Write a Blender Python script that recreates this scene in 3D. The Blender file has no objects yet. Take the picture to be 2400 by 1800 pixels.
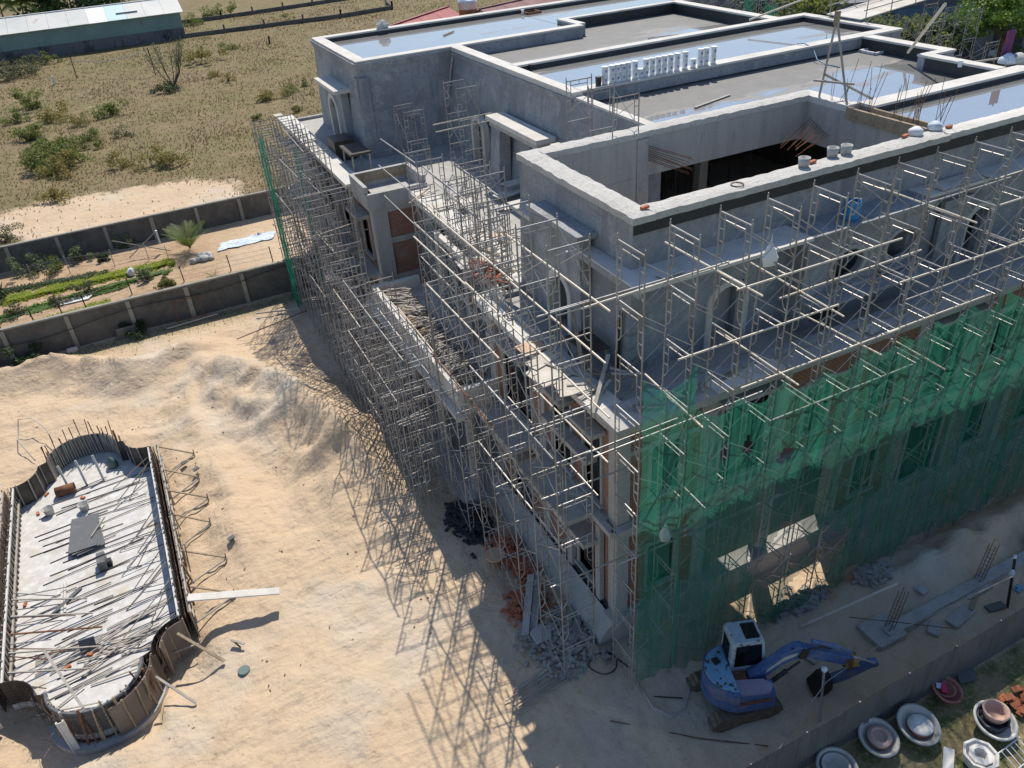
import bpy, math, random
import numpy as np
from mathutils import Vector, Matrix, noise as mnoise
random.seed(7); np.random.seed(7)
scene = bpy.context.scene
COL = scene.collection
R_ = math.radians

# ------------------------------------------------------------------ camera (solved from the photograph's vanishing lines)
YAW, PITCH, ROLL, FPX = R_(65.99), R_(33.43), R_(-4.36), 1866.0
fw = Vector((math.cos(PITCH)*math.cos(YAW), math.cos(PITCH)*math.sin(YAW), -math.sin(PITCH)))
rt0 = Vector((math.sin(YAW), -math.cos(YAW), 0)); up0 = rt0.cross(fw)
rt = rt0*math.cos(ROLL)+up0*math.sin(ROLL); up = up0*math.cos(ROLL)-rt0*math.sin(ROLL)
CAM = Vector((-10.62266, -16.33434, 23.85166))
cd = bpy.data.cameras.new('camera'); cd.sensor_width = 36; cd.lens = 36*FPX/2400; cd.clip_end = 6000; cd.clip_start = .1
cam = bpy.data.objects.new('camera', cd); COL.objects.link(cam)
M = Matrix((rt, up, -fw)).transposed().to_4x4(); M.translation = CAM; cam.matrix_world = M
scene.camera = cam

# ------------------------------------------------------------------ sky, sun, exposure
SUN = Vector((.39, .62, 1.0)).normalized()
el = math.asin(SUN.z); az = math.atan2(SUN.x, SUN.y)
w = bpy.data.worlds.new('World'); scene.world = w; w.use_nodes = True
nt = w.node_tree; bg = nt.nodes['Background']
sky = nt.nodes.new('ShaderNodeTexSky'); sky.sky_type = 'NISHITA'; sky.sun_disc = False
sky.sun_elevation = el; sky.sun_rotation = az; sky.altitude = 20; sky.air_density = 1.0; sky.dust_density = .35; sky.ozone_density = 2.2
nt.links.new(sky.outputs[0], bg.inputs[0]); bg.inputs[1].default_value = .128
sl = bpy.data.lights.new('sun', 'SUN'); sl.energy = 4.7; sl.angle = R_(.53); sl.color = (1, .92, .80)
so = bpy.data.objects.new('sun', sl); COL.objects.link(so); so.rotation_euler = SUN.to_track_quat('Z', 'Y').to_euler(); so.location = (0, 0, 60)
vs = scene.view_settings; vs.view_transform = 'Standard'; vs.look = 'None'; vs.exposure = 0.08; vs.gamma = 1
scene.cycles.max_bounces = 6; scene.cycles.diffuse_bounces = 3; scene.cycles.transparent_max_bounces = 12
scene.cycles.use_denoising = True

# ------------------------------------------------------------------ pixel -> place helpers (pixel of the 2400x1800 photograph, distance from the surface it lies on)
def ray(x, y): return fw + rt*((x-1200)/FPX) - up*((y-900)/FPX)
def onz(x, y, z=0.0): d = ray(x, y); return CAM + d*((z-CAM.z)/d.z)
def ony(x, y, Y): d = ray(x, y); return CAM + d*((Y-CAM.y)/d.y)
def onx(x, y, X): d = ray(x, y); return CAM + d*((X-CAM.x)/d.x)
def rnd(a, b): return random.uniform(a, b)

# ------------------------------------------------------------------ materials
MAT = {}
def mat(name, base, rough=.85, layers=(), bump=None, metal=0.0, spec=.5, trans=None, streak=None):
    m = bpy.data.materials.new(name); m.use_nodes = True; N = m.node_tree.nodes; L = m.node_tree.links
    b = N['Principled BSDF']; b.inputs['Roughness'].default_value = rough; b.inputs['Metallic'].default_value = metal
    b.inputs['Specular IOR Level'].default_value = spec
    g = N.new('ShaderNodeNewGeometry')
    col = None
    prev = N.new('ShaderNodeRGB'); prev.outputs[0].default_value = (*base, 1); prev = prev.outputs[0]
    for lay in layers:                                # (scale, colour, low, high, stretch)
        sc, c2, lo, hi = lay[:4]; st = lay[4] if len(lay) > 4 else (1, 1, 1)
        mp = N.new('ShaderNodeMapping'); mp.inputs['Scale'].default_value = st; L.new(g.outputs['Position'], mp.inputs[0])
        n = N.new('ShaderNodeTexNoise'); n.inputs['Scale'].default_value = sc; n.inputs['Detail'].default_value = 5; n.inputs['Roughness'].default_value = .62
        L.new(mp.outputs[0], n.inputs[0])
        r = N.new('ShaderNodeMapRange'); r.inputs[1].default_value = lo; r.inputs[2].default_value = hi; L.new(n.outputs[0], r.inputs[0])
        mx = N.new('ShaderNodeMix'); mx.data_type = 'RGBA'; L.new(r.outputs[0], mx.inputs[0]); L.new(prev, mx.inputs[6]); mx.inputs[7].default_value = (*c2, 1)
        prev = mx.outputs[2]
    L.new(prev, b.inputs['Base Color'])
    if bump:
        n = N.new('ShaderNodeTexNoise'); n.inputs['Scale'].default_value = bump[0]; n.inputs['Detail'].default_value = 6; L.new(g.outputs['Position'], n.inputs[0])
        bp = N.new('ShaderNodeBump'); bp.inputs['Strength'].default_value = bump[1]; bp.inputs['Distance'].default_value = bump[2] if len(bump) > 2 else .05
        L.new(n.outputs[0], bp.inputs['Height']); L.new(bp.outputs[0], b.inputs['Normal'])
    if trans:
        out = N['Material Output']; t = N.new('ShaderNodeBsdfTranslucent'); L.new(prev, t.inputs[0])
        mx = N.new('ShaderNodeMixShader'); mx.inputs[0].default_value = trans; L.new(b.outputs[0], mx.inputs[1]); L.new(t.outputs[0], mx.inputs[2]); L.new(mx.outputs[0], out.inputs[0])
    MAT[name] = m; return m

mat('plaster', (.325, .34, .36), .9, [(.4, (.235, .248, .266), .42, .62), (1.3, (.40, .405, .405), .52, .68), (1.6, (.19, .2, .215), .55, .74, (1, 1, .12)), (.9, (.18, .19, .205), .60, .72, (.35, .35, 2.2)), (7, (.21, .21, .21), .5, .75)], (9, .35, .03))
mat('raw_concrete', (.42, .41, .39), .9, [(1.4, (.30, .30, .29), .45, .7, (1, 1, .1)), (3.0, (.22, .21, .2), .6, .8, (1, 1, .25)), (12, (.5, .49, .47), .5, .75)], (20, .3, .02))
mat('pale_concrete', (.62, .60, .56), .9, [(1.0, (.50, .48, .44), .45, .7), (8, (.68, .66, .62), .5, .75), (22, (.42, .4, .37), .6, .78)], (25, .6, .03))
mat('rough_mortar', (.50, .49, .46), .95, [(1.2, (.42, .41, .39), .45, .68), (6, (.36, .35, .33), .52, .72), (18, (.6, .59, .56), .5, .7)], (9, .8, .06))
mat('slab_concrete', (.54, .53, .515), .85, [(.5, (.47, .44, .38), .48, .68), (2.5, (.68, .67, .66), .45, .7), (.9, (.5, .42, .3), .6, .75)], (12, .2, .02))
mat('bitumen', (.028, .03, .033), .6, [(3, (.055, .058, .06), .5, .8)], (20, .2, .01))
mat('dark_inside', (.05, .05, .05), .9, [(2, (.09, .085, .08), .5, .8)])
mat('steel', (.36, .36, .355), .48, [(1.1, (.22, .20, .18), .45, .66), (5, (.28, .20, .14), .56, .72), (9, (.46, .46, .45), .6, .78)], metal=.35)
mat('cream_pipe', (.62, .56, .46), .55, [(2, (.5, .4, .3), .5, .75)], metal=.1)
mat('rust', (.20, .085, .04), .85, [(4, (.10, .045, .025), .45, .7), (9, (.30, .14, .07), .55, .8)], (20, .3, .01))
mat('rebar', (.15, .10, .075), .7, [(5, (.22, .12, .07), .5, .8)], metal=.3)
mat('wood', (.33, .26, .18), .85, [(3, (.22, .165, .11), .45, .7), (8, (.42, .35, .26), .55, .8)], (30, .2, .01))
mat('weathered_wood', (.40, .37, .33), .85, [(3, (.27, .24, .2), .45, .7), (8, (.5, .47, .42), .55, .8)], (30, .2, .01))
mat('ply', (.50, .46, .40), .8, [(1.5, (.62, .59, .54), .45, .7), (6, (.36, .3, .22), .6, .8)])
mat('tan_ply', (.55, .38, .25), .7, [(2, (.48, .32, .2), .45, .7)])
mat('film_ply', (.035, .028, .024), .45, [(2, (.06, .05, .045), .45, .7), (7, (.11, .1, .09), .62, .8)], (10, .1, .01))
mat('film_ply_outer', (.16, .13, .11), .7, [(1.5, (.24, .2, .17), .45, .7), (6, (.1, .08, .07), .55, .8)])
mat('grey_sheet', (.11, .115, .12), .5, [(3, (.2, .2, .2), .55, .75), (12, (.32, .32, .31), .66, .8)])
mat('fence_sheet', (.10, .105, .115), .6, [(.8, (.14, .14, .145), .45, .7), (3, (.07, .07, .07), .5, .75, (1, 1, .2))])
mat('blue_paint', (.06, .115, .27), .55, [(2.5, (.10, .17, .33), .45, .7), (1.7, (.20, .19, .20), .54, .7), (9, (.05, .04, .04), .6, .68), (5, (.2, .13, .08), .66, .74)], (20, .15, .01))
mat('cyan_paint', (.16, .32, .48), .45, [(4, (.22, .40, .54), .45, .7), (5, (.03, .03, .03), .57, .62), (12, (.25, .16, .1), .64, .7)])
mat('pale_cab', (.38, .46, .53), .5, [(5, (.28, .36, .43), .45, .7), (6, (.1, .075, .06), .58, .64), (14, (.25, .16, .1), .62, .7)])
mat('purple_panel', (.27, .22, .31), .5, [(4, (.33, .28, .36), .45, .7)])
mat('dark_steel', (.035, .033, .032), .6, [(6, (.09, .06, .04), .55, .75)], metal=.3)
mat('yellow_paint', (.45, .34, .06), .6, [(6, (.2, .13, .05), .55, .75)])
mat('track_steel', (.13, .105, .08), .8, [(5, (.22, .17, .12), .45, .7)], (20, .3, .02))
mat('glass', (.012, .015, .018), .08, spec=.8)
mat('white_plastic', (.74, .76, .78), .5, [(6, (.62, .66, .7), .5, .75)])
mat('blue_print', (.05, .12, .33), .5)
mat('black_plastic', (.02, .02, .022), .5)
mat('blue_plastic', (.02, .22, .50), .4)
mat('white_cloth', (.72, .74, .76), .8, [(5, (.58, .62, .68), .5, .75)], (8, .6, .05))
mat('blue_cloth', (.50, .60, .70), .8, [(3, (.75, .77, .8), .5, .6), (6, (.25, .33, .42), .6, .75)], (6, .8, .08))
mat('purple_cloth', (.17, .05, .14), .85, [(4, (.3, .06, .08), .5, .6), (7, (.1, .08, .25), .55, .65)])
mat('wall_block', (.125, .12, .11), .92, [(.7, (.075, .072, .066), .42, .68), (2.5, (.165, .158, .145), .52, .75), (1.3, (.09, .09, .085), .58, .8, (1, 1, .2))], (12, .4, .03))
mat('wall_coping', (.30, .29, .26), .92, [(2, (.2, .2, .16), .45, .7)], (15, .4, .03))
mat('terracotta', (.45, .15, .075), .85, [(4, (.33, .1, .05), .45, .7), (10, (.55, .24, .14), .55, .8)], (14, .3, .02))
mat('pot_grey', (.40, .40, .385), .85, [(3, (.28, .28, .26), .45, .7), (12, (.5, .5, .48), .5, .75)], (20, .25, .02))
mat('pot_white', (.66, .65, .62), .8, [(3, (.52, .51, .47), .5, .72)], (20, .2, .02))
mat('pot_red', (.30, .115, .09), .7, [(4, (.42, .2, .16), .5, .75)], (20, .2, .02))
mat('pot_rose', (.52, .36, .30), .8, [(4, (.45, .28, .23), .5, .75)])
mat('pot_dark', (.06, .065, .08), .7, [(4, (.1, .1, .12), .5, .75)])
mat('pink_bag', (.55, .03, .10), .5)
mat('asphalt', (.085, .085, .088), .9, [(.6, (.12, .118, .115), .45, .7), (6, (.065, .065, .068), .5, .75)], (30, .3, .01))
mat('road_grey', (.20, .20, .205), .9, [(.3, (.24, .238, .23), .45, .7)])
mat('road_paint', (.75, .74, .72), .8)
mat('teal_sheet', (.15, .24, .235), .6, [(.25, (.2, .3, .29), .45, .7), (.8, (.1, .075, .06), .62, .72, (1, 1, .25))], (1.2, .1, .05))
mat('pale_sheet', (.60, .60, .57), .55, [(.2, (.5, .52, .5), .45, .7), (.5, (.36, .2, .14), .66, .74, (1, .3, 1))])
mat('white_sheet', (.76, .77, .76), .5); mat('mint_sheet', (.5, .68, .66), .5)
mat('stained_wall', (.13, .135, .15), .95, [(.35, (.025, .025, .028), .48, .62, (1, 1, .5)), (1.2, (.2, .2, .21), .55, .75)])
mat('red_roof', (.36, .07, .075), .6, [(1, (.3, .055, .06), .45, .7)])
mat('dull_red_roof', (.22, .10, .10), .75, [(.6, (.29, .15, .15), .45, .7)])
mat('house_wall', (.46, .52, .56), .85, [(.6, (.4, .45, .5), .45, .7)])
mat('tank_steel', (.60, .63, .64), .3, metal=.7); mat('tank_brown', (.30, .13, .045), .6, [(1, (.22, .1, .04), .45, .7)])
mat('car_white', (.70, .70, .69), .25, spec=.6); mat('car_silver', (.5, .51, .53), .25, metal=.3, spec=.6); mat('tyre', (.02, .02, .02), .8)
mat('tail_red', (.4, .02, .02), .4)
mat('sign_blue', (.10, .18, .26), .6); mat('shop_grey', (.16, .165, .18), .8, [(.4, (.1, .1, .11), .45, .7)]); mat('sign_ink', (.03, .035, .05), .6); mat('sign_pale', (.3, .42, .5), .6)
mat('bark', (.13, .10, .075), .95, [(4, (.08, .06, .045), .45, .7)], (12, .6, .04))
mat('leaf_bright', (.10, .19, .02), .6, [(.7, (.16, .25, .03), .45, .7), (2.5, (.05, .11, .015), .5, .75)], trans=.35)
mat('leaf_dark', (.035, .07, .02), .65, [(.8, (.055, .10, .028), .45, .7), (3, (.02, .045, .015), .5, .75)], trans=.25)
mat('leaf_bush', (.16, .20, .055), .7, [(.8, (.2, .22, .065), .45, .7), (2.5, (.26, .21, .09), .58, .78)], trans=.55)
mat('leaf_pale', (.19, .24, .12), .65, [(1.5, (.13, .2, .07), .45, .7)], trans=.3)
mat('leaf_casuarina', (.15, .165, .09), .8, [(1, (.22, .2, .13), .5, .75)], trans=.4)
mat('leaf_yellow', (.27, .24, .08), .7, [(1, (.3, .22, .09), .5, .72)], trans=.55)
mat('leaf_palm', (.13, .19, .04), .55, [(1, (.2, .24, .06), .45, .7)], trans=.3)
mat('dry_grass', (.30, .235, .14), .9, [(.09, (.22, .2, .09), .42, .66), (.6, (.38, .31, .2), .5, .75)], trans=.5)
mat('lettuce', (.36, .42, .04), .7, [(1.2, (.24, .36, .035), .45, .7), (4, (.45, .48, .08), .5, .75)], trans=.4)
mat('greens', (.14, .27, .05), .7, [(1.2, (.2, .3, .07), .45, .7)], trans=.4)
mat('soil', (.22, .135, .08), .95, [(.8, (.30, .2, .12), .45, .7), (4, (.16, .1, .06), .5, .75)], (9, .6, .06))
mat('rubble', (.30, .28, .26), .95, [(2, (.42, .4, .37), .45, .7), (5, (.2, .18, .16), .5, .75)], (12, .5, .05))
mat('skin', (.28, .16, .1), .6); mat('helmet_orange', (.7, .16, .03), .4); mat('shirt_grey', (.25, .26, .28), .85); mat('trouser_dark', (.03, .035, .045), .85)
mat('manhole_green', (.10, .16, .14), .6); mat('ash', (.12, .11, .1), .95)
mat('bag_grey', (.45, .45, .43), .8, [(4, (.3, .31, .33), .5, .7)], (8, .5, .05))
mat('soot', (.04, .04, .045), .9)

def brick_mat():
    m = bpy.data.materials.new('brick'); m.use_nodes = True; N = m.node_tree.nodes; L = m.node_tree.links; b = N['Principled BSDF']; b.inputs['Roughness'].default_value = .92
    g = N.new('ShaderNodeNewGeometry'); sx = N.new('ShaderNodeSeparateXYZ'); L.new(g.outputs['Position'], sx.inputs[0])
    ad = N.new('ShaderNodeMath'); L.new(sx.outputs[0], ad.inputs[0]); L.new(sx.outputs[1], ad.inputs[1])
    cb = N.new('ShaderNodeCombineXYZ'); L.new(ad.outputs[0], cb.inputs[0]); L.new(sx.outputs[2], cb.inputs[1])
    br = N.new('ShaderNodeTexBrick'); L.new(cb.outputs[0], br.inputs[0]); br.inputs['Scale'].default_value = 1; br.inputs['Brick Width'].default_value = .2; br.inputs['Row Height'].default_value = .085
    br.inputs['Mortar Size'].default_value = .011; br.inputs['Color1'].default_value = (.34, .105, .05, 1); br.inputs['Color2'].default_value = (.24, .075, .04, 1); br.inputs['Mortar'].default_value = (.33, .29, .25, 1)
    n = N.new('ShaderNodeTexNoise'); n.inputs['Scale'].default_value = 1.6; n.inputs['Detail'].default_value = 5; L.new(g.outputs['Position'], n.inputs[0])
    r = N.new('ShaderNodeMapRange'); r.inputs[1].default_value = .5; r.inputs[2].default_value = .75; L.new(n.outputs[0], r.inputs[0])
    mx = N.new('ShaderNodeMix'); mx.data_type = 'RGBA'; L.new(r.outputs[0], mx.inputs[0]); L.new(br.outputs[0], mx.inputs[6]); mx.inputs[7].default_value = (.3, .25, .21, 1); L.new(mx.outputs[2], b.inputs['Base Color'])
    bp = N.new('ShaderNodeBump'); bp.inputs['Strength'].default_value = .6; bp.inputs['Distance'].default_value = .015; L.new(br.outputs['Fac'], bp.inputs['Height']); bp.invert = True; L.new(bp.outputs[0], b.inputs['Normal'])
    MAT['brick'] = m
brick_mat()

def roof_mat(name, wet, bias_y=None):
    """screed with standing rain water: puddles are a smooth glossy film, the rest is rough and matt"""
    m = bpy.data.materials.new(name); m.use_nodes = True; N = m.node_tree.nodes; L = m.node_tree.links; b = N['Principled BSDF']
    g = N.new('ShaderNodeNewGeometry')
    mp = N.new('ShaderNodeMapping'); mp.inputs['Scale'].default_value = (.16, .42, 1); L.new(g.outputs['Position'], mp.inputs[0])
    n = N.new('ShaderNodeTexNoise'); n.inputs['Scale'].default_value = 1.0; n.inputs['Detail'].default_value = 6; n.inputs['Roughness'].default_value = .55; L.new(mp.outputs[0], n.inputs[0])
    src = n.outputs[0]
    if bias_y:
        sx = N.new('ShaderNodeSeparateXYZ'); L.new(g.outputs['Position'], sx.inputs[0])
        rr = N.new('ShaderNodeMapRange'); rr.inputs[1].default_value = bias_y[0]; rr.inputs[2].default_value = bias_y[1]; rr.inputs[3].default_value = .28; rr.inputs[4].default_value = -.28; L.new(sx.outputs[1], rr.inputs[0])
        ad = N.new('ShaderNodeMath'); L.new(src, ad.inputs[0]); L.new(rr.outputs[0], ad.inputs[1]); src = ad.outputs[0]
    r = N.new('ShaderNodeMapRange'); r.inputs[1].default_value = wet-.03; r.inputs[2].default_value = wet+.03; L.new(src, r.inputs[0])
    n2 = N.new('ShaderNodeTexNoise'); n2.inputs['Scale'].default_value = 1.2; n2.inputs['Detail'].default_value = 6; L.new(g.outputs['Position'], n2.inputs[0])
    c = N.new('ShaderNodeMix'); c.data_type = 'RGBA'; L.new(n2.outputs[0], c.inputs[0]); c.inputs[6].default_value = (.115, .115, .115, 1); c.inputs[7].default_value = (.20, .198, .192, 1)
    df = N.new('ShaderNodeMath'); df.operation = 'SUBTRACT'; L.new(src, df.inputs[0]); df.inputs[1].default_value = wet-.035
    ab = N.new('ShaderNodeMath'); ab.operation = 'ABSOLUTE'; L.new(df.outputs[0], ab.inputs[0])
    rg = N.new('ShaderNodeMapRange'); rg.inputs[1].default_value = .0; rg.inputs[2].default_value = .03; rg.inputs[3].default_value = .75; rg.inputs[4].default_value = 0; L.new(ab.outputs[0], rg.inputs[0])
    sm = N.new('ShaderNodeMix'); sm.data_type = 'RGBA'; L.new(rg.outputs[0], sm.inputs[0]); L.new(c.outputs[2], sm.inputs[6]); sm.inputs[7].default_value = (.27, .255, .225, 1)   # silt left at the puddle margins
    L.new(sm.outputs[2], b.inputs['Base Color']); b.inputs['Roughness'].default_value = .7
    gl = N.new('ShaderNodeBsdfGlossy'); gl.inputs['Roughness'].default_value = .015; gl.inputs['Color'].default_value = (.95, .97, 1, 1)
    n3 = N.new('ShaderNodeTexNoise'); n3.inputs['Scale'].default_value = 5; L.new(g.outputs['Position'], n3.inputs[0])
    bp = N.new('ShaderNodeBump'); bp.inputs['Strength'].default_value = .02; bp.inputs['Distance'].default_value = .02; L.new(n3.outputs[0], bp.inputs['Height']); L.new(bp.outputs[0], gl.inputs['Normal'])
    fr = N.new('ShaderNodeFresnel'); fr.inputs[0].default_value = 7.0
    fm = N.new('ShaderNodeMath'); fm.operation = 'MULTIPLY'; L.new(fr.outputs[0], fm.inputs[0]); L.new(r.outputs[0], fm.inputs[1])
    ms = N.new('ShaderNodeMixShader'); L.new(fm.outputs[0], ms.inputs[0]); L.new(b.outputs[0], ms.inputs[1]); L.new(gl.outputs[0], ms.inputs[2])
    L.new(ms.outputs[0], N['Material Output'].inputs[0]); MAT[name] = m
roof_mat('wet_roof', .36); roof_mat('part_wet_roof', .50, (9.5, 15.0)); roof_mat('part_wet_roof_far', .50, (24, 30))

def net_mat():
    m = bpy.data.materials.new('green_net'); m.use_nodes = True; N = m.node_tree.nodes; L = m.node_tree.links
    for x in list(N):
        if x.type == 'BSDF_PRINCIPLED': N.remove(x)
    g = N.new('ShaderNodeNewGeometry'); mpn = N.new('ShaderNodeMapping'); mpn.inputs['Scale'].default_value = (2.4, 2.4, .16); L.new(g.outputs['Position'], mpn.inputs[0]); n = N.new('ShaderNodeTexNoise'); n.inputs['Scale'].default_value = 1.3; n.inputs['Detail'].default_value = 6; n.inputs['Roughness'].default_value = .7; L.new(mpn.outputs[0], n.inputs[0])
    r = N.new('ShaderNodeMapRange'); r.inputs[1].default_value = .36; r.inputs[2].default_value = .70; r.inputs[3].default_value = .20; r.inputs[4].default_value = .66; L.new(n.outputs[0], r.inputs[0])
    lw = N.new('ShaderNodeLayerWeight'); lw.inputs[0].default_value = .35
    mu = N.new('ShaderNodeMath'); mu.operation = 'MULTIPLY_ADD'; L.new(lw.outputs[1], mu.inputs[0]); mu.inputs[1].default_value = .30; L.new(r.outputs[0], mu.inputs[2])
    d = N.new('ShaderNodeBsdfDiffuse'); d.inputs[0].default_value = (.03, .22, .15, 1); t = N.new('ShaderNodeBsdfTranslucent'); t.inputs[0].default_value = (.045, .30, .20, 1)
    a = N.new('ShaderNodeMixShader'); a.inputs[0].default_value = .5; L.new(d.outputs[0], a.inputs[1]); L.new(t.outputs[0], a.inputs[2])
    tr = N.new('ShaderNodeBsdfTransparent'); ms = N.new('ShaderNodeMixShader'); L.new(mu.outputs[0], ms.inputs[0]); L.new(tr.outputs[0], ms.inputs[1]); L.new(a.outputs[0], ms.inputs[2])
    L.new(ms.outputs[0], N['Material Output'].inputs[0]); MAT['green_net'] = m
net_mat()

# ------------------------------------------------------------------ mesh builder
class MB:
    def __init__(s): s.v = []; s.f = []
    def add(s, vs, fs):
        o = len(s.v); s.v += [tuple(p) for p in vs]; s.f += [tuple(i+o for i in f) for f in fs]; return s
    def box(s, x0, x1, y0, y1, z0, z1):
        return s.add([(x0,y0,z0),(x1,y0,z0),(x1,y1,z0),(x0,y1,z0),(x0,y0,z1),(x1,y0,z1),(x1,y1,z1),(x0,y1,z1)],
                     [(3,2,1,0),(4,5,6,7),(0,1,5,4),(1,2,6,5),(2,3,7,6),(3,0,4,7)])
    def frustum(s, a, b, z0, z1):                 # a, b: (x0,x1,y0,y1) at z0 / z1
        return s.add([(a[0],a[2],z0),(a[1],a[2],z0),(a[1],a[3],z0),(a[0],a[3],z0),(b[0],b[2],z1),(b[1],b[2],z1),(b[1],b[3],z1),(b[0],b[3],z1)],
                     [(3,2,1,0),(4,5,6,7),(0,1,5,4),(1,2,6,5),(2,3,7,6),(3,0,4,7)])
    def bar(s, p, q, wd, ht, upv=(0,0,1)):          # rectangular bar from p to q
        p = Vector(p); q = Vector(q); d = (q-p).normalized(); u = Vector(upv)
        if abs(d.dot(u)) > .98: u = Vector((1,0,0))
        a = d.cross(u).normalized(); b = a.cross(d)
        c = []
        for e in (p, q):
            c += [e-a*wd/2-b*ht/2, e+a*wd/2-b*ht/2, e+a*wd/2+b*ht/2, e-a*wd/2+b*ht/2]
        return s.add(c, [(3,2,1,0),(4,5,6,7),(0,1,5,4),(1,2,6,5),(2,3,7,6),(3,0,4,7)])
    def tube(s, pts, r, n=6, caps=True, radii=None):
        pts = [Vector(p) for p in pts]; o = len(s.v); prev = None
        for i, p in enumerate(pts):
            d = (pts[min(i+1, len(pts)-1)]-pts[max(i-1, 0)]).normalized()
            if prev is None:
                u = Vector((0,0,1)) if abs(d.z) < .9 else Vector((1,0,0)); a = d.cross(u).normalized()
            else: a = (prev-d*prev.dot(d)).normalized()
            prev = a; b = d.cross(a); rr = radii[i] if radii else r
            for k in range(n):
                t = 2*math.pi*k/n; s.v.append(tuple(p+(a*math.cos(t)+b*math.sin(t))*rr))
        for i in range(len(pts)-1):
            for k in range(n): s.f.append((o+i*n+k, o+i*n+(k+1)%n, o+(i+1)*n+(k+1)%n, o+(i+1)*n+k))
        if caps: s.f.append(tuple(o+k for k in range(n))[::-1]); s.f.append(tuple(o+(len(pts)-1)*n+k for k in range(n)))
        return s
    def lathe(s, prof, c=(0,0,0), n=24, tilt=None, squash=1.0, phase=0):
        o = len(s.v)
        for (r, z) in prof:
            for k in range(n):
                t = 2*math.pi*k/n+phase; p = Vector((r*math.cos(t), r*math.sin(t)*squash, z))
                if tilt: p = tilt @ p
                s.v.append((p.x+c[0], p.y+c[1], p.z+c[2]))
        for i in range(len(prof)-1):
            for k in range(n): s.f.append((o+i*n+k, o+i*n+(k+1)%n, o+(i+1)*n+(k+1)%n, o+(i+1)*n+k))
        return s
    def prism(s, poly, z0, z1):
        n = len(poly); s.add([(x,y,z0) for x,y in poly]+[(x,y,z1) for x,y in poly], [tuple(range(n))[::-1], tuple(range(n,2*n))]+[(i,(i+1)%n,n+(i+1)%n,n+i) for i in range(n)]); return s
    def extr(s, poly, fn, a, b):                    # poly in 2D, fn(u, v, w) -> 3D point, from w=a to w=b
        n = len(poly); s.add([fn(u,v,a) for u,v in poly]+[fn(u,v,b) for u,v in poly], [tuple(range(n))[::-1], tuple(range(n,2*n))]+[(i,(i+1)%n,n+(i+1)%n,n+i) for i in range(n)]); return s
    def strip(s, A, B):
        o = len(s.v); n = len(A); s.v += [tuple(p) for p in A]+[tuple(p) for p in B]; s.f += [(o+i,o+i+1,o+n+i+1,o+n+i) for i in range(n-1)]; return s
    def jitter(s, a):
        s.v = [(x+rnd(-a,a), y+rnd(-a,a), z+rnd(-a,a)) for x,y,z in s.v]; return s
    def build(s, name, m, parent=None, smooth=False, local=False, bevel=0):
        v = s.v
        if parent is not None and not local:
            w0 = wloc(parent); v = [(x-w0[0], y-w0[1], z-w0[2]) for x,y,z in v]
        me = bpy.data.meshes.new(name); me.from_pydata(v, [], s.f); me.update()
        me.materials.append(MAT[m] if isinstance(m, str) else m)
        if smooth: me.polygons.foreach_set('use_smooth', [True]*len(me.polygons))
        o = bpy.data.objects.new(name, me); COL.objects.link(o)
        if parent is not None: o.parent = parent
        if bevel:
            bm = o.modifiers.new('bevel', 'BEVEL'); bm.width = bevel; bm.segments = 2; bm.limit_method = 'ANGLE'
        return o
def wloc(o):
    x = y = z = 0.0
    while o is not None: x += o.location[0]; y += o.location[1]; z += o.location[2]; o = o.parent
    return x, y, z
def tag(o, label, cat, group=None, kind=None):
    if label: o['label'] = label
    if cat: o['category'] = cat
    if group: o['group'] = group
    if kind: o['kind'] = kind
    return o
def thing(name, label, cat, loc=(0,0,0), group=None, rotz=0):
    o = bpy.data.objects.new(name, None); o.empty_display_size = .2; COL.objects.link(o); o.location = loc; o.rotation_euler = (0,0,rotz); return tag(o, label, cat, group)
def one(mb, name, m, label, cat, group=None, kind=None, smooth=False):     # a thing of a single mesh, origin at its base
    xs = np.array(mb.v); c = (xs[:,0].mean(), xs[:,1].mean(), xs[:,2].min()); mb.v = [(x-c[0], y-c[1], z-c[2]) for x,y,z in mb.v]
    o = mb.build(name, m, smooth=smooth); o.location = c; return tag(o, label, cat, group, kind)
def copy_of(o, parent=None, loc=None, rot=None):
    c = o.copy(); COL.objects.link(c); c.parent = parent
    if loc is not None: c.location = loc
    if rot is not None: c.rotation_euler = rot
    return c
def fbm(x, y, z=0.0, oct=4):
    s = 0; a = 1; f = 1
    for i in range(oct): s += a*mnoise.noise(Vector((x*f, y*f, z+i*7.1))); a *= .5; f *= 2.03
    return s

# ================================================================== SETTING: ground
POOL_C = (-17.15, 13.6)
def seg_d(px, py, a, b):
    ax, ay = a; bx, by = b; t = max(0, min(1, ((px-ax)*(bx-ax)+(py-ay)*(by-ay))/((bx-ax)**2+(by-ay)**2))); return math.hypot(px-ax-t*(bx-ax), py-ay-t*(by-ay)), t
def _rp(pts, z): return [tuple(onz(x, y, z)[:2]) for x, y in pts]
RIDGES = []                                              # (segment, height, half width, crisp)
def ridge(pts, hs, wd, crisp=1.25):
    for (a_, b_), h in zip(zip(pts, pts[1:]), zip(hs, hs[1:])): RIDGES.append(((a_, b_), h, wd, crisp))
ridge(_rp([(455, 800), (570, 835), (670, 890), (800, 985), (915, 1095)], 1.9), (1.0, 2.0, 2.9, 2.6, .5), 3.7, 1.35)
ridge(_rp([(-60, 875), (120, 835), (300, 845), (455, 790)], 1.2), (1.0, 1.7, 1.4, 1.1), 2.2, 1.25)
ridge(_rp([(452, 835), (430, 920), (470, 1010)], .6), (.6, .8, .3), 1.6)
ridge(_rp([(590, 1010), (640, 940), (690, 900)], .6), (.1, .7, 1.2), 1.1, 1.0)
ridge(_rp([(700, 1060), (740, 1000), (780, 975)], .6), (.1, .6, 1.0), 1.0, 1.0)
ridge(_rp([(500, 1060), (545, 1180), (600, 1330)], .4), (.5, .75, .2), 1.7)
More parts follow.
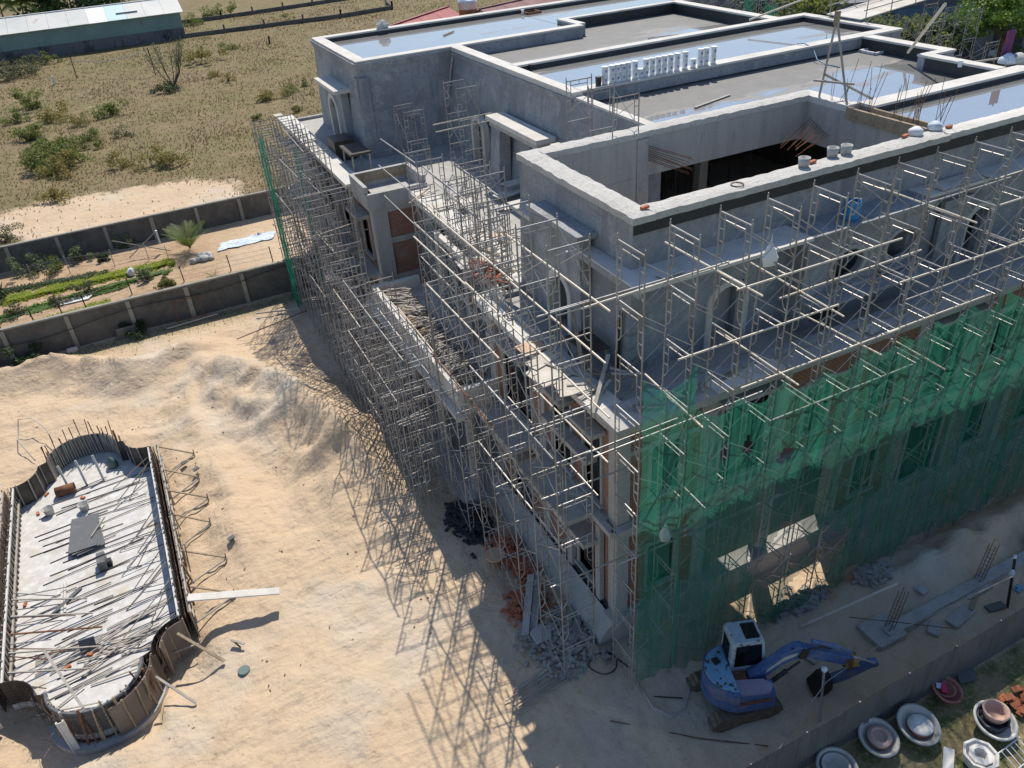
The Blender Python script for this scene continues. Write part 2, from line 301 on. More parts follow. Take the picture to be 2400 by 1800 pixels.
ridge(_rp([(880, 1120), (960, 1190)], .3), (.4, .2), 1.1)
ridge([(4.6, -3.0), (9.5, -3.1), (15, -3.3), (30, -3.4)], (.25, .85, 1.0, 1.0), 1.5)
ridge([(-26, 3.4), (-19.5, 3.2)], (.5, .3), 1.6)
ridge([(-8.2, 7.4), (-6.2, 6.3), (-5.2, 4.2)], (.0, .3, .0), .9)
def sstep(a, b, x): t = max(0, min(1, (x-a)/(b-a))); return t*t*(3-2*t)
def gh(x, y):
    z = 0.0
    if -34 < x < 34 and -18 < y < 34.5:
        k = sstep(-34, -28, x)*(1-sstep(28, 34, x))*sstep(-18, -12, y)*(1-sstep(32.0, 34.0, y))
        n1 = fbm(x*.22, y*.22, 1.3); n2 = fbm(x*.8, y*.8, 5.1)
        zr = 0.0
        for (a, b), (h0, h1), wd, cr in RIDGES:
            d, t = seg_d(x+.35*n2+.3*n1, y+.35*n1-.25*n2, a, b)
            if d < wd: zr = max(zr, (h0+(h1-h0)*t)*(1-d/wd)**cr*(.9+.3*n1))
        z += zr+.16*zr*n2
        inb = sstep(-2.2, -.8, x) if 0 < y < 42 else 0
        z += k*(.16*n1+.10*n2+.05*fbm(x*2.6, y*2.6, 2.2, 3))*(1-inb)
        if -1 < y < 43 and x > -1.0: z = z*0 - .06
        if y < -6.2: z *= .35
        # the pool slab's bed and the trench round its near end
        px, py = x-POOL_C[0], y-POOL_C[1]
        if abs(px) < 4.2 and -10.5 < py < 9.6:
            inside = (1-sstep(2.9, 4.0, abs(px)))*(sstep(-9.9, -8.9, py) if px < 1.6 else sstep(-8.6, -7.6, py))*(1-sstep(7.4, 9.3, py))
            z = z*(1-inside)-.32*inside
            if py < -5.8: z -= .22*inside
    elif y >= 34.5:
        z = .12*fbm(x*.05, y*.05, 9.3)+.05*fbm(x*.4, y*.4, 3.3, 3)
        if 35 < y < 51: z = .03*fbm(x*.6, y*.6)+.07*max(0, math.sin((y-39.4)*math.pi/.85))*(1 if 39.4 < y < 45 else 0)
    return z
def lines(lo, hi, step, far, grow=1.16):
    c = list(np.arange(lo, hi+1e-6, step)); s = step; a = [lo]; 
    while a[-1] > -far: s *= grow; a.append(a[-1]-s)
    s = step; b = [hi]
    while b[-1] < far: s *= grow; b.append(b[-1]+s)
    return sorted(a[1:])+c+b[1:]
XS = lines(-27, 14, .22, 2600, 1.12); YS = lines(-12, 34, .22, 2600, 1.05)
def zone(x, y):
    field = sstep(50.9, 51.6, y) if x < 60 else 1.0
    if x > 36: field = max(field, sstep(36, 40, x)*.8)
    patch = 1.5*math.exp(-(((x+11.5)/8.0)**2+((y-58.5)/6.6)**2))+.5*math.exp(-(((x+20)/5)**2+((y-64)/5)**2))+.4*math.exp(-(((x+13)/4)**2+((y-103)/6)**2))
    garden = 1.0 if 35.3 < y < 51.1 and x < 3 else 0.0
    garden *= sstep(-3.5, -9.5, x)*.9+.1
    lawn = sstep(-7.1, -7.4, y)
    moss = .55*math.exp(-((y-33.9)/.9)**2) if y < 34.6 and x < 0 else 0
    return field*(1-.95*min(1, patch*1.3)), garden, max(lawn, moss)
gv = []; gc = []
for y in YS:
    for x in XS: gv.append((x, y, gh(x, y))); gc.append(zone(x, y))
nx = len(XS); gf = [(j*nx+i, j*nx+i+1, (j+1)*nx+i+1, (j+1)*nx+i) for j in range(len(YS)-1) for i in range(nx-1)]
gm = bpy.data.meshes.new('ground'); gm.from_pydata(gv, [], gf); gm.polygons.foreach_set('use_smooth', [True]*len(gf))
at = gm.color_attributes.new('zone', 'FLOAT_COLOR', 'POINT'); at.data.foreach_set('color', np.c_[np.array(gc), np.ones(len(gc))].ravel())
def ground_mat():
    m = bpy.data.materials.new('sand_ground'); m.use_nodes = True; N = m.node_tree.nodes; L = m.node_tree.links; b = N['Principled BSDF']; b.inputs['Roughness'].default_value = .95; b.inputs['Specular IOR Level'].default_value = .2
    g = N.new('ShaderNodeNewGeometry'); vc = N.new('ShaderNodeVertexColor'); vc.layer_name = 'zone'; sp = N.new('ShaderNodeSeparateColor'); L.new(vc.outputs[0], sp.inputs[0])
    def nz(sc, det=5, st=(1,1,1)):
        mp = N.new('ShaderNodeMapping'); mp.inputs['Scale'].default_value = st; L.new(g.outputs['Position'], mp.inputs[0]); n = N.new('ShaderNodeTexNoise'); n.inputs['Scale'].default_value = sc; n.inputs['Detail'].default_value = det; n.inputs['Roughness'].default_value = .65; L.new(mp.outputs[0], n.inputs[0]); return n.outputs[0]
    def mr(s, lo, hi): r = N.new('ShaderNodeMapRange'); r.inputs[1].default_value = lo; r.inputs[2].default_value = hi; L.new(s, r.inputs[0]); return r.outputs[0]
    def mix(f, a, c):
        x = N.new('ShaderNodeMix'); x.data_type = 'RGBA'; L.new(f, x.inputs[0])
        for s_, v_ in ((x.inputs[6], a), (x.inputs[7], c)):
            if isinstance(v_, tuple): s_.default_value = (*v_, 1)
            else: L.new(v_, s_)
        return x.outputs[2]
    sand = mix(mr(nz(.25), .35, .7), (.60, .465, .325), (.52, .395, .27)); sand = mix(mr(nz(1.7), .55, .78), sand, (.40, .29, .19)); sand = mix(mr(nz(7, 3), .62, .8), sand, (.36, .27, .18)); sand = mix(mr(nz(.12, 3), .52, .72), sand, (.56, .50, .42))
    dry = mix(mr(nz(.05, 4), .38, .62), (.20, .155, .088), (.165, .15, .065)); dry = mix(mr(nz(.35, 8), .48, .7), dry, (.265, .20, .12)); dry = mix(mr(nz(.8, 8), .58, .7), dry, (.40, .31, .205)); dry = mix(mr(nz(.16, 6), .58, .7), dry, (.17, .165, .06)); dry = mix(mr(nz(1.6, 6), .5, .66), dry, (.17, .13, .075)); dry = mix(mr(nz(5, 3), .56, .7), dry, (.30, .23, .14))
    soil = mix(mr(nz(.8), .4, .7), (.47, .34, .225), (.36, .245, .15)); soil = mix(mr(nz(4), .55, .75), soil, (.2, .13, .08))
    lawn = mix(mr(nz(1.3), .42, .62), (.27, .22, .125), (.10, .13, .045)); lawn = mix(mr(nz(6, 4), .5, .72), lawn, (.36, .29, .18))
    edge = N.new('ShaderNodeMath'); edge.operation = 'ADD'; L.new(sp.outputs[0], edge.inputs[0]); e2 = N.new('ShaderNodeMath'); e2.operation = 'MULTIPLY_ADD'; L.new(nz(.55, 6), e2.inputs[0]); e2.inputs[1].default_value = .9; e2.inputs[2].default_value = -.45; L.new(e2.outputs[0], edge.inputs[1])
    c = mix(mr(edge.outputs[0], .38, .56), sand, dry); c = mix(sp.outputs[1], c, soil); c = mix(sp.outputs[2], c, lawn); L.new(c, b.inputs['Base Color'])
    bp = N.new('ShaderNodeBump'); bp.inputs['Strength'].default_value = .8; bp.inputs['Distance'].default_value = .16; L.new(nz(2.2, 10), bp.inputs['Height'])
    vo = N.new('ShaderNodeTexVoronoi'); vo.inputs['Scale'].default_value = 3.2; vo.inputs['Randomness'].default_value = 1; L.new(g.outputs['Position'], vo.inputs[0])
    pit = N.new('ShaderNodeMath'); pit.operation = 'MULTIPLY'; L.new(mr(vo.outputs[0], .0, .28), pit.inputs[0]); L.new(mr(nz(.5, 3), .48, .6), pit.inputs[1])
    b2 = N.new('ShaderNodeBump'); b2.inputs['Strength'].default_value = .55; b2.inputs['Distance'].default_value = .07; L.new(pit.outputs[0], b2.inputs['Height']); L.new(bp.outputs[0], b2.inputs['Normal'])
    mp = N.new('ShaderNodeMapping'); mp.inputs['Rotation'].default_value = (0, 0, R_(-38)); mp.inputs['Scale'].default_value = (.12, 2.2, 1); L.new(g.outputs['Position'], mp.inputs[0])
    wv = N.new('ShaderNodeTexNoise'); wv.inputs['Scale'].default_value = 1.6; wv.inputs['Detail'].default_value = 6; L.new(mp.outputs[0], wv.inputs[0])
    b3 = N.new('ShaderNodeBump'); b3.inputs['Strength'].default_value = .5; b3.inputs['Distance'].default_value = .08; L.new(wv.outputs[0], b3.inputs['Height']); L.new(b2.outputs[0], b3.inputs['Normal']); L.new(b3.outputs[0], b.inputs['Normal'])
    return m
gm.materials.append(ground_mat()); go = bpy.data.objects.new('ground', gm); COL.objects.link(go); go['kind'] = 'structure'

# ================================================================== MAIN BUILDING
BX1 = 30.5
bld = thing('villa_building', 'large grey unfinished concrete villa with wet flat roofs and scaffolded brick lower floors', 'building', (8, 10, 0))
def part(mb, name, m, par=bld, bevel=0): return mb.build(name, m, par, bevel=bevel)
def wall_cells(u0, u1, z0, z1, ops):
    us = sorted({u0, u1, *[min(max(o[i], u0), u1) for o in ops for i in (0, 1)]}); zs = sorted({z0, z1, *[min(max(o[i], z0), z1) for o in ops for i in (2, 3)]})
    for a, b_ in zip(us, us[1:]):
        col = None
        for c, d in zip(zs, zs[1:]):
            um, zm = (a+b_)/2, (c+d)/2
            if any(o[0] < um < o[1] and o[2] < zm < o[3] for o in ops): continue
            yield a, b_, c, d
def wall_x(x, t, y0, y1, z0, z1, ops=()):           # wall in a plane of constant x, outer face at x, thickness t towards +x
    mb = MB()
    for a, b_, c, d in wall_cells(y0, y1, z0, z1, ops): mb.box(x, x+t, a, b_, c, d)
    return mb
def wall_y(y, t, x0, x1, z0, z1, ops=()):
    mb = MB()
    for a, b_, c, d in wall_cells(x0, x1, z0, z1, ops): mb.box(a, b_, y, y+t, c, d)
    return mb
def frame_y(y, x0, x1, z0, z1, wd=.12, proud=.05, name='window_frame', m='raw_concrete'):
    mb = MB(); mb.box(x0-wd, x0, y-proud, y+.2, z0, z1+wd); mb.box(x1, x1+wd, y-proud, y+.2, z0, z1+wd); mb.box(x0, x1, y-proud, y+.2, z1, z1+wd); mb.box(x0-wd-.06, x1+wd+.06, y-proud-.1, y+.22, z0-.1, z0); return part(mb, name, m)
def frame_x(x, y0, y1, z0, z1, wd=.12, proud=.05, name='window_frame', m='raw_concrete'):
    mb = MB(); mb.box(x-proud, x+.2, y0-wd, y0, z0, z1+wd); mb.box(x-proud, x+.2, y1, y1+wd, z0, z1+wd); mb.box(x-proud, x+.2, y0, y1, z1, z1+wd); mb.box(x-proud-.1, x+.22, y0-wd-.06, y1+wd+.06, z0-.1, z0); return part(mb, name, m)
Z1, Z2 = 5.25, 9.75
# -- floor slabs
for b_ in ((.1, 6.3, .1, 8.9), (2.3, 6.3, 8.9, 22.68), (.1, 6.3, 22.68, 41.8), (6.3, 11.5, 4.6, 41.8), (11.5, BX1-.2, .1, 41.8)): part(MB().box(*b_, 4.75, 5.15), 'floor_slab', 'raw_concrete')
for b_ in ((.1, 8.0, .1, 9.6), (2.3, 8.0, 9.6, 22.68), (.1, 8.0, 22.68, 41.8), (8.0, 13.4, .1, 2.9), (8.0, 13.4, 9.2, 41.8), (13.4, BX1-.2, .1, 41.8)): part(MB().box(*b_, 9.05, 9.32), 'terrace_slab', 'raw_concrete')
part(MB().box(.1, BX1-.2, .1, 41.8, -.2, .55), 'ground_slab', 'raw_concrete')
# -- long facade (faces the excavator), y = 0
colx = [0.0, 3.3, 6.4, 9.8, 12.9, 16.2, 19.4, 22.6, 25.8, 29.0]
for i, cx in enumerate(colx):
    for (za, zb) in ((0, 4.6), (5.27, 9.05)): part(MB().box(cx, cx+.5, -.06, .45, za, zb), 'column', 'raw_concrete')
for i in range(len(colx)-1):
    a, b_ = colx[i]+.5, colx[i+1]; mid = (a+b_)/2
    for fl, (za, zb) in enumerate(((.95, 4.6), (5.27, 9.05))):
        big = (i % 3 == 1)
        if fl == 0 and i in (1, 2): part(MB().box(a, b_, .0, .3, 4.2, 4.59), 'opening_lintel', 'raw_concrete'); continue
        ow = .55 if not big else .95; oz0 = za+(.65 if not big else .1); oz1 = zb-.95 if not big else zb-.5
        ops = [(mid-ow, mid+ow, oz0, oz1)]
        part(wall_y(.06, .22, a, b_, za, zb, ops), 'brick_wall', 'brick' if (i+fl) % 3 != 2 else 'plaster')
        frame_y(.03, mid-ow, mid+ow, oz0, oz1)
        part(MB().box(a, b_, .03, .3, (za+zb)/2+.75, (za+zb)/2+.93) if not big else MB().box(mid-ow-.35, mid+ow+.35, -.45, .05, oz1+.22, oz1+.36), 'lintel_band' if not big else 'window_hood', 'raw_concrete')
part(MB().box(-.03, BX1, -.12, .4, 4.6, 5.25), 'floor_beam', 'raw_concrete')
part(MB().box(-.25, BX1, -.34, -.1, 5.0, 5.22), 'string_course', 'raw_concrete')
part(MB().box(.0, BX1, -.15, .4, 9.05, 9.5), 'floor_beam', 'raw_concrete')
part(MB().box(-.45, BX1, -.72, .5, 9.5, 9.75), 'terrace_cornice', 'raw_concrete')
part(MB().box(-.3, BX1, -.42, .3, -.2, .95), 'plinth', 'raw_concrete')
part(MB().box(3.2, 5.9, -.70, .2, 9.755, 9.83), 'plaster_curb', 'pale_concrete')
# -- front facade of the near wing (x = 0), y 0 .. 9.4
for cy in (4.7, 8.9):
    for (za, zb) in ((0, 4.6), (5.27, 9.05)): part(MB().box(-.06, .45, cy, cy+.5, za, zb), 'column', 'raw_concrete')
for (ya, yb, ops_g, ops_u) in ((.5, 4.7, [(1.3, 2.5, 1.35, 3.55)], [(.95, 2.0, 5.5, 8.35), (2.9, 4.2, 5.5, 8.4)]), (5.2, 8.9, [(6.3, 7.8, .56, 3.7)], [(5.9, 8.1, 5.5, 8.4)])):
    part(wall_x(.06, .22, ya, yb, .95, 4.6, ops_g), 'brick_wall', 'brick'); part(wall_x(.06, .22, ya, yb, 5.27, 9.05, ops_u), 'brick_wall', 'brick')
    for o in ops_g: frame_x(.03, *o); part(MB().box(-.75, .02, o[0]-.45, o[1]+.45, o[3]+.2, o[3]+.42), 'window_hood', 'raw_concrete')
    for o in ops_u: frame_x(.03, *o); part(MB().box(-.55, .02, o[0]-.3, o[1]+.3, o[3]+.2, o[3]+.36), 'window_hood', 'raw_concrete')
part(MB().box(-.13, .4, .42, 9.4, 4.6, 5.25), 'floor_beam', 'raw_concrete'); part(MB().box(-.36, -.135, -.25, 9.4, 5.0, 5.22), 'string_course', 'raw_concrete')
part(MB().box(-.16, .4, .42, 9.4, 9.05, 9.5), 'floor_beam', 'raw_concrete'); part(MB().box(-.5, .5, .505, 9.6, 9.5, 9.745), 'terrace_cornice', 'pale_concrete')
part(MB().add([(-.9,-.3,-.2),(.1,-.3,-.2),(.1,9.4,-.2),(-.9,9.4,-.2),(-.75,-.3,.35),(-.2,-.3,.95),(-.2,9.4,.95),(-.75,9.4,.35)], [(3,2,1,0),(4,5,6,7),(0,1,5,4),(1,2,6,5),(2,3,7,6),(3,0,4,7)]), 'plinth', 'raw_concrete')
for yy in (.75, 2.75): part(MB().box(-.16, .02, yy, yy+.28, .96, 4.58), 'pilaster', 'raw_concrete')
part(MB().box(-1.35, .05, 1.0, 4.5, 4.98, 5.2), 'balcony_slab', 'raw_concrete')
part(MB().box(-1.2, .03, 5.3, 8.6, 5.0, 5.2), 'balcony_slab', 'raw_concrete')
part(MB().box(-.42, .03, 1.2, 4.3, 7.1, 7.3), 'lintel_band', 'raw_concrete')
# side wall of the near wing, towards the recess
part(wall_y(9.4, .22, .1, 2.4, 0, 9.5, [(.8, 1.7, 5.6, 8.2)]), 'side_wall', 'plaster')
# -- recessed centre (x = 2.2) and its porch
part(wall_x(2.2, .25, 9.62, 22.6, 0, 9.3, [(10.6, 11.8, .6, 3.6), (13.2, 15.0, .6, 4.1), (16.4, 18.2, .6, 4.1), (19.6, 21.0, .6, 3.6), (10.4, 12.2, 5.4, 8.4), (13.2, 15.0, 5.4, 8.7), (16.4, 18.2, 5.4, 8.7), (19.4, 21.2, 5.4, 8.4)]), 'recess_wall', 'plaster')
part(MB().box(1.55, 2.6, 9.62, 22.9, 9.3, 9.72), 'terrace_beam', 'pale_concrete')
part(MB().box(.95, 1.2, 9.7, 17.4, 9.0, 9.3), 'outer_beam', 'pale_concrete')
for yy in np.arange(10.6, 17.0, 2.0): part(MB().box(1.205, 2.19, yy, yy+.22, 9.02, 9.26), 'cross_beam', 'raw_concrete')
for yy in (10.2, 13.6, 16.9): part(MB().box(.9, 1.25, yy, yy+.4, 5.3, 8.99), 'column', 'raw_concrete')
part(MB().box(-1.75, 2.19, 8.95, 20.6, 4.8, 5.28), 'porch_slab', 'pale_concrete')
part(MB().box(-1.78, -1.50, 8.95, 20.3, 5.285, 6.02), 'porch_parapet', 'pale_concrete'); part(MB().box(-1.49, .8, 20.05, 20.32, 5.285, 6.0), 'porch_parapet', 'pale_concrete'); part(MB().box(-1.49, .0, 8.97, 9.22, 5.285, 6.0), 'porch_parapet', 'pale_concrete')
part(MB().box(-2.05, -1.76, 8.6, 20.9, 4.82, 5.02), 'porch_ledge', 'pale_concrete')
for yy in (9.3, 12.9, 16.2, 19.7):
    mb = MB().lathe([(.36, 0), (.36, .25), (.27, .32), (.25, 4.5), (.36, 4.6), (.36, 4.79)], (-1.25, yy, 0), 16); part(mb, 'porch_column', 'raw_concrete')
part(MB().box(-2.2, 2.19, 8.7, 21.0, -.2, .48), 'porch_floor', 'raw_concrete')
# -- far wing (x = -.4), y 22.7 .. 42
fx = -.4
for cy in (22.7, 26.6, 30.4, 34.2, 38.0, 41.5):
    part(MB().box(fx-.06, fx+.5, cy, cy+.5, 0, 4.6), 'column', 'raw_concrete'); part(MB().box(fx-.06, fx+.5, cy, cy+.5, 5.27, 9.05), 'column', 'raw_concrete')
for ya in (22.7, 26.6, 30.4, 34.2, 38.0):
    a, b_ = ya+.5, ya+3.4; mid = (a+b_)/2
    for za, zb in ((.3, 4.6), (5.27, 9.05)):
        part(wall_x(fx+.05, .22, a, b_ if ya < 38 else 41.5, za, zb, [(mid-.65, mid+.65, za+.6, zb-1.0)]), 'brick_wall', 'brick'); frame_x(fx+.02, mid-.65, mid+.65, za+.6, zb-1.0)
        part(MB().box(fx-.7, fx+.02, mid-1.0, mid+1.0, zb-.8, zb-.6), 'window_hood', 'raw_concrete')
    part(MB().box(fx-1.25, fx+.03, mid-1.35, mid+1.35, 5.0, 5.2), 'balcony_slab', 'raw_concrete')
part(MB().box(fx-.12, fx+.4, 22.55, 42, 4.6, 5.25), 'floor_beam', 'raw_concrete'); part(MB().box(fx-.14, fx+.4, 22.6, 42, 9.05, 9.5), 'floor_beam', 'raw_concrete')
part(MB().box(fx-.55, fx+.5, 25.3, 42.2, 9.5, 9.75), 'terrace_cornice', 'pale_concrete')
# near end wall of the far wing: two brick panels between concrete
part(MB().box(fx-.04, fx+.75, 22.62, 22.69, .3, 9.05), 'column_face', 'raw_concrete')
part(MB().box(fx+.75, 2.19, 22.72, 22.95, .3, 7.0), 'brick_wall', 'brick'); part(MB().box(fx+.75, 2.19, 22.72, 22.95, 7.3, 8.75), 'brick_wall', 'brick')
part(MB().box(fx+.75, 2.19, 22.66, 22.96, 7.0, 7.3), 'tie_beam', 'raw_concrete'); part(MB().box(fx+.75, 2.19, 22.66, 22.96, 8.75, 9.05), 'tie_beam', 'raw_concrete'); part(MB().box(1.95, 2.18, 22.6, 22.655, .3, 9.0), 'column_face', 'raw_concrete')
mb = MB(); mb.box(fx-.25, 2.6, 22.45, 25.25, 9.06, 9.5); part(mb, 'gutter_floor', 'raw_concrete')
mb = MB(); mb.box(fx-.3, 2.65, 22.4, 22.62, 9.3, 9.95); part(mb, 'gutter_wall', 'raw_concrete')
mb = MB(); mb.box(fx-.3, fx-.1, 22.625, 25.0, 9.35, 10.3); mb.box(2.45, 2.68, 22.625, 25.0, 9.35, 10.3); mb.box(fx-.3, 2.68, 25.005, 25.25, 9.35, 10.3); part(mb, 'gutter_wall', 'raw_concrete')
part(MB().box(fx-.05, 2.44, 24.98, 25.003, 9.75, 10.25), 'board_lining', 'wood')
part(MB().box(0.2, BX1-.3, 41.7, 42, 0, 9.5), 'rear_wall', 'plaster'); part(MB().box(BX1-.3, BX1, .45, 42, 0, 9.5), 'end_wall', 'plaster')
# -- terrace upstands
part(MB().box(.5, BX1-.3, -.05, .2, 9.755, 9.99), 'terrace_upstand', 'plaster'); part(MB().box(.1, .3, 1.2, 9.3, 9.75, 9.98), 'terrace_upstand', 'plaster')

# -- third storey -------------------------------------------------
ZP = 14.8
def ring(poly_boxes, name, m):
    mb = MB()
    for b_ in poly_boxes: mb.box(*b_)
    return part(mb, name, m)
def cornice_y(y, x0, x1, ztop, m='plaster'):          # stepped moulding under a parapet that faces -y
    mb = MB()
    for k, (pr, h0, h1) in enumerate(((.16, .16, .02), (.10, .32, .165), (.05, .42, .325))): mb.box(x0-pr+.002*k, x1, y-pr, y+.05, ztop-h0, ztop-h1)
    return part(mb, 'cornice', m)
def cornice_x(x, y0, y1, ztop, m='plaster'):
    mb = MB()
    for k, (pr, h0, h1) in enumerate(((.16, .16, .02), (.10, .32, .165), (.05, .42, .325))): mb.box(x-pr, x+.05, y0+.003*k, y1, ztop-h0, ztop-h1)
    return part(mb, 'cornice', m)
# near block round the open court: outer walls slope slightly inwards
def slope_wall_y(y0b, y0t, t, xa, xb, za, zb, name, m, ops=()):
    mb = MB()
    for a, b_, c, d in wall_cells(xa, xb, za, zb, ops):
        f0 = y0b+(y0t-y0b)*(c-za)/(zb-za); f1 = y0b+(y0t-y0b)*(d-za)/(zb-za)
        mb.add([(a,f0,c),(b_,f0,c),(b_,y0t+t,c),(a,y0t+t,c),(a,f1,d),(b_,f1,d),(b_,y0t+t,d),(a,y0t+t,d)], [(3,2,1,0),(4,5,6,7),(0,1,5,4),(1,2,6,5),(2,3,7,6),(3,0,4,7)])
    return part(mb, name, m)
def slope_wall_x(x0b, x0t, t, ya, yb, za, zb, name, m, ops=()):
    mb = MB()
    for a, b_, c, d in wall_cells(ya, yb, za, zb, ops):
        f0 = x0b+(x0t-x0b)*(c-za)/(zb-za); f1 = x0b+(x0t-x0b)*(d-za)/(zb-za)
        mb.add([(f0,a,c),(x0t+t,a,c),(x0t+t,b_,c),(f0,b_,c),(f1,a,d),(x0t+t,a,d),(x0t+t,b_,d),(f1,b_,d)], [(3,2,1,0),(4,5,6,7),(0,1,5,4),(1,2,6,5),(2,3,7,6),(3,0,4,7)])
    return part(mb, name, m)
slope_wall_y(2.22, 2.34, .5, 2.0, BX1-.6, 9.3, 12.95, 'lower_wall', 'plaster', [(5.12, 6.5, 9.3, 11.55), (17.3, 18.7, 9.3, 11.55), (21.5, 22.9, 9.6, 11.55)])
slope_wall_x(1.78, 1.95, .55, 2.22, 9.85, 9.3, 12.95, 'lower_wall', 'plaster', [(5.2, 6.7, 9.3, 11.6)])
slope_wall_y(2.34, 2.36, .56, 2.02, BX1-.6, 12.95, 14.55, 'parapet_wall', 'plaster')
slope_wall_x(1.97, 2.03, .62, 2.34, 9.85, 12.95, 14.55, 'parapet_wall', 'plaster')
part(MB().box(1.38, 1.96, 1.02, 5.2, 12.95, 13.07), 'ledge', 'pale_concrete'); part(MB().box(1.97, 8.1, 1.04, 2.35, 12.95, 13.06), 'ledge', 'pale_concrete')
part(MB().box(8.1, 13.7, 1.06, 2.35, 12.95, 13.05), 'ledge', 'plaster'); part(MB().box(13.72, BX1-.6, 1.5, 2.35, 12.95, 13.06), 'ledge', 'pale_concrete')
part(MB().box(1.36, 1.40, 1.0, 5.2, 12.8, 13.0), 'ledge_lip', 'plaster')
# projecting bay with the hood on the front face
part(wall_x(1.42, .36, 4.5, 7.7, 9.3, 13.42, [(5.25, 6.65, 9.3, 11.6)]), 'front_bay', 'plaster'); part(MB().box(1.22, 1.98, 4.3, 7.9, 13.42, 13.6), 'bay_hood', 'plaster')
part(MB().box(1.38, 1.97, 7.95, 9.8, 12.9, 13.05), 'ledge', 'pale_concrete')
# projecting bay on the long side with two round windows
def disc_hole_wall(y, t, x0, x1, z0, z1, holes, m, name):
    mb = MB(); n = 20; xs = [x0]
    for cx, cz, rx, rz in holes: xs += [cx-rx, cx+rx]
    xs.append(x1)
    for i in range(0, len(xs), 2): mb.box(xs[i], xs[i+1], y, y+t, z0, z1)
    for cx, cz, rx, rz in holes:
        for sg, ze in ((1, z1), (-1, z0)):
            for k in range(n):
                a0, a1 = math.pi*k/n, math.pi*(k+1)/n; xa, xb = cx-rx*math.cos(a0), cx-rx*math.cos(a1); za, zb = cz+sg*rz*math.sin(a0), cz+sg*rz*math.sin(a1)
                mb.add([(xa,y,za),(xb,y,zb),(xb,y,ze),(xa,y,ze),(xa,y+t,za),(xb,y+t,zb),(xb,y+t,ze),(xa,y+t,ze)], [(0,1,2,3),(7,6,5,4),(0,4,5,1)] if sg > 0 else [(3,2,1,0),(4,5,6,7),(1,5,4,0)])
    return part(mb, name, m)
OC = [(10.25, 11.45, .72, .55), (12.75, 11.55, .72, .55)]
disc_hole_wall(1.42, .22, 8.3, 13.5, 9.3, 12.94, OC, 'plaster', 'side_bay')
part(MB().box(8.3, 8.52, 1.645, 2.3, 9.3, 12.94), 'bay_return', 'plaster'); part(MB().box(13.28, 13.5, 1.645, 2.3, 9.3, 12.94), 'bay_return', 'plaster')
for cx, cz, rx, rz in OC:
    mb = MB(); pts = [(cx+(rx+.07)*math.cos(t), 1.40, cz+(rz+.07)*math.sin(t)) for t in np.linspace(0, 2*math.pi, 25)]; mb.tube(pts, .09, 6, False); part(mb, 'round_window_rim', 'raw_concrete')
    part(MB().bar((cx-.9, 1.3, cz-.75), (cx+.9, 1.3, cz-.75), .34, .14), 'window_sill', 'plaster')
part(MB().box(8.9, 10.2, 1.36, 1.42, 9.6, 10.3), 'opening_shade_panel', 'dark_inside'); part(MB().box(15.5, 17.0, 2.0, 2.2, 10.0, 12.3), 'wall_panel', 'plaster')  # dark slab on the bay face: its colour stands in for an opening's shade
part(MB().box(8.2, 13.6, .55, 1.42, 10.55, 10.66), 'small_ledge', 'plaster')
def arch(kind, plane, c, r, z0, zs, wd=.24, proud=.07, depth=.3, name='arch_surround', m='pale_concrete', rect=None):
    """arched surround: opening half width r, springing at zs, in a plane of constant y ('y') or x ('x')"""
    F = (lambda u, v, w_: (c+u, plane+w_, v)) if kind == 'y' else (lambda u, v, w_: (plane+w_, c-u, v))
    mb = MB(); n = 14
    for sg in (-1, 1):
        q = [(sg*r, z0), (sg*(r+wd), z0), (sg*(r+wd), zs), (sg*r, zs)]; q = q if sg > 0 else q[::-1]; mb.extr(q, F, -proud, depth)
    for k in range(n):
        a0, a1 = math.pi*k/n, math.pi*(k+1)/n
        q = [(r*math.cos(a0), zs+r*math.sin(a0)), ((r+wd)*math.cos(a0), zs+(r+wd)*math.sin(a0)), ((r+wd)*math.cos(a1), zs+(r+wd)*math.sin(a1)), (r*math.cos(a1), zs+r*math.sin(a1))]; mb.extr(q, F, -proud, depth)
        zt = zs+r+.12
        for q in ([(r*math.cos(a0), zs+r*math.sin(a0)), (r*math.cos(a0)*1.02, zt), (r*math.cos(a1)*1.02, zt), (r*math.cos(a1), zs+r*math.sin(a1))],): mb.extr(q[::-1], F, .1, .25)
    return part(mb, name, m)
arch('y', 2.24, 5.81, .64, 9.3, 10.85); arch('y', 2.24, 18.0, .64, 9.3, 10.85); arch('y', 2.24, 22.2, .64, 9.6, 10.85)
arch('x', 1.42, 5.95, .64, 9.3, 10.9)
# parapet tops: chipped mortar bed on the near block
def rough_slab(x0, x1, y0, y1, z0, z1, m='rough_mortar', name='parapet_top', step=.22, amp=.016):
    mb = MB(); nx_, ny_ = max(1, int((x1-x0)/step)), max(1, int((y1-y0)/step)); idx = {}
    for j in range(ny_+1):
        for i in range(nx_+1):
            x = x0+(x1-x0)*i/nx_; y = y0+(y1-y0)*j/ny_; e = (i in (0, nx_)) or (j in (0, ny_))
            idx[i, j] = len(mb.v); mb.v.append((x+(rnd(-.022, .022) if i in (0, nx_) else 0), y+(rnd(-.022, .022) if j in (0, ny_) else 0), z1+rnd(-amp, amp)-(.03 if e else 0)))
    for j in range(ny_):
        for i in range(nx_): mb.f.append((idx[i,j], idx[i+1,j], idx[i+1,j+1], idx[i,j+1]))
    bord = [(i, 0) for i in range(nx_+1)]+[(nx_, j) for j in range(1, ny_+1)]+[(i, ny_) for i in range(nx_-1, -1, -1)]+[(0, j) for j in range(ny_-1, 0, -1)]
    for a, b_ in zip(bord, bord[1:]+bord[:1]):
        pa, pb = mb.v[idx[a]], mb.v[idx[b_]]; o = len(mb.v); mb.v += [(pa[0], pa[1], z0), (pb[0], pb[1], z0)]; mb.f.append((idx[b_], idx[a], o, o+1))
    return part(mb, name, m)
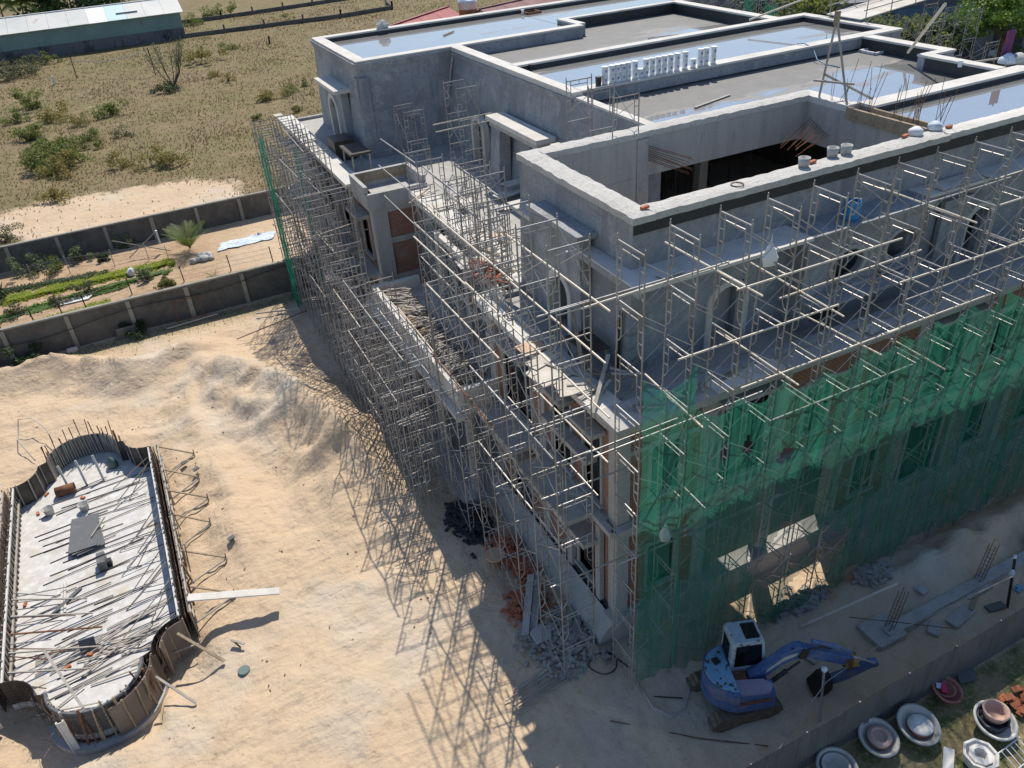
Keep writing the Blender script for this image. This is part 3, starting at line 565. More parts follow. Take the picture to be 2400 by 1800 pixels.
rough_slab(1.93, 2.72, 2.2, 9.95, 14.55, ZP); rough_slab(2.725, 15.2, 2.22, 2.98, 14.55, ZP); rough_slab(2.725, 15.9, 9.2, 9.95, 14.55, ZP, 'rough_mortar')
rough_slab(15.2, BX1-.5, 2.3, 2.95, 14.55, ZP, 'pale_concrete')
part(MB().box(2.0, BX1-.6, 2.25, 2.30, 14.2, 14.56), 'dark_band', 'bitumen')  # black strip just below the parapet top
# court inner walls: deep raw beams, dark hall below
part(MB().box(2.655, 15.3, 9.25, 9.9, 13.0, 14.55), 'court_beam', 'raw_concrete'); part(wall_y(9.25, .6, 2.7, 7.3, 9.3, 12.99, [(6.6, 7.2, 9.3, 9.4)]), 'court_wall', 'raw_concrete'); part(MB().box(6.8, 7.35, 9.2, 9.24, 9.3, 14.5), 'court_pier', 'raw_concrete')
part(MB().box(2.66, 2.70, 2.93, 9.2, 9.3, 14.55), 'court_lining', 'raw_concrete'); part(MB().box(2.7, 15.3, 2.90, 2.94, 9.3, 14.55), 'court_lining', 'raw_concrete')
part(MB().box(15.3, 15.9, 2.95, 9.9, 12.9, 14.52), 'court_end_beam', 'raw_concrete'); part(MB().box(15.15, 15.28, 2.96, 7.0, 14.3, 14.75), 'beam_form', 'wood'); part(MB().box(15.86, 15.96, 2.96, 6.4, 14.5, 14.72), 'beam_form', 'wood')
rough_slab(15.3, 15.95, 7.1, 9.9, 14.52, ZP, 'pale_concrete', amp=.012)
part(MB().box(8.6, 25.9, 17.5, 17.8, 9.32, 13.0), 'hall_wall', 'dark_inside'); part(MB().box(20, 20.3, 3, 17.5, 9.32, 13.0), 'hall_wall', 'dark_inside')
for xx in (9.6, 12.6): part(MB().box(xx, xx+.45, 12.6, 13.05, 9.32, 13.0), 'hall_column', 'raw_concrete')
# roofs (screed under water)
def roof(x0, x1, y0, y1, z, m): return part(MB().box(x0, x1, y0, y1, z-.25, z), 'flat_roof', m)
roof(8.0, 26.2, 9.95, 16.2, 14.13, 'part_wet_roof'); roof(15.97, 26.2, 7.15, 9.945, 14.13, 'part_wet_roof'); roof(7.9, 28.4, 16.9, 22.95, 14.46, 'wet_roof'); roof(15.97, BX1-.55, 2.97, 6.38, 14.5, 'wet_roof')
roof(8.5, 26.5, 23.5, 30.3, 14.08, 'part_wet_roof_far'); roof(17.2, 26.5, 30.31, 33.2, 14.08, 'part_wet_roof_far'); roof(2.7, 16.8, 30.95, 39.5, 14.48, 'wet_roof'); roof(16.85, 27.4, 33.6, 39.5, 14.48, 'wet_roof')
def par_y(y0, y1, x0, x1, zb, coat='far', m='pale_concrete'):      # parapet running along x: plaster core, pale coping, bitumen coat on the roof side
    p = part(MB().box(x0, x1, y0, y1, zb, ZP-.1), 'parapet', 'plaster'); mb = MB().box(x0-.04, x1+.04, y0-.06, y1+.04, ZP-.098, ZP); mb.build('coping', m, p)
    if coat: yy = y0 if coat == 'near' else y1; MB().box(x0+.02, x1-.02, yy-.012 if coat == 'near' else yy, yy if coat == 'near' else yy+.012, zb-.3, ZP-.102).build('waterproof_coat', 'bitumen', p)
    return p
def par_x(x0, x1, y0, y1, zb, coat=None, m='pale_concrete'):
    p = part(MB().box(x0, x1, y0, y1, zb, ZP-.103), 'parapet', 'plaster'); MB().box(x0-.06, x1+.04, y0+.045, y1-.045, ZP-.101, ZP-.002).build('coping', m, p)
    if coat: xx = x0 if coat == 'low' else x1; MB().box(xx-.012 if coat == 'low' else xx, xx if coat == 'low' else xx+.012, y0+.02, y1-.02, zb-.3, ZP-.104).build('waterproof_coat', 'bitumen', p)
    return p
# middle roof
par_y(16.2, 16.85, 8.45, 28.5, 13.9, None); par_y(22.97, 23.48, 8.45, 28.5, 13.9, 'near'); par_x(27.95, 28.5, 16.85, 22.97, 13.9, 'low')
part(MB().box(8.45, 28.48, 16.13, 16.195, 13.95, 14.2), 'dark_foot', 'bitumen')  # black strip along the parapet's foot
# roof between the middle and the court
par_x(25.6, 26.2, 11.4, 16.15, 13.9, 'low'); par_x(24.2, 24.7, 7.2, 11.0, 13.9, 'low'); par_y(11.02, 11.4, 24.2, 26.2, 13.9, 'far')
par_y(6.42, 7.12, 15.97, BX1-.5, 13.9, 'near')
# roof strip behind the middle
par_x(8.0, 8.5, 23.5, 30.3, 13.9, None); par_x(25.9, 26.5, 23.5, 33.2, 13.9, 'low')
# far block
par_y(30.35, 30.95, 2.05, 16.9, 13.9, None); par_y(33.22, 33.6, 17.45, 27.4, 13.9, 'near'); par_x(16.88, 17.4, 30.9, 33.64, 13.9, None); par_y(39.5, 40.1, 2.05, 27.5, 13.9, 'near'); par_x(2.05, 2.65, 30.98, 39.46, 13.9, None)
cornice_y(30.35, 2.05, 8.0, ZP-.1); cornice_x(2.05, 30.3, 40.1, ZP-.1)
slope_wall_y(30.05, 30.35, .5, 1.9, 8.2, 9.3, 13.92, 'block_wall', 'plaster'); slope_wall_x(1.75, 2.05, .5, 30.07, 40.1, 9.3, 13.92, 'block_wall', 'plaster', [(33.6, 35.4, 9.6, 12.3)])
part(MB().box(8.0, 27.4, 39.9, 40.1, 9.3, 13.9), 'block_rear_wall', 'plaster')
arch('x', 1.35, 34.5, .75, 9.6, 11.4, wd=.3); part(wall_x(1.42, .45, 32.6, 36.4, 9.3, 12.8, [(33.7, 35.3, 9.4, 12.2)]), 'front_bay', 'plaster'); part(MB().box(.95, 2.0, 32.2, 36.8, 12.8, 13.0), 'bay_hood', 'pale_concrete')
# middle front wall with porch hood, piers and arch
slope_wall_x(7.0, 7.95, .5, 9.9, 30.1, 9.3, 14.55, 'centre_wall', 'plaster', [(17.6, 19.6, 9.3, 12.4), (24.4, 25.8, 9.3, 12.0)])
part(MB().box(7.85, 8.44, 16.1, 30.3, 14.551, ZP), 'centre_coping', 'pale_concrete'); part(MB().box(8.0, 8.44, 9.96, 16.05, 14.551, ZP-.2), 'centre_coping', 'pale_concrete')
cornice_x(7.95, 16.1, 30.2, ZP-.24)
part(MB().box(6.35, 7.4, 16.9, 22.6, 12.5, 12.72), 'porch_hood', 'pale_concrete'); part(MB().box(6.5, 7.3, 17.1, 22.5, 12.2, 12.5), 'porch_hood_beam', 'raw_concrete')
part(MB().frustum((6.3, 7.0, 21.3, 22.5), (6.6, 7.2, 21.45, 22.4), 9.3, 12.2), 'porch_pier', 'plaster'); part(MB().frustum((6.6, 7.2, 16.9, 17.5), (6.8, 7.3, 16.95, 17.45), 9.3, 12.2), 'porch_pier', 'plaster')
arch('x', 6.95, 25.1, .62, 9.3, 11.2, wd=.22); part(MB().box(6.6, 7.1, 10.0, 16.0, 12.6, 12.75), 'ledge', 'pale_concrete')
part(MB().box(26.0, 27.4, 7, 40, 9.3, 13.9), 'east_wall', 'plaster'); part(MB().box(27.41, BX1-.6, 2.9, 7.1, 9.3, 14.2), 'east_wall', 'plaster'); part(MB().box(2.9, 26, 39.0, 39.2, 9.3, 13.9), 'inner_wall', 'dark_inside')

# ================================================================== SCAFFOLDS
FH, FD = 1.61, 1.18
def frame_mesh(depth=FD, h=FH, r=.024):
    mb = MB()
    for x in (0, depth): mb.tube([(x,0,0),(x,0,h+.02)], r, 6)
    mb.tube([(0,0,h-.05),(depth,0,h-.05)], r, 6); mb.tube([(.18,0,h-.22),(depth-.18,0,h-.22)], r*.8, 5); mb.tube([(depth/2,0,h-.22),(depth/2,0,h-.05)], r*.7, 4, False)
    for s, x in ((1, 0), (-1, depth)):
        i = x+s*.2
        mb.tube([(i,0,h-.05),(i,0,.62),(i-s*.04,0,.5),(i-s*.1,0,.42),(x,0,.36)], r*.72, 5, False)
        for z in (.78, 1.12): mb.tube([(x,0,z),(i,0,z)], r*.65, 4, False)
    mb.tube([(0,0,h),(0,0,h+.11)], r*.7, 5); mb.tube([(depth,0,h),(depth,0,h+.11)], r*.7, 5)
    me = bpy.data.meshes.new('frame'); me.from_pydata(mb.v, [], mb.f); me.materials.append(MAT['steel']); return me
def brace_mesh(sp, h=FH, r=.0135):
    mb = MB(); mb.tube([(0,0,.30),(0,sp,h-.22)], r, 4); mb.tube([(.02,0,h-.22),(.02,sp,.30)], r, 4)
    me = bpy.data.meshes.new('cross_brace'); me.from_pydata(mb.v, [], mb.f); me.materials.append(MAT['steel']); return me
FRAME = frame_mesh(); FRAME_WIDE = frame_mesh(1.22)
BRACES = {}
def child(name, me, par, loc, rot=0.0, tilt=0.0):
    o = bpy.data.objects.new(name, me); COL.objects.link(o); o.parent = par; o.location = loc; o.rotation_euler = (tilt, 0, rot); return o
PIPES = {}
def pipe_mesh(L, r, m):
    k = (round(L, 1), r, m)
    if k not in PIPES:
        me = bpy.data.meshes.new('pipe'); mb = MB().tube([(0,0,0),(L,0,0)], r, 6); me.from_pydata(mb.v, [], mb.f); me.materials.append(MAT[m]); PIPES[k] = me
    return PIPES[k]
def pipe_child(par, p, q, r=.024, m='steel', name='ledger_pipe'):
    p, q = Vector(p), Vector(q); d = q-p; o = bpy.data.objects.new(name, pipe_mesh(round(d.length, 1), r, m)); COL.objects.link(o); o.parent = par
    o.location = p-Vector(wloc(par)); o.rotation_euler = d.to_track_quat('X', 'Z').to_euler(); return o
def scaffold(label, base, along, n, sp, lifts, z0=0.0, skip=0.0, inner=.6, group=None, outer=.93, name='scaffold', mesh=None):
    """frames stand across the run; along = 'x' or 'y'; base = outer foot of the first frame; lifts(i) = number of frames stacked"""
    t = thing(name, label, 'scaffold', (base[0], base[1], z0), group)
    if sp not in BRACES: BRACES[sp] = brace_mesh(sp)
    rot = R_(90) if along == 'x' else 0.0            # frame depth along +y for runs along x, +x for runs along y
    nf = nb = 0
    for i in range(n):
        nl = lifts(i); nx2 = lifts(i+1) if i+1 < n else 0
        wob = rnd(-.03, .03)
        for k in range(nl):
            if random.random() < skip and k == nl-1: continue
            loc = (i*sp+wob, 0, k*FH) if along == 'x' else (0, i*sp+wob, k*FH)
            if nf < 300: child('frame', mesh or FRAME, t, loc, rot+rnd(-.012, .012)); nf += 1
            if k < nx2 and i+1 < n:
                for dd, pr in ((0.0, outer), (FD, inner)):
                    if random.random() < pr and nb < 300:
                        l2 = (loc[0], dd, loc[2]) if along == 'x' else (dd, loc[1], loc[2])
                        child('cross_brace', BRACES[sp], t, l2, R_(-90) if along == 'x' else 0.0); nb += 1
    return t
# long side, ten lifts high, frames across the wall
S1 = scaffold('tall steel frame scaffold along the long netted side of the villa', (-.85, -2.43), 'x', 19, 1.54, lambda i: 10, inner=.45)
for z, y, x0, x1, m in [(14.5, -1.3, -1.9, 2.6, 'cream_pipe'), (14.45, -2.5, 1.9, 7.6, 'cream_pipe'), (12.95, -2.5, .2, 5.6, 'cream_pipe'), (12.9, -1.28, 4.6, 10.2, 'cream_pipe'), (12.97, -2.48, 7.9, 13.8, 'cream_pipe'), (13.05, -2.52, 12.9, 20.4, 'cream_pipe'), (11.3, -2.5, 2.4, 8.4, 'cream_pipe'), (11.32, -2.46, 7.6, 12.4, 'cream_pipe'), (11.3, -1.3, 10, 16, 'steel'), (14.5, -1.28, 8.4, 13.6, 'steel'), (14.5, -2.5, 11.5, 17.2, 'cream_pipe'), (9.7, -1.3, -1.6, 4.4, 'steel'), (9.72, -2.52, 3.6, 9.4, 'steel'), (6.5, -2.5, -1.5, 4.5, 'steel'), (4.9, -1.3, 2, 8, 'steel'), (14.52, -1.25, 16.2, 21, 'steel')]:
    pipe_child(S1, (x0, y, z), (x1, y, z+rnd(-.05, .08)), .03, m)
for x, z, y0, y1 in [(2.2, 14.45, -3.1, .9), (5.3, 12.9, -3.0, 1.0), (6.9, 11.25, -3.2, .2), (8.4, 12.95, -3.1, .6), (0.5, 11.2, -3.3, -.4), (3.8, 11.3, -3.2, .3), (9.9, 14.5, -3.0, .4), (13.0, 12.9, -3.1, .8), (5.4, 9.7, -3.0, -.2), (1.0, 8.0, -3.1, -.2), (10.0, 9.7, -3.2, 0)]:
    pipe_child(S1, (x, y0, z), (x+rnd(-.2, .2), y1, z+rnd(-.03, .03)), .028, 'cream_pipe' if random.random() < .6 else 'steel', 'putlog_pipe')
# front of the near wing
S2 = scaffold('steel frame scaffold at the front of the near brick wing', (-2.6, -.9), 'y', 7, 1.6, lambda i: (10, 10, 10, 9, 8, 8, 7)[i], inner=.3, outer=.75)
for z, x, y0, y1, m in [(14.5, -1.4, -1.8, 4.0, 'cream_pipe'), (14.5, -2.65, 1.0, 6.8, 'cream_pipe'), (12.9, -1.4, -1.6, 4.2, 'cream_pipe'), (12.95, -2.62, -1.2, 4.6, 'cream_pipe'), (11.3, -1.4, -1.8, 3.6, 'cream_pipe'), (11.3, -2.6, 2.5, 8.5, 'cream_pipe'), (9.7, -1.38, -1.7, 2.8, 'cream_pipe'), (9.7, -2.62, -.8, 5.0, 'steel'), (8.1, -1.4, -1.2, 4.8, 'steel'), (6.5, -2.6, -1.3, 5.0, 'steel'), (4.9, -1.4, 0, 6, 'steel'), (12.9, -2.62, 4.0, 9.2, 'cream_pipe'), (8.1, -2.62, 3.4, 9.0, 'rust')]: pipe_child(S2, (x, y0, z), (x, y1, z+rnd(-.04, .06)), .03, m)
for y, z, x0, x1 in [(-1.1, 9.75, -1.7, 1.4), (-.5, 8.1, -2.9, .2), (.9, 9.6, -3.2, .8), (2.4, 11.25, -3.3, .6), (-1.0, 14.45, -3.0, .8), (2.5, 6.4, -3.1, .2), (-1.0, 4.9, -3.0, 0.4)]: pipe_child(S2, (x0, y, z), (x1, y, z+rnd(-.1, .1)), .028, 'steel', 'putlog_pipe')
# front of the porch
S3 = scaffold('dense low steel scaffold in front of the porch parapet', (-3.65, 9.0), 'y', 13, 1.08, lambda i: 5 if i % 4 else 6, inner=.75)
S3b = scaffold('second row of scaffold frames on the sand before the porch', (-4.05, 9.6), 'y', 10, 1.3, lambda i: 3 if i % 3 else 4, inner=.5)
# on the porch floor
S5 = scaffold('scaffold standing on the porch floor behind the timber pile', (.0, 9.7), 'y', 6, 1.5, lambda i: 5 if i != 3 else 4, z0=5.3, inner=.6)
S5b = scaffold('inner scaffold against the recessed centre wall', (1.22, 10.3), 'y', 4, 1.6, lambda i: (4, 4, 5, 4)[i], z0=5.3, inner=.4)
for sc_, x in ((S3, -3.68), (S3, -2.42), (S5, -.02), (S5, 1.2)):
    for k in range(10):
        z = (rnd(0, 5)//1)*FH+FH-.1+(5.3 if sc_ is S5 else 0); y0 = rnd(9, 17); pipe_child(sc_, (x, y0, z), (x, y0+rnd(3, 6), z+rnd(-.1, .15)), .027, random.choice(['steel', 'cream_pipe', 'steel']))
for k in range(16):
    y = rnd(9, 22); z = (rnd(1, 5)//1)*FH; pipe_child(S3, (-4.2, y, z), (rnd(-2.2, -1.8), y+rnd(-.3, .3), z+rnd(-.3, .5)), .025, 'steel', 'putlog_pipe')
# front of the far wing, two rows
S4 = scaffold('dense scaffold at the front of the far wing, outer row beside the green net', (-3.65, 23.2), 'y', 12, 1.15, lambda i: 7, inner=.7)
S4b = scaffold('dense scaffold at the front of the far wing, inner row by the windows', (-2.3, 23.5), 'y', 11, 1.25, lambda i: 7 if i > 2 else 6, inner=.7)
for k in range(26):
    y = rnd(23, 36); z = (rnd(1, 7)//1)*FH; pipe_child(S4, (-3.9, y, z), (rnd(-1.2, -.2), y+rnd(-.4, .4), z+rnd(-.3, .3)), .027, random.choice(['steel', 'cream_pipe']), 'putlog_pipe')
for k in range(18):
    x = random.choice((-3.7, -2.4, -2.3, -1.1)); y = rnd(22.5, 30); z = (rnd(1, 7.9)//1)*FH; pipe_child(S4b, (x, y, z), (x, y+rnd(3, 6), z+rnd(-.3, .3)), .027, random.choice(['steel', 'cream_pipe']))
# towers on the terrace
scaffold('scaffold tower on the terrace between near block and centre wall', (5.85, 9.5), 'y', 3, 1.75, lambda i: 4, z0=9.75, inner=.9)
scaffold('scaffold tower on the far terrace below the centre hood', (3.2, 26.5), 'y', 2, 1.7, lambda i: 2, z0=9.4, inner=.9)
scaffold('scaffold bay on the near terrace before the front bay', (-.25, 8.9), 'y', 2, 1.7, lambda i: 3, z0=9.8, inner=.9)
t_ = scaffold('scaffold tower at the porch hood of the centre wall', (5.0, 22.9), 'y', 2, 1.7, lambda i: 3, z0=9.4, inner=.9)
for z in (12.3, 12.6): pipe_child(t_, (3.6, 22.8+z-12.3, z), (7.2, 22.9+z-12.3, z), .03, 'cream_pipe')
# scaffold behind the centre roof and under the gangway, street side
S8 = scaffold('street side scaffold with net scraps behind the roof strip', (31.2, 29.0), 'y', 6, 1.6, lambda i: 9, inner=.5)
S9 = scaffold('scaffold carrying the gangway beside the middle roof', (32.0, 12.5), 'y', 7, 1.6, lambda i: (7, 7, 8, 9, 9, 9, 9)[i], inner=.8)
S9b = scaffold('outer scaffold below the far end of the gangway', (36.5, 13.5), 'y', 6, 1.6, lambda i: (6, 7, 8, 9, 9, 9)[i], inner=.8)
pipe_child(S9, onz(2128, 123, 14.6), onz(2215, 10, 17.2), .07, 'cream_pipe', 'raking_prop'); pipe_child(S9, (31, 14.5, 12.8), (38, 13.2, 12.8), .05, 'cream_pipe')
pipe_child(S9, (32, 12.2, 13), (38, 12.0, 13), .04, 'steel')

# ------------------------------------------------------------------ safety nets
def net(label, pts_top, zbot, y, seed, holes=(), group='green nets on the long side', amp=.11, along='x'):
    """one hanging sheet: pts_top = [(s, ztop)] along the run, gathered folds, ragged foot"""
    rs = random.Random(seed); mb = MB(); s0, s1 = pts_top[0][0], pts_top[-1][0]; n = int((s1-s0)/.09); m_ = 46; idx = {}
    xs = [p[0] for p in pts_top]; zs = [p[1] for p in pts_top]
    for i in range(n+1):
        s = s0+(s1-s0)*i/n; zt = float(np.interp(s, xs, zs))
        k = next((j for j in range(len(xs)-1) if xs[j] <= s <= xs[j+1]), 0); u = (s-xs[k])/(xs[k+1]-xs[k]); zt -= .8*math.sin(math.pi*u)**.8*(xs[k+1]-xs[k])/1.54*.6*(1+.8*fbm(k*3.1+seed, 1))
        zb = zbot(s)
        for j in range(m_+1):
            v = j/m_; z = zt+(zb-zt)*v; fold = math.sin(s*9+2.2*fbm(s*.9, v*1.5, seed)+seed)*.5+fbm(s*1.7, z*.18, seed+4)
            off = amp*fold*(.35+.9*v)-.16*math.sin(math.pi*u)*(.3+.7*v)+.1*fbm(s*.4, z*.5, seed+9)
            idx[i, j] = len(mb.v); mb.v.append((s, y+off, z) if along == 'x' else (y+off, s, z))
    for i in range(n):
        for j in range(m_):
            p = mb.v[idx[i, j]]; s = p[0] if along == 'x' else p[1]
            if any(((s-hx)/rx)**2+((p[2]-hz)/rz)**2 < 1+.55*fbm(s*1.3, p[2]*1.3, 3) for hx, hz, rx, rz in holes): continue
            mb.f.append((idx[i, j], idx[i+1, j], idx[i+1, j+1], idx[i, j+1]))
    return one(mb, 'safety_net', 'green_net', label, 'net', group, smooth=True)
HO = [(4.9, 3.9, 1.15, 1.35), (7.0, 3.2, .95, .8), (6.4, 1.9, .8, .7)]
net('green safety net at the villa corner, its top gathered highest', [(-.88, 12.75), (.78, 12.75)], lambda s: .9-.4*abs(s), -2.58, 1)
net('green safety net second from the corner with small tears', [(.76, 11.4), (2.32, 11.1), (3.86, 11.0)], lambda s: .35, -2.56, 2, [(1.9, 9.4, .17, .3), (2.75, 9.35, .16, .28), (4.1, 3.9, .6, 1.1)])
net('green safety net with the big torn hole near the ground', [(3.84, 11.15), (5.4, 11.0), (6.95, 11.15), (8.5, 11.1)], lambda s: .5+.35*math.sin(s*2), -2.56, 3, HO+[(4.3, 8.4, .35, .25)])
net('green safety net in the middle of the long side above the sand bank', [(8.48, 11.25), (10.0, 11.15), (11.55, 11.3), (13.1, 11.25)], lambda s: 1.0+.2*math.sin(s*1.7), -2.57, 4, [(12.7, 8.2, .16, .9)])
net('green safety net towards the right end of the long side', [(13.08, 11.4), (14.6, 11.4), (16.2, 11.4), (17.7, 11.4)], lambda s: 1.0, -2.57, 5)
net('green safety net at the right hand end of the long side', [(17.68, 11.4), (19.2, 11.4), (20.8, 11.4), (22.4, 11.4), (24, 11.4)], lambda s: .9, -2.57, 6)
net('narrow green net hanging at the outer edge of the far wing scaffold', [(31.1, 11.5), (32.3, 11.4), (33.6, 11.2)], lambda s: .2, -3.78, 7, group='green nets on the far wing', along='y')
net('green net scrap hanging between the two far wing scaffold rows', [(29.0, 11.3), (30.6, 11.0)], lambda s: 1.5, -2.36, 8, group='green nets on the far wing', along='y')
net('green net scrap on the street side scaffold, left piece', [(31.0, 15.2), (32.0, 15.0)], lambda s: 12.0, 31.05, 9, group='green nets street side', along='y')
net('green net scrap on the street side scaffold, right piece', [(28.6, 14.6), (29.8, 14.8)], lambda s: 12.0, 31.05, 10, group='green nets street side', along='y')

# ================================================================== POOL FORMWORK
pool = thing('pool_formwork', 'long shallow pool shell in plywood formwork with scalloped round ends on the sand', 'pool formwork', (POOL_C[0], POOL_C[1], 0))
cx, cy = POOL_C
def end_path(sg, yo):                                   # right half then left half of one scalloped end, from the +x side to the -x side
    pts = [(3.05, sg*(yo-1.2))]; n = 7
    og = [(3.05-1.15*math.sin(a), sg*(yo+1.15-1.15*math.cos(a))) for a in np.linspace(0, math.pi/2, n)]
    a_ = [(1.55*math.cos(t), sg*(yo+1.3+1.45*math.sin(t))) for t in np.linspace(0, math.pi, 19)]
    return og, [(1.9, sg*(yo+1.15)), (1.56, sg*(yo+1.3))], a_, [(-1.56, sg*(yo+1.3)), (-1.9, sg*(yo+1.15))], [(-x, y) for x, y in og[::-1]]
far_end = end_path(1, 5.9); near_end = end_path(-1, 5.95)
outline = [(3.05, -5.95)]+[(3.05, 5.9)]+[p for seg in far_end for p in seg]+[(-3.05, 5.9), (-3.05, -5.95)]+[p for seg in near_end[::-1] for p in seg[::-1]]
W = lambda p: (p[0]+cx, p[1]+cy)
def dedupe(ps):
    o = []
    for p in ps:
        if not o or math.hypot(p[0]-o[-1][0], p[1]-o[-1][1]) > .02: o.append(p)
    if math.hypot(o[0][0]-o[-1][0], o[0][1]-o[-1][1]) < .02: o.pop()
    return o
outline = dedupe(outline)
def offset_path(ps, d):
    o = []
    for i, p in enumerate(ps):
        a = ps[max(i-1, 0)]; b_ = ps[min(i+1, len(ps)-1)]; dx, dy = b_[0]-a[0], b_[1]-a[1]; l = math.hypot(dx, dy) or 1; o.append((p[0]+dy/l*d, p[1]-dx/l*d))
    return o
part(MB().prism([W(p) for p in outline], -.28, .0), 'base_slab', 'slab_concrete', pool)
STUD = {}
def stud(par, x, y, z0, z1, s=.05, m='weathered_wood', lean=(0, 0)):
    k = (round(z1-z0, 2), s, m)
    if k not in STUD: me = bpy.data.meshes.new('stud'); mb = MB().box(-s/2, s/2, -s/2, s/2, 0, z1-z0); me.from_pydata(mb.v, [], mb.f); me.materials.append(MAT[m]); STUD[k] = me
    o = bpy.data.objects.new('stud', STUD[k]); COL.objects.link(o); o.parent = par; p0 = wloc(par); o.location = (x-p0[0], y-p0[1], z0-p0[2]); o.rotation_euler = (lean[0], lean[1], rnd(-.2, .2)); return o
def skin(path, side, z0, z1, m, studs=.28, smat='weathered_wood', stud_side=1, plen=4, sz=.05):
    ps = [W(p) for p in path]; th = .022
    a = offset_path(ps, side); b_ = offset_path(ps, side+th)
    for i in range(0, len(ps)-1, plen):
        mb = MB(); seg = list(range(i, min(i+plen, len(ps)-1)+1))
        mb.strip([(*a[k], z0) for k in seg], [(*a[k], z1) for k in seg]); mb.strip([(*b_[k], z1) for k in seg], [(*b_[k], z0) for k in seg]); mb.strip([(*a[k], z1) for k in seg], [(*b_[k], z1) for k in seg])
        part(mb, 'form_panel', m, pool)
    st = offset_path(ps, side+(th+.03 if stud_side > 0 else -.03)); L = 0
    for k in range(len(ps)-1):
        d = math.hypot(st[k+1][0]-st[k][0], st[k+1][1]-st[k][1]); q = L
        while studs and q < d:
            t = q/d; stud(pool, st[k][0]+(st[k+1][0]-st[k][0])*t, st[k][1]+(st[k+1][1]-st[k][1])*t, z0, z1+rnd(0, .1)*(1 if studs else 0), sz, smat, (rnd(-.04, .04), rnd(-.04, .04))); q += studs
        L = q-d if studs else 0
def cage(path, side, z0, z1):                            # rebar mat standing between the two skins
    ps = offset_path([W(p) for p in path], side); mb = MB(); pts = []
    for k in range(len(ps)-1):
        d = math.hypot(ps[k+1][0]-ps[k][0], ps[k+1][1]-ps[k][1]); n = max(1, int(d/.15))
        for i in range(n): pts.append((ps[k][0]+(ps[k+1][0]-ps[k][0])*i/n, ps[k][1]+(ps[k+1][1]-ps[k][1])*i/n))
    for p in pts: mb.tube([(p[0], p[1], z0), (p[0]+rnd(-.02, .02), p[1]+rnd(-.02, .02), z1+rnd(.0, .12))], .008, 4, False)
    for z in np.arange(z0+.1, z1, .16): mb.tube([(*p, z) for p in ps], .008, 4, False)
    for p in pts[::2]: mb.tube([(p[0]-.05, p[1]-.04, z1-.02), (p[0]+.05, p[1]+.04, z1+.02)], .007, 4, False)
    return part(mb, 'rebar_cage', 'rebar', pool)
def fine(path, n=6):
    o = []
    for a, b_ in zip(path, path[1:]): o += [(a[0]+(b_[0]-a[0])*i/n, a[1]+(b_[1]-a[1])*i/n) for i in range(n)]
    return o+[path[-1]]
HW = 1.18
right = [(3.05, -5.95), (3.05, 5.9)]; left = [(-3.05, 5.9), (-3.05, -5.95)]
# side walls: two skins with the cage between, rails on top
for path in (right, left):
    f_ = fine(path, 12)
    skin(f_, -.02, .0, HW, 'film_ply', .36, 'weathered_wood', -1); skin(f_, .26, -.25, HW, 'film_ply_outer', .45, 'wood', 1); cage(path, .13, -.1, HW)
    a = offset_path([W(p) for p in path], -.09); b_ = offset_path([W(p) for p in path], .34)
    for q, m_ in ((a, 'pale_concrete'), (b_, 'weathered_wood')):
        for z in (HW-.06, .45): part(MB().bar((*q[0], z), (*q[1], z), .07, .08), 'rail', m_ if z > 1 else 'weathered_wood', pool)
# far end: dark single skins at the shoulders, studded bulge
for seg in (far_end[0], far_end[4]): skin(seg, .0, -.1, HW, 'film_ply', .55, 'weathered_wood', -1)
for seg in (far_end[1], far_end[3]): skin(seg, .0, -.1, HW, 'film_ply', 0)
skin(far_end[2], .0, -.1, HW, 'grey_sheet', .13, 'weathered_wood', -1, 3, .045)
for k in range(15):
    t = math.pi*(k+.5)/15; p = W((1.6*math.cos(t), 5.9+1.3+1.5*math.sin(t))); stud(pool, p[0], p[1], .3, 1.75+rnd(-.25, .35), .04, 'rust', (rnd(-.1, .1), rnd(-.1, .1)))
for k in range(3):
    p = W((-.9+.75*k, 6.0)); stud(pool, p[0], p[1], 0, 1.35, .09, 'pale_concrete', (R_(-20), R_(-6)))
# near end: cage bare on the left half of the bulge, panels on the right half
for seg in (near_end[0],): skin(seg, .0, .0, HW, 'film_ply', 0); skin(seg, -.30, -.4, HW, 'film_ply_outer', .6, 'wood', -1); cage(seg, -.15, -.3, HW)
for seg in (near_end[4],): skin(seg, .0, .0, HW, 'film_ply', 0); cage(seg, -.15, -.3, HW-.1)
for seg in (near_end[1], near_end[3]): skin(seg, .0, .0, HW, 'film_ply', 0); skin(seg, -.3, -.4, HW-.02, 'film_ply', 0) if seg is near_end[1] else cage(seg, -.15, -.3, HW-.1)
nb = near_end[2]; skin(nb, .0, .0, HW, 'grey_sheet', .24, 'weathered_wood', 1, 3); skin(nb[:9], -.30, -.4, HW, 'film_ply_outer', .5, 'wood', -1, 3); cage(nb, -.16, -.3, HW)
part(MB().prism(offset_path([W(p) for p in nb], -.42)+offset_path([W(p) for p in nb], -.1)[::-1], -.7, -.28), 'base_ring', 'raw_concrete', pool)
part(MB().tube([(*p, HW-.02) for p in offset_path([W(p) for p in nb], -.0)], .07, 6), 'curved_rail', 'grey_sheet', pool)
mb = MB(); 
for dx in (0, .2): mb.box(-18.38+dx, -18.33+dx, 4.85, 4.93, -.6, 1.25)
mb.box(-18.33, -18.18, 4.87, 4.9, -.6, 1.2); part(mb, 'corner_post', 'pale_concrete', pool)
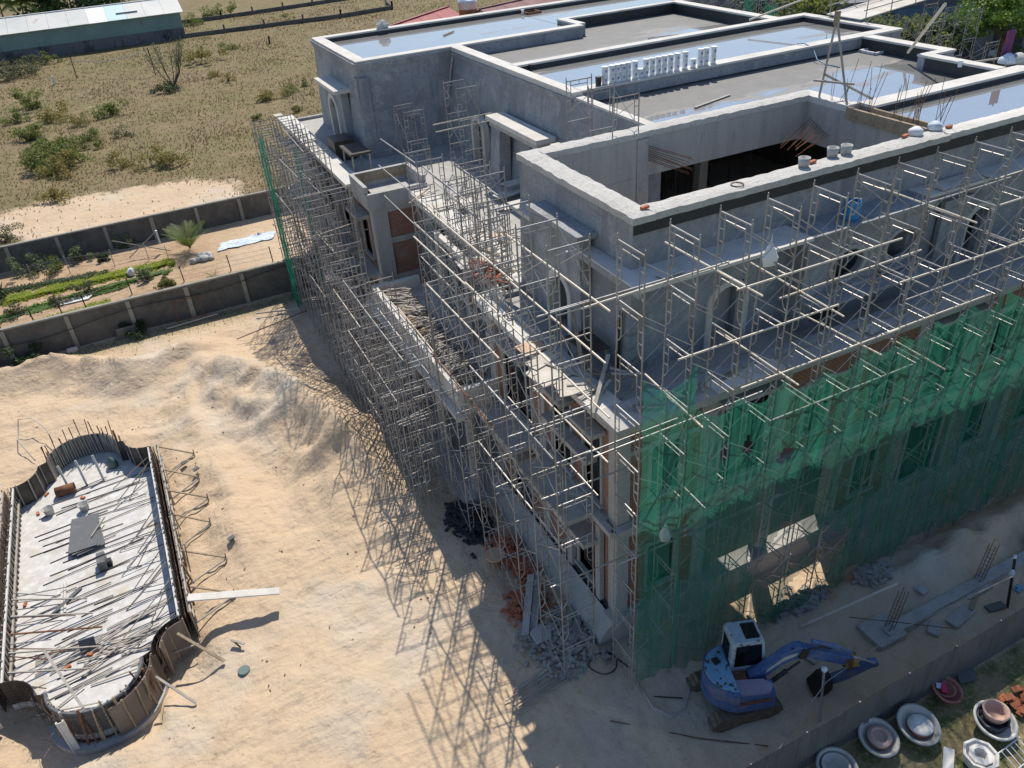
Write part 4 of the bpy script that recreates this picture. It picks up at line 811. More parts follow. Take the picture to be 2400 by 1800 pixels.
# raking braces outside and inside
for k, yy in enumerate((19.2, 17.2, 15.5, 13.7, 11.2, 9.0)):
    xo = -12.25+rnd(-.15, .2); zf = gh(xo, yy-.2)+.05
    part(MB().bar((-13.72, yy+.2, 1.05), (xo, yy-.25, zf+.12), .07, .05), 'brace', 'wood', pool); part(MB().bar((-13.7, yy-.9, .12), (xo+.05, yy-.3, zf+.1), .06, .05), 'brace', 'weathered_wood', pool)
    part(MB().bar((xo, yy-.25, zf-.2), (xo+.02, yy-.25, zf+.35), .05, .05), 'stake', 'wood', pool)
for k in range(22):
    yy = rnd(8, 19.6); part(MB().tube([(-14.3, yy, rnd(.7, 1.15)), (-14.6-rnd(.6, 1.9), yy-rnd(.1, 1.2), .03)], .022, 5), 'prop', random.choice(['weathered_wood', 'steel', 'wood']), pool)
for k in range(14):
    yy = rnd(7.6, 13.8); part(MB().tube([(-20.0, yy, rnd(.6, 1.15)), (-19.6+rnd(.1, 1.7), yy-rnd(-.2, .5), rnd(.03, .3))], .022, 5), 'prop', random.choice(['weathered_wood', 'steel', 'rust']), pool)
for k in range(5): yy = 8.0+k*.95; part(MB().bar((-19.95, yy+.1, 1.1), (-17.4+rnd(-.4, .5), yy-.15, .08), .05, .05), 'long_prop', 'weathered_wood' if k != 2 else 'rust', pool)
for k in range(16): 
    yy = rnd(6.2, 20); part(MB().tube([(-20.4, yy, rnd(.8, 1.2)), (-21.5-rnd(0, .8), yy+rnd(-.5, .3), gh(-21.8, yy)+.03)], .022, 5), 'brace', random.choice(['weathered_wood', 'rust', 'wood']), pool)
part(MB().bar((-14.35, 7.0, 1.0), (-13.1, 5.75, .05), .1, .05), 'plank_brace', 'wood', pool); part(MB().bar((-15.3, 5.6, .8), (-14.3, 4.5, -.05), .08, .05), 'plank_brace', 'weathered_wood', pool)
part(MB().bar((-18.6, 8.0, 1.55), (-17.6, 5.3, 1.0), .09, .06), 'loose_plank', 'weathered_wood', pool)
for k in range(46):
    s_ = random.choice(('l', 'r', 'n', 'n', 'f')); 
    if s_ == 'l': x, y = -20.35-rnd(0, .25), rnd(6.5, 19.5)
    elif s_ == 'r': x, y = -13.75+rnd(0, .2), rnd(7.5, 19.5)
    elif s_ == 'n': t_ = rnd(math.pi*.05, math.pi*.95); x, y = cx+1.75*math.cos(t_), cy-7.25-1.62*math.sin(t_)
    else: t_ = rnd(0, math.pi); x, y = cx+1.7*math.cos(t_), cy+7.2+1.6*math.sin(t_)
    stud(pool, x, y, -.3 if s_ == 'n' else 0, 1.3+rnd(-.35, .35), random.choice((.04, .05, .07)), random.choice(('weathered_wood', 'wood', 'rust')), (rnd(-.16, .16), rnd(-.16, .16)))
# things lying on the slab
def ordinal(n): return f'{n}'+('th' if 10 <= n % 100 <= 20 else {1: 'st', 2: 'nd', 3: 'rd'}.get(n % 10, 'th'))
for k in range(46):
    yy = 7.0+12.8*(k+.5)/46+rnd(-.25, .25); x0 = rnd(-19.8, -17.3); L = rnd(1.6, 4.2); x1 = min(x0+L, -14.45); sl = rnd(-.05, .14)
    one(MB().tube([(x0, yy-(x1-x0)*.04, .025), (x1, yy+(x1-x0)*sl, .03+rnd(0, .05))], .019, 5), 'steel_rod', 'dark_steel' if k % 3 else 'rebar', f'thin {"dark" if k % 3 else "rusty"} steel rod across the pool slab, {ordinal(46-k)} from the far bulge', 'rod', 'rods on the pool slab')
for k in range(34):
    yy = rnd(6.6, 9.6); x0 = rnd(-19.5, -16); a = rnd(-.4, .5); L = rnd(.8, 2.4)
    one(MB().bar((x0, yy, .06), (x0+L*math.cos(a), yy+L*math.sin(a), .07+rnd(0, .1)), .05, .03), 'timber_batten', 'weathered_wood', f'grey timber batten dropped at the near end of the pool slab, {ordinal(k+1)} in the litter', 'batten', 'battens on the pool slab')
t = thing('ply_sheet_stack', 'dark film faced plywood sheets stacked askew on the pool slab', 'plywood', (-17.5, 15.7, .02))
for k, (a, ox, oy) in enumerate(((.12, .12, -.05), (.02, .05, .0), (-.06, 0, .05))):
    Rm = Matrix.Rotation(a, 3, 'Z'); mb = MB(); q = [Rm @ Vector((x, y, 0)) for x, y in ((-.6, -1.15), (.55, -1.1), (.6, 1.15), (-.55, 1.2))]; mb.prism([(-17.5+ox+p.x, 15.7+oy+p.y) for p in q], .12+.05*k, .145+.05*k); part(mb, 'sheet', 'grey_sheet', t)
part(MB().box(-17.9, -17.8, 14.9, 16.4, .02, .12), 'bearer', 'wood', t); part(MB().bar((-17.2, 15.2, .3), (-16.6, 16.3, .3), .05, .05), 'batten', 'weathered_wood', t)
mb = MB(); P0 = onz(153, 1148, .25); mb.lathe([(.0, -.42), (.24, -.42), (.24, .42), (.22, .42), (.22, -.38)], (P0.x, P0.y, .25), 20, Matrix.Rotation(R_(90), 3, 'Y') @ Matrix.Identity(3)); one(mb, 'rusty_drum', 'rust', 'rusty brown steel pipe drum lying on its side on the slab', 'drum', smooth=True)
for (px_, py_), lab in (((118, 1205), 'grey open bucket on the slab nearer the left wall'), ((200, 1195), 'grey open bucket on the slab near the plywood sheets')):
    p = onz(px_, py_, 0); o = one(MB().lathe([(.0, .01), (.18, .01), (.23, .36), (.25, .37), (.22, .36), (.17, .05), (0, .05)], (p.x, p.y, 0), 18), 'mortar_bucket', 'bag_grey', lab, 'bucket', 'buckets on the pool slab', smooth=True)
t = thing('black_crate', 'dark upright crate with motor standing mid slab', 'crate', (*onz(245, 1335, 0)[:2], 0)); bx, by = t.location[0], t.location[1]
part(MB().box(bx-.16, bx+.16, by-.1, by+.6, .02, .5), 'case', 'grey_sheet', t); part(MB().box(bx+.17, bx+.35, by+.05, by+.3, .02, .3), 'motor', 'black_plastic', t); part(MB().bar((bx-.2, by+.3, .52), (bx+.2, by+.35, .52), .05, .04), 'handle', 'dark_steel', t)
p = onz(203, 1512, .3); one(MB().add([(p.x-.28, p.y-.1, .02), (p.x+.28, p.y-.1, .02), (p.x+.3, p.y+.15, .45), (p.x-.25, p.y+.2, .45), (p.x-.28, p.y-.06, .02), (p.x+.28, p.y-.06, .02), (p.x+.3, p.y+.19, .45), (p.x-.25, p.y+.24, .45)], [(0,1,2,3),(7,6,5,4),(0,4,5,1),(1,5,6,2),(2,6,7,3),(3,7,4,0)]), 'leaning_sheet', 'grey_sheet', 'small grey sheet propped up at the near end of the slab', 'sheet')
p = onz(160, 1420, 0); one(MB().bar((p.x-.6, p.y-.3, .06), (p.x+.5, p.y+.75, .06), .16, .06), 'black_plank', 'grey_sheet', 'short black plank lying flat in the middle of the slab', 'plank')
for k, (px_, py_) in enumerate(((90, 1205), (195, 1168), (110, 1160), (212, 1535), (160, 1565), (60, 1418))):
    p = onz(px_, py_, 0); a = rnd(0, 3); one(MB().bar((p.x-.11*math.cos(a), p.y-.11*math.sin(a), .045), (p.x+.11*math.cos(a), p.y+.11*math.sin(a), .045), .11, .08), 'loose_brick', 'terracotta', ('orange brick on the slab left of the grey buckets', 'orange brick on the slab by the rusty drum', 'orange brick at the left edge near the far bulge', 'orange brick beside the propped grey sheet', 'orange brick among the battens at the near end', 'orange brick at the left wall near mid slab')[k], 'brick', 'bricks on the pool slab')
p = onz(262, 1085, .25); one(MB().lathe([(0, 0), (.22, .0), (.26, .2), (.18, .45), (.06, .6), (0, .62)], (p.x, p.y, 0), 10).jitter(.03), 'cement_bag', 'manhole_green', 'green sack slumped at the far bulge of the pool wall', 'sack', smooth=True)
for (px_, py_) in ((145, 1405), (152, 1400)):
    p = onz(px_, py_, .03); one(MB().bar((p.x, p.y-.9, .05), (p.x+.03, p.y+.9, .06), .09, .05), 'white_batten', 'pale_concrete', ('left' if px_ == 145 else 'right')+' one of two long pale battens along the slab', 'batten', 'pair of pale battens')
# plank sticking out over the sand
one(MB().bar(onz(440, 1400, 1.22), onz(655, 1384, .75), .30, .05).bar(onz(440, 1407, 1.25), onz(655, 1390, .78), .10, .05), 'pale_plank', 'pale_concrete', 'long pale plank reaching from the pool wall over the sand', 'plank')
p = onz(572, 1572, 0); z = gh(p.x, p.y); one(MB().lathe([(0, .05), (.2, .05), (.22, .03), (.22, -.05)], (p.x, p.y, z+.02), 18), 'round_cover', 'manhole_green', 'small round green lid lying on the sand', 'lid')
for (x0, y0), (x1, y1), lab in (((545, 1510), (575, 1515), 'short wooden offcut standing on the sand by the pool corner'),):
    a, b_ = onz(x0, y0), onz(x1, y1); t = thing('offcut', lab, 'offcut', (a.x, a.y, gh(a.x, a.y))); part(MB().bar((a.x, a.y, gh(a.x, a.y)+.25), (b_.x, b_.y, gh(b_.x, b_.y)+.22), .08, .05), 'rail', 'weathered_wood', t); part(MB().bar((a.x+.05, a.y, gh(a.x, a.y)+.2), (a.x+.25, a.y-.3, gh(a.x, a.y)), .06, .05), 'leg', 'wood', t)
for k, (px_, py_) in enumerate(((462, 1105), (545, 1268), (432, 1085))):
    p = onz(px_, py_, .4); z = gh(p.x, p.y); one(MB().bar((p.x-.15, p.y, z+.15), (p.x+.12, p.y+.08, z+.2), .2, .05), 'board_scrap', 'grey_sheet', ('grey board scrap on the slope, middle one', 'grey board scrap lying on the sand slope, nearest one', 'little dark board scrap beside the far brace')[k], 'board')
mb = MB(); q = [onz(85, 1085), onz(52, 1052), onz(58, 1015), onz(90, 1012), onz(118, 1025), onz(130, 1048)]; hs = (.1, .9, 1.5, 1.5, 1.2, .6); mb.tube([(p.x, p.y+.0, gh(p.x, p.y)+h*.5+.1) for p, h in zip(q, hs)], .025, 6); one(mb, 'grey_hose', 'bag_grey', 'grey hose arching over the far left corner of the pool', 'hose', smooth=True)

# ================================================================== EXCAVATOR
EX = Vector((1.9, -4.3, 0)); zg = gh(1.9, -4.3)
ex = thing('excavator', 'battered blue excavator with pale cab parked below the green net', 'excavator', (EX.x, EX.y, zg))
th_t, th_u = R_(-11), R_(-20)
def exw(th): c, s = math.cos(th), math.sin(th); return lambda u, v, z: (EX.x+c*u-s*v, EX.y+s*u+c*v, zg+z)
T = exw(th_t); U = exw(th_u)
for v in (-.78, .78):
    pts = [(-.95, .0), (.95, .0), (1.22, .2), (1.22, .36), (.95, .56), (-.95, .56), (-1.22, .36), (-1.22, .2)]
    mb = MB().extr(pts, lambda u, z, w_: T(u, v+w_, z), -.2, .2); tr = part(mb, 'track', 'track_steel', ex)
    n = 30
    for k in range(n):                                # grousers
        s = k/n*6.0
        per = [(-.95, .57), (.95, .57), (1.24, .36), (1.24, .2), (.95, -.01), (-.95, -.01), (-1.24, .2), (-1.24, .36), (-.95, .57)]
        acc = 0
        for a, b_ in zip(per, per[1:]):
            d = math.hypot(b_[0]-a[0], b_[1]-a[1])
            if acc <= s < acc+d:
                t_ = (s-acc)/d; u0, z0 = a[0]+(b_[0]-a[0])*t_, a[1]+(b_[1]-a[1])*t_; MB().bar(T(u0, v-.21, z0), T(u0, v+.21, z0), .05, .03).build('track_plate', 'track_steel', tr)
            acc += d
part(MB().extr([(-.7,-.55),(.7,-.55),(.7,.55),(-.7,.55)], lambda u, v, w_: T(u, v, w_), .25, .62), 'undercarriage', 'dark_steel', ex)
part(MB().lathe([(0,.62),(.55,.62),(.55,.74),(0,.74)], (EX.x, EX.y, zg), 20), 'slew_ring', 'dark_steel', ex)
deck = [(.95, -.95), (1.0, -.5), (1.0, .95), (.3, 1.0)]+[(1.12*math.cos(t), 1.02*math.sin(t)) for t in np.linspace(math.pi*.58, math.pi*1.42, 14)]+[(.3, -1.0)]
part(MB().extr(deck, lambda u, v, w_: U(u, v, w_), .74, 1.05), 'deck', 'blue_paint', ex)
rear = [(1.08*math.cos(t)-.02, 1.0*math.sin(t)) for t in np.linspace(math.pi*.56, math.pi*1.44, 16)]+[(-.25, -.95), (-.25, .97)]
part(MB().extr(rear, lambda u, v, w_: U(u, v, w_), 1.05, 1.62), 'engine_cover', 'blue_paint', ex); part(MB().extr([(a*.93-.03, b_*.9) for a, b_ in rear], lambda u, v, w_: U(u, v, w_), 1.62, 1.72), 'engine_lid', 'cyan_paint', ex)
q = U(-.62, .28, 1.72); part(MB().box(q[0]-.11, q[0]+.11, q[1]-.12, q[1]+.12, q[2], q[2]+.05), 'vent', 'dark_steel', ex)
hood = [(-.24, -.96), (.95, -.92), (1.0, -.45), (-.24, -.30)]
part(MB().extr(hood, lambda u, v, w_: U(u, v, w_), 1.05, 1.42), 'side_hood', 'blue_paint', ex); part(MB().extr([(-.2, -.9), (.75, -.93), (.97, -.66), (.7, -.42), (-.2, -.34)], lambda u, v, w_: U(u, v, w_), 1.42, 1.5), 'hood_panel', 'purple_panel', ex)
part(MB().extr([(-.2, -.985), (.85, -.95), (.85, -.93), (-.2, -.965)], lambda u, v, w_: U(u, v, w_), .8, 1.2), 'side_grille', 'rust', ex)
part(MB().extr([(-.22, -.28), (.3, -.28), (.3, .3), (-.22, .3)], lambda u, v, w_: U(u, v, w_), 1.05, 1.3), 'deck_plate', 'rust', ex)
cab0 = (-.2, .92, .12, 1.0)
cb = part(MB().extr([(-.2, 1.05), (.95, 1.05), (1.0, 1.6), (.86, 2.58), (.78, 2.66), (-.12, 2.66), (-.2, 2.58)], lambda u, z, w_: U(u, w_, z), .14, .98), 'cab', 'pale_cab', ex, 0)
def pane(par, quad, m='glass', name='window'): MB().add([quad[0], quad[1], quad[2], quad[3]]+[tuple(Vector(q)-Vector((0, 0, .012))) for q in quad], [(0,1,2,3),(7,6,5,4),(0,4,5,1),(1,5,6,2),(2,6,7,3),(3,7,4,0)]).build(name, m, par)
pane(cb, [U(.955, .22, 1.25), U(.955, .9, 1.25), U(1.015, .9, 1.62), U(1.015, .22, 1.62)]); pane(cb, [U(1.012, .22, 1.66), U(1.012, .9, 1.66), U(.885, .88, 2.5), U(.885, .24, 2.5)])
pane(cb, [U(-.05, .128, 1.5), U(.88, .128, 1.5), U(.78, .128, 2.48), U(-.05, .128, 2.48)]); pane(cb, [U(-.05, .992, 1.5), U(.85, .992, 1.5), U(.75, .992, 2.48), U(-.05, .992, 2.48)]); pane(cb, [U(.28, .26, 2.672), U(.74, .26, 2.672), U(.74, .88, 2.672), U(.28, .88, 2.672)], name='roof_window'); pane(cb, [U(-.212, .3, 1.75), U(-.212, .85, 1.75), U(-.212, .85, 2.45), U(-.212, .3, 2.45)])
def limb(pts, wd, name, m, v0=-.1):                    # a boxed arm: pts = [(u, z_top, z_bottom)]
    poly = [(p[0], p[1]) for p in pts]+[(p[0], p[2]) for p in pts[::-1]]; return part(MB().extr(poly[::-1], lambda u, z, w_: U(u, v0+w_, z), -wd/2, wd/2), name, m, ex, .02)
bm = limb([(.35, 1.35, 1.0), (.8, 1.75, 1.25), (1.35, 2.3, 1.75), (1.75, 2.55, 2.0), (1.98, 2.52, 2.0)], .30, 'boom', 'blue_paint')
MB().extr([(.85, 1.52), (1.35, 1.98), (1.8, 2.2), (1.82, 2.32), (1.4, 2.2), (.9, 1.7)], lambda u, z, w_: U(u, -.1+w_, z), -.158, -.152).build('plate', 'bag_grey', bm)
limb([(2.0, 2.5, 2.05), (2.9, 2.05, 1.6), (3.75, 1.62, 1.2)], .26, 'boom_outer', 'blue_paint'); part(MB().bar(U(1.9, -.27, 2.28), U(2.12, -.27, 2.22), .12, .34), 'boom_joint', 'dark_steel', ex)
part(MB().bar(U(3.6, -.27, 1.4), U(3.85, .07, 1.4), .3, .4), 'stick_joint', 'rust', ex); part(MB().extr([(3.55, 1.2), (4.05, 1.2), (3.85, 1.62), (3.6, 1.55)], lambda u, z, w_: U(u, -.1+w_, z), -.17, .17), 'bracket', 'yellow_paint', ex)
limb([(3.1, .62, .32), (3.7, .86, .5), (4.45, 1.22, .95), (4.72, 1.2, 1.02)], .24, 'stick', 'blue_paint', -.12); part(MB().tube([U(2.3, -.1, 2.6), U(3.2, -.1, 2.15)], .08, 8).tube([U(3.2, -.1, 2.15), U(3.75, -.1, 1.75)], .045, 8), 'stick_cylinder', 'blue_paint', ex); part(MB().tube([U(3.75, -.22, 1.68), U(4.6, -.2, 1.15)], .045, 8), 'bucket_rod', 'steel', ex)
part(MB().tube([U(.9, -.36, 1.05), U(1.5, -.33, 1.6)], .075, 8).tube([U(1.5, -.33, 1.6), U(1.9, -.32, 1.95)], .04, 8), 'boom_cylinder', 'dark_steel', ex)
part(MB().tube([U(.9, .14, 1.05), U(1.5, .13, 1.6)], .075, 8), 'boom_cylinder', 'dark_steel', ex)
part(MB().extr([(2.85, .75), (3.15, .8), (3.2, .35), (2.95, .02), (2.6, .1), (2.55, .3)], lambda u, z, w_: U(u, -.12+w_, z), -.28, .28), 'bucket', 'dark_steel', ex)
part(MB().tube([U(3.0, -.1, 2.1), U(2.6, -.25, 2.45), U(2.1, -.25, 2.4), U(1.6, -.2, 2.5)], .03, 6), 'hydraulic_hose', 'black_plastic', ex)

# ================================================================== SHEET FENCE, FOOTINGS, YARD OF POTS (lower right)
fen = thing('sheet_fence', 'long dark corrugated metal sheet fence along the yard of pots', 'fence', (7, -7.2, 0))
nsh = 18
for k in range(nsh):
    x0 = -2.2+k*.95; mb = MB(); A, B = [], []; C, D = [], []
    for i in range(13):
        x = x0+.95*i/12; o = .022 if i % 2 else -.0; A.append((x, -7.26+o, -.1)); B.append((x, -7.16+o+.02*math.sin(k), 1.8+.012*math.sin(k*2.1)))
    mb.strip(A, B); mb.strip([(x, y-.004, z) for x, y, z in B], [(x, y-.004, z) for x, y, z in A]); part(mb, 'corrugated_sheet', 'fence_sheet', fen)
for k in range(9): x = -2+k*2.1; part(MB().bar((x, -7.12, -.1), (x, -7.08, 1.7), .05, .05), 'post', 'steel', fen)
part(MB().bar((-2.2, -7.07, 1.5), (15, -7.07, 1.5), .04, .05), 'rail', 'dark_steel', fen)
foot = thing('footing_beam', 'raw concrete strip footing with square pads and rebar starters in the sand', 'footing', (12, -4.75, 0))
part(MB().box(8.1, 20, -5.12, -4.72, -.1, .34), 'beam', 'raw_concrete', foot)
for xx in (7.5, 11.9, 16.3): part(MB().box(xx, xx+1.25, -5.3, -4.2, -.1, .24), 'pad', 'raw_concrete', foot)
for xx in (8.2, 12.75, 17.0):
    cg = MB()
    for dx in (0, .22):
        for dy in (0, .22): cg.tube([(xx+dx, -4.98+dy, .3), (xx+dx+.35, -4.9+dy, 2.0+rnd(-.1, .1))], .012, 5)
    for k in range(9): z = .4+k*.17; s = .35*(z-.3)/1.7; q = [(xx+dx+s, -4.98+dy+.08*(z-.3)/1.7, z) for dx, dy in ((-.01,-.01),(.23,-.01),(.23,.23),(-.01,.23),(-.01,-.01))]; cg.tube(q, .007, 4, False)
    part(cg, 'rebar_starter', 'rebar', foot)
t = thing('fence_prop', 'thin steel post wedged between excavator bucket and sheet fence', 'post', (3.76, -6.2, 0)); part(MB().tube([(3.76, -6.3, 0), (4.15, -5.75, 1.75)], .04, 8), 'pole', 'steel', t); part(MB().lathe([(0, 0), (.09, .02), (.1, .1), (0, .14)], (4.15, -5.75, 1.72), 10), 'cap', 'white_plastic', t)
mb = MB(); a = onz(1860, 1790, .6); b_ = onz(1935, 1603, 1.2); c_ = onz(2370, 1360, 1.5); mb.tube([(a.x-1.2, a.y+.2, .35), (b_.x, b_.y, 1.3), (8.0, -5.6, 1.35), (c_.x, c_.y, 1.7)], .016, 5); one(mb, 'slack_rope', 'weathered_wood', 'slack grey rope strung above the sand beside the fence', 'rope')
t = thing('cable_post', 'leaning timber post with white insulators and wires at the fence', 'post', (13.0, -5.9, 0)); part(MB().tube([(12.9, -6.1, 0), (13.2, -5.6, 1.9)], .05, 8), 'post', 'dark_steel', t); part(MB().lathe([(0,0),(.08,.04),(.1,.22),(.05,.34),(0,.36)], (13.05, -5.75, 1.2), 10), 'insulator', 'white_plastic', t); part(MB().lathe([(0,0),(.07,.03),(.05,.15),(0,.17)], (13.25, -5.55, 1.85), 10), 'insulator', 'white_plastic', t)
one(MB().tube([(5.6, -3.4, .5), (9.3, -4.1, 1.35)], .05, 8), 'long_pipe', 'cream_pipe', 'long pale pipe lying from the sand bank to the first rebar starter', 'pipe')
for k, (px_, py_, sx_, sy_, a, m_) in enumerate(((2250, 1450, 1.2, .45, .15, 'raw_concrete'), (2190, 1475, .6, .4, .5, 'raw_concrete'), (2330, 1430, .7, .3, -.2, 'grey_sheet'), (2280, 1420, .9, .12, .4, 'wood'), (2385, 1385, .4, .25, .2, 'cyan_paint'), (1905, 1540, .7, .5, .3, 'raw_concrete'), (2150, 1400, .35, .5, .2, 'bag_grey'))):
    p = onz(px_, py_); z = gh(p.x, p.y); Rm = Matrix.Rotation(a, 3, 'Z'); q = [Rm @ Vector((x*sx_, y*sy_, 0)) for x, y in ((-.5,-.5),(.5,-.5),(.5,.5),(-.5,.5))]; mb = MB().prism([(p.x+v_.x, p.y+v_.y) for v_ in q], z+.02, z+.1)
    one(mb, 'dropped_board', m_, ('broken concrete slab by the fence, largest', 'broken concrete piece by the fence, left of the large slab', 'dark board lying on the slabs by the fence', 'loose plank across the concrete pieces', 'pale blue box at the foot of the cable post', 'thin concrete sheet under the excavator boom', 'folded grey sack on the sand bank')[k], 'slab' if k in (0, 1, 5) else ('plank' if k == 3 else 'board'), None, 'thing')
one(MB().bar((7.4, -3.9, .45), (9.7, -6.2, .9), .02, .02), 'steel_bar', 'rebar', 'thin dark bar leaning across the first footing pad', 'bar')
# pots
def bowl(r, h, wall=.07): return [(0, .0), (r*.55, .0), (r*.62, .03), (r*.9, h*.7), (r, h*.86), (r*1.02, h), (r-wall, h), (r-wall-.02, h*.8), (r*.5, .1), (0, .09)]
def pot(px_, py_, r, h, m, label, tilt=(0, 0), inner=()):
    p = onz(px_, py_, h*.8); t = thing('planter_bowl', label, 'planter', (p.x, p.y, gh(p.x, p.y)), 'concrete planters in the yard'); Rm = (Matrix.Rotation(tilt[0], 3, 'X') @ Matrix.Rotation(tilt[1], 3, 'Y'))
    mb = MB().lathe(bowl(r, h), (p.x, p.y, gh(p.x, p.y)+.06), 32, Rm); part(mb, 'bowl', m, t); t.children[-1].data.polygons.foreach_set('use_smooth', [True]*len(mb.f))
    return t, p
def nested(name, p, z, prof, m, label, n=28, phase=0, tilt=None):
    o = one(MB().lathe(prof, (p.x, p.y, z), n, tilt, phase=phase), name, m, label, 'pot', smooth=n > 10); return o
_, p = pot(1958, 1800, .62, .42, 'pot_grey', 'grey concrete bowl at the bottom edge, nearest the fence end', (.15, 0)); nested('inner_pot', Vector((p.x, p.y, 0)), .14, bowl(.42, .34, .04), 'pot_grey', 'grey pot nested in the bowl at the bottom edge')
_, p = pot(2052, 1728, .62, .44, 'pot_grey', 'grey concrete bowl with a pale ringed pot inside, second from the bottom', (.2, .05)); q = p+Vector((.1, -.05, 0)); nested('inner_pot', Vector((q.x, q.y, 0)), .14, [(0,0),(.3,0),(.36,.2),(.36,.3),(.3,.3),(.28,.34),(.22,.34),(.2,.25),(0,.22)], 'pot_rose', 'pale ringed pot set inside the second grey bowl')
_, p = pot(2145, 1698, .66, .46, 'pot_grey', 'large grey concrete bowl holding a red rimmed disc pot', (.2, .05)); q = p+Vector((.14, -.08, 0)); nested('inner_pot', Vector((q.x, q.y, 0)), .14, [(0,0),(.32,0),(.38,.1),(.38,.2)], 'pot_red', 'red pot upside down inside the large grey bowl'); nested('pot_lid', Vector((q.x, q.y, 0)), .34, [(.38,0),(.36,.05),(.05,.06),(.03,.03),(0,.03)], 'pot_white', 'round white base of the overturned pot')
_, p = pot(2212, 1618, .5, .32, 'pot_red', 'dark red clay bowl with rubbish inside beside the fence', (.22, .1)); nested('inner_pot', Vector((p.x, p.y, 0)), .16, bowl(.34, .22, .05), 'pot_red', 'smaller red clay dish nested in the red bowl'); one(MB().bar((p.x-.12, p.y-.1, .34), (p.x+.06, p.y+.12, .42), .16, .1).jitter(.02), 'pink_bag', 'pink_bag', 'crumpled pink bag in the red clay bowl', 'bag'); one(MB().bar((p.x-.16, p.y+.1, .36), (p.x-.06, p.y+.2, .42), .14, .1).jitter(.02), 'silver_bag', 'blue_cloth', 'silver wrapper in the red clay bowl', 'wrapper')
_, p = pot(2325, 1690, .64, .44, 'pot_white', 'white concrete bowl with nested octagonal and rose pots, rightmost', (.18, .02)); q = p+Vector((.05, .03, 0)); nested('inner_pot', Vector((q.x, q.y, 0)), .12, [(0,0),(.38,0),(.46,.36),(.5,.4),(.44,.4),(.36,.2),(0,.18)], 'pot_dark', 'dark octagonal pot nested in the white bowl', 8, .2); q = p+Vector((.13, .06, 0)); nested('inner_pot', Vector((q.x, q.y, 0)), .34, [(0,0),(.28,.0),(.39,.38),(.4,.42),(.34,.42),(.3,.2),(.25,.12),(0,.1)], 'pot_rose', 'rose clay pot standing on top in the white bowl')
p = onz(2297, 1772, .35); t = thing('octagon_planter', 'white octagonal stepped planter at the bottom edge', 'planter', (p.x, p.y, 0), 'concrete planters in the yard'); part(MB().lathe([(0,0),(.42,0),(.5,.34),(.52,.42),(.44,.42),(.4,.34),(.36,.3)], (p.x, p.y, .05), 8, phase=.25), 'outer_shell', 'pot_white', t); part(MB().lathe([(.34,.2),(.35,.4),(.2,.42),(.17,.36),(.15,.2),(0,.2)], (p.x, p.y, .05), 8, phase=.25), 'inner_shell', 'pot_white', t)
p = onz(2235, 1785, .1); one(MB().bar((p.x-.5, p.y-.2, .1), (p.x+.1, p.y+.3, .3), .3, .05), 'white_board', 'pot_white', 'white board leaning behind the octagonal planter', 'board')
p = onz(2390, 1640, .1); rp = thing('roof_tile_heap', 'heap of orange clay roof tiles at the right edge', 'tiles', (p.x, p.y, 0))
for k in range(22):
    a = rnd(-.3, .5); x, y, z = p.x+rnd(-.4, .8), p.y+rnd(-.45, .4), .05+.035*(k % 8); part(MB().bar((x-.18*math.cos(a), y-.18*math.sin(a), z), (x+.18*math.cos(a), y+.18*math.sin(a), z+rnd(-.02, .04)), .2, .025), 'tile', 'terracotta', rp)
p = onz(2385, 1778, .1); t = thing('metal_rack', 'white metal rack lying at the lower right corner', 'rack', (p.x, p.y, 0)); 
for k in range(5): part(MB().tube([(p.x-.4+.2*k, p.y-.25, .2), (p.x-.3+.2*k, p.y+.35, .22)], .016, 5), 'slat', 'white_plastic', t)
for s in (-.25, .35): part(MB().tube([(p.x-.5, p.y+s, .2), (p.x+.6, p.y+s+.05, .2)], .022, 5), 'rail', 'white_plastic', t)
p = onz(2262, 1578, .1); one(MB().prism([(p.x-.5, p.y-.2), (p.x+.1, p.y-.35), (p.x+.5, p.y+.1), (p.x-.1, p.y+.4)], .08, .14), 'dark_board', 'grey_sheet', 'dark square board lying on the lawn by the red bowl', 'board')
for k, (x0, y0, x1, y1, z, m_, lab) in enumerate(((12, 12.5, 14.5, 13.2, 14.15, 'weathered_wood', 'pale plank lying on the half wet roof beside the court'), (19.5, 27.0, 22.0, 26.4, 14.1, 'weathered_wood', 'plank lying on the roof strip behind the middle roof'), (9.5, 35.5, 10.6, 36.4, 14.5, 'rebar', 'dark bar lying on the far roof'), (22, 4.2, 23.6, 5.2, 14.52, 'weathered_wood', 'short plank on the wet roof at the right edge'))):
    one(MB().bar((x0, y0, z+.03), (x1, y1, z+.03), .12, .04), 'loose_plank', m_, lab, 'plank', None, 'thing')
# lawn tufts in the yard
mb = MB()
for k in range(3600):
    x = rnd(-1, 16); y = rnd(-12, -7.35); s = rnd(.04, .13); a = rnd(0, 6.3)
    if fbm(x*.7, y*.7, 4) < -.05: continue
    mb.add([(x-.012*math.sin(a), y+.012*math.cos(a), 0), (x+.012*math.sin(a), y-.012*math.cos(a), 0), (x+s*.6*math.cos(a), y+s*.6*math.sin(a), s)], [(0, 1, 2)])
    mb.add([(x+.012*math.sin(a), y-.012*math.cos(a), 0), (x+.03, y+.02, 0), (x-s*.5*math.cos(a), y+s*.3*math.sin(a), s*.8)], [(0, 1, 2)])
tag(mb.build('lawn_grass', 'leaf_yellow'), 'thin dry grass blades between the planters in the yard', 'grass', None, 'stuff')

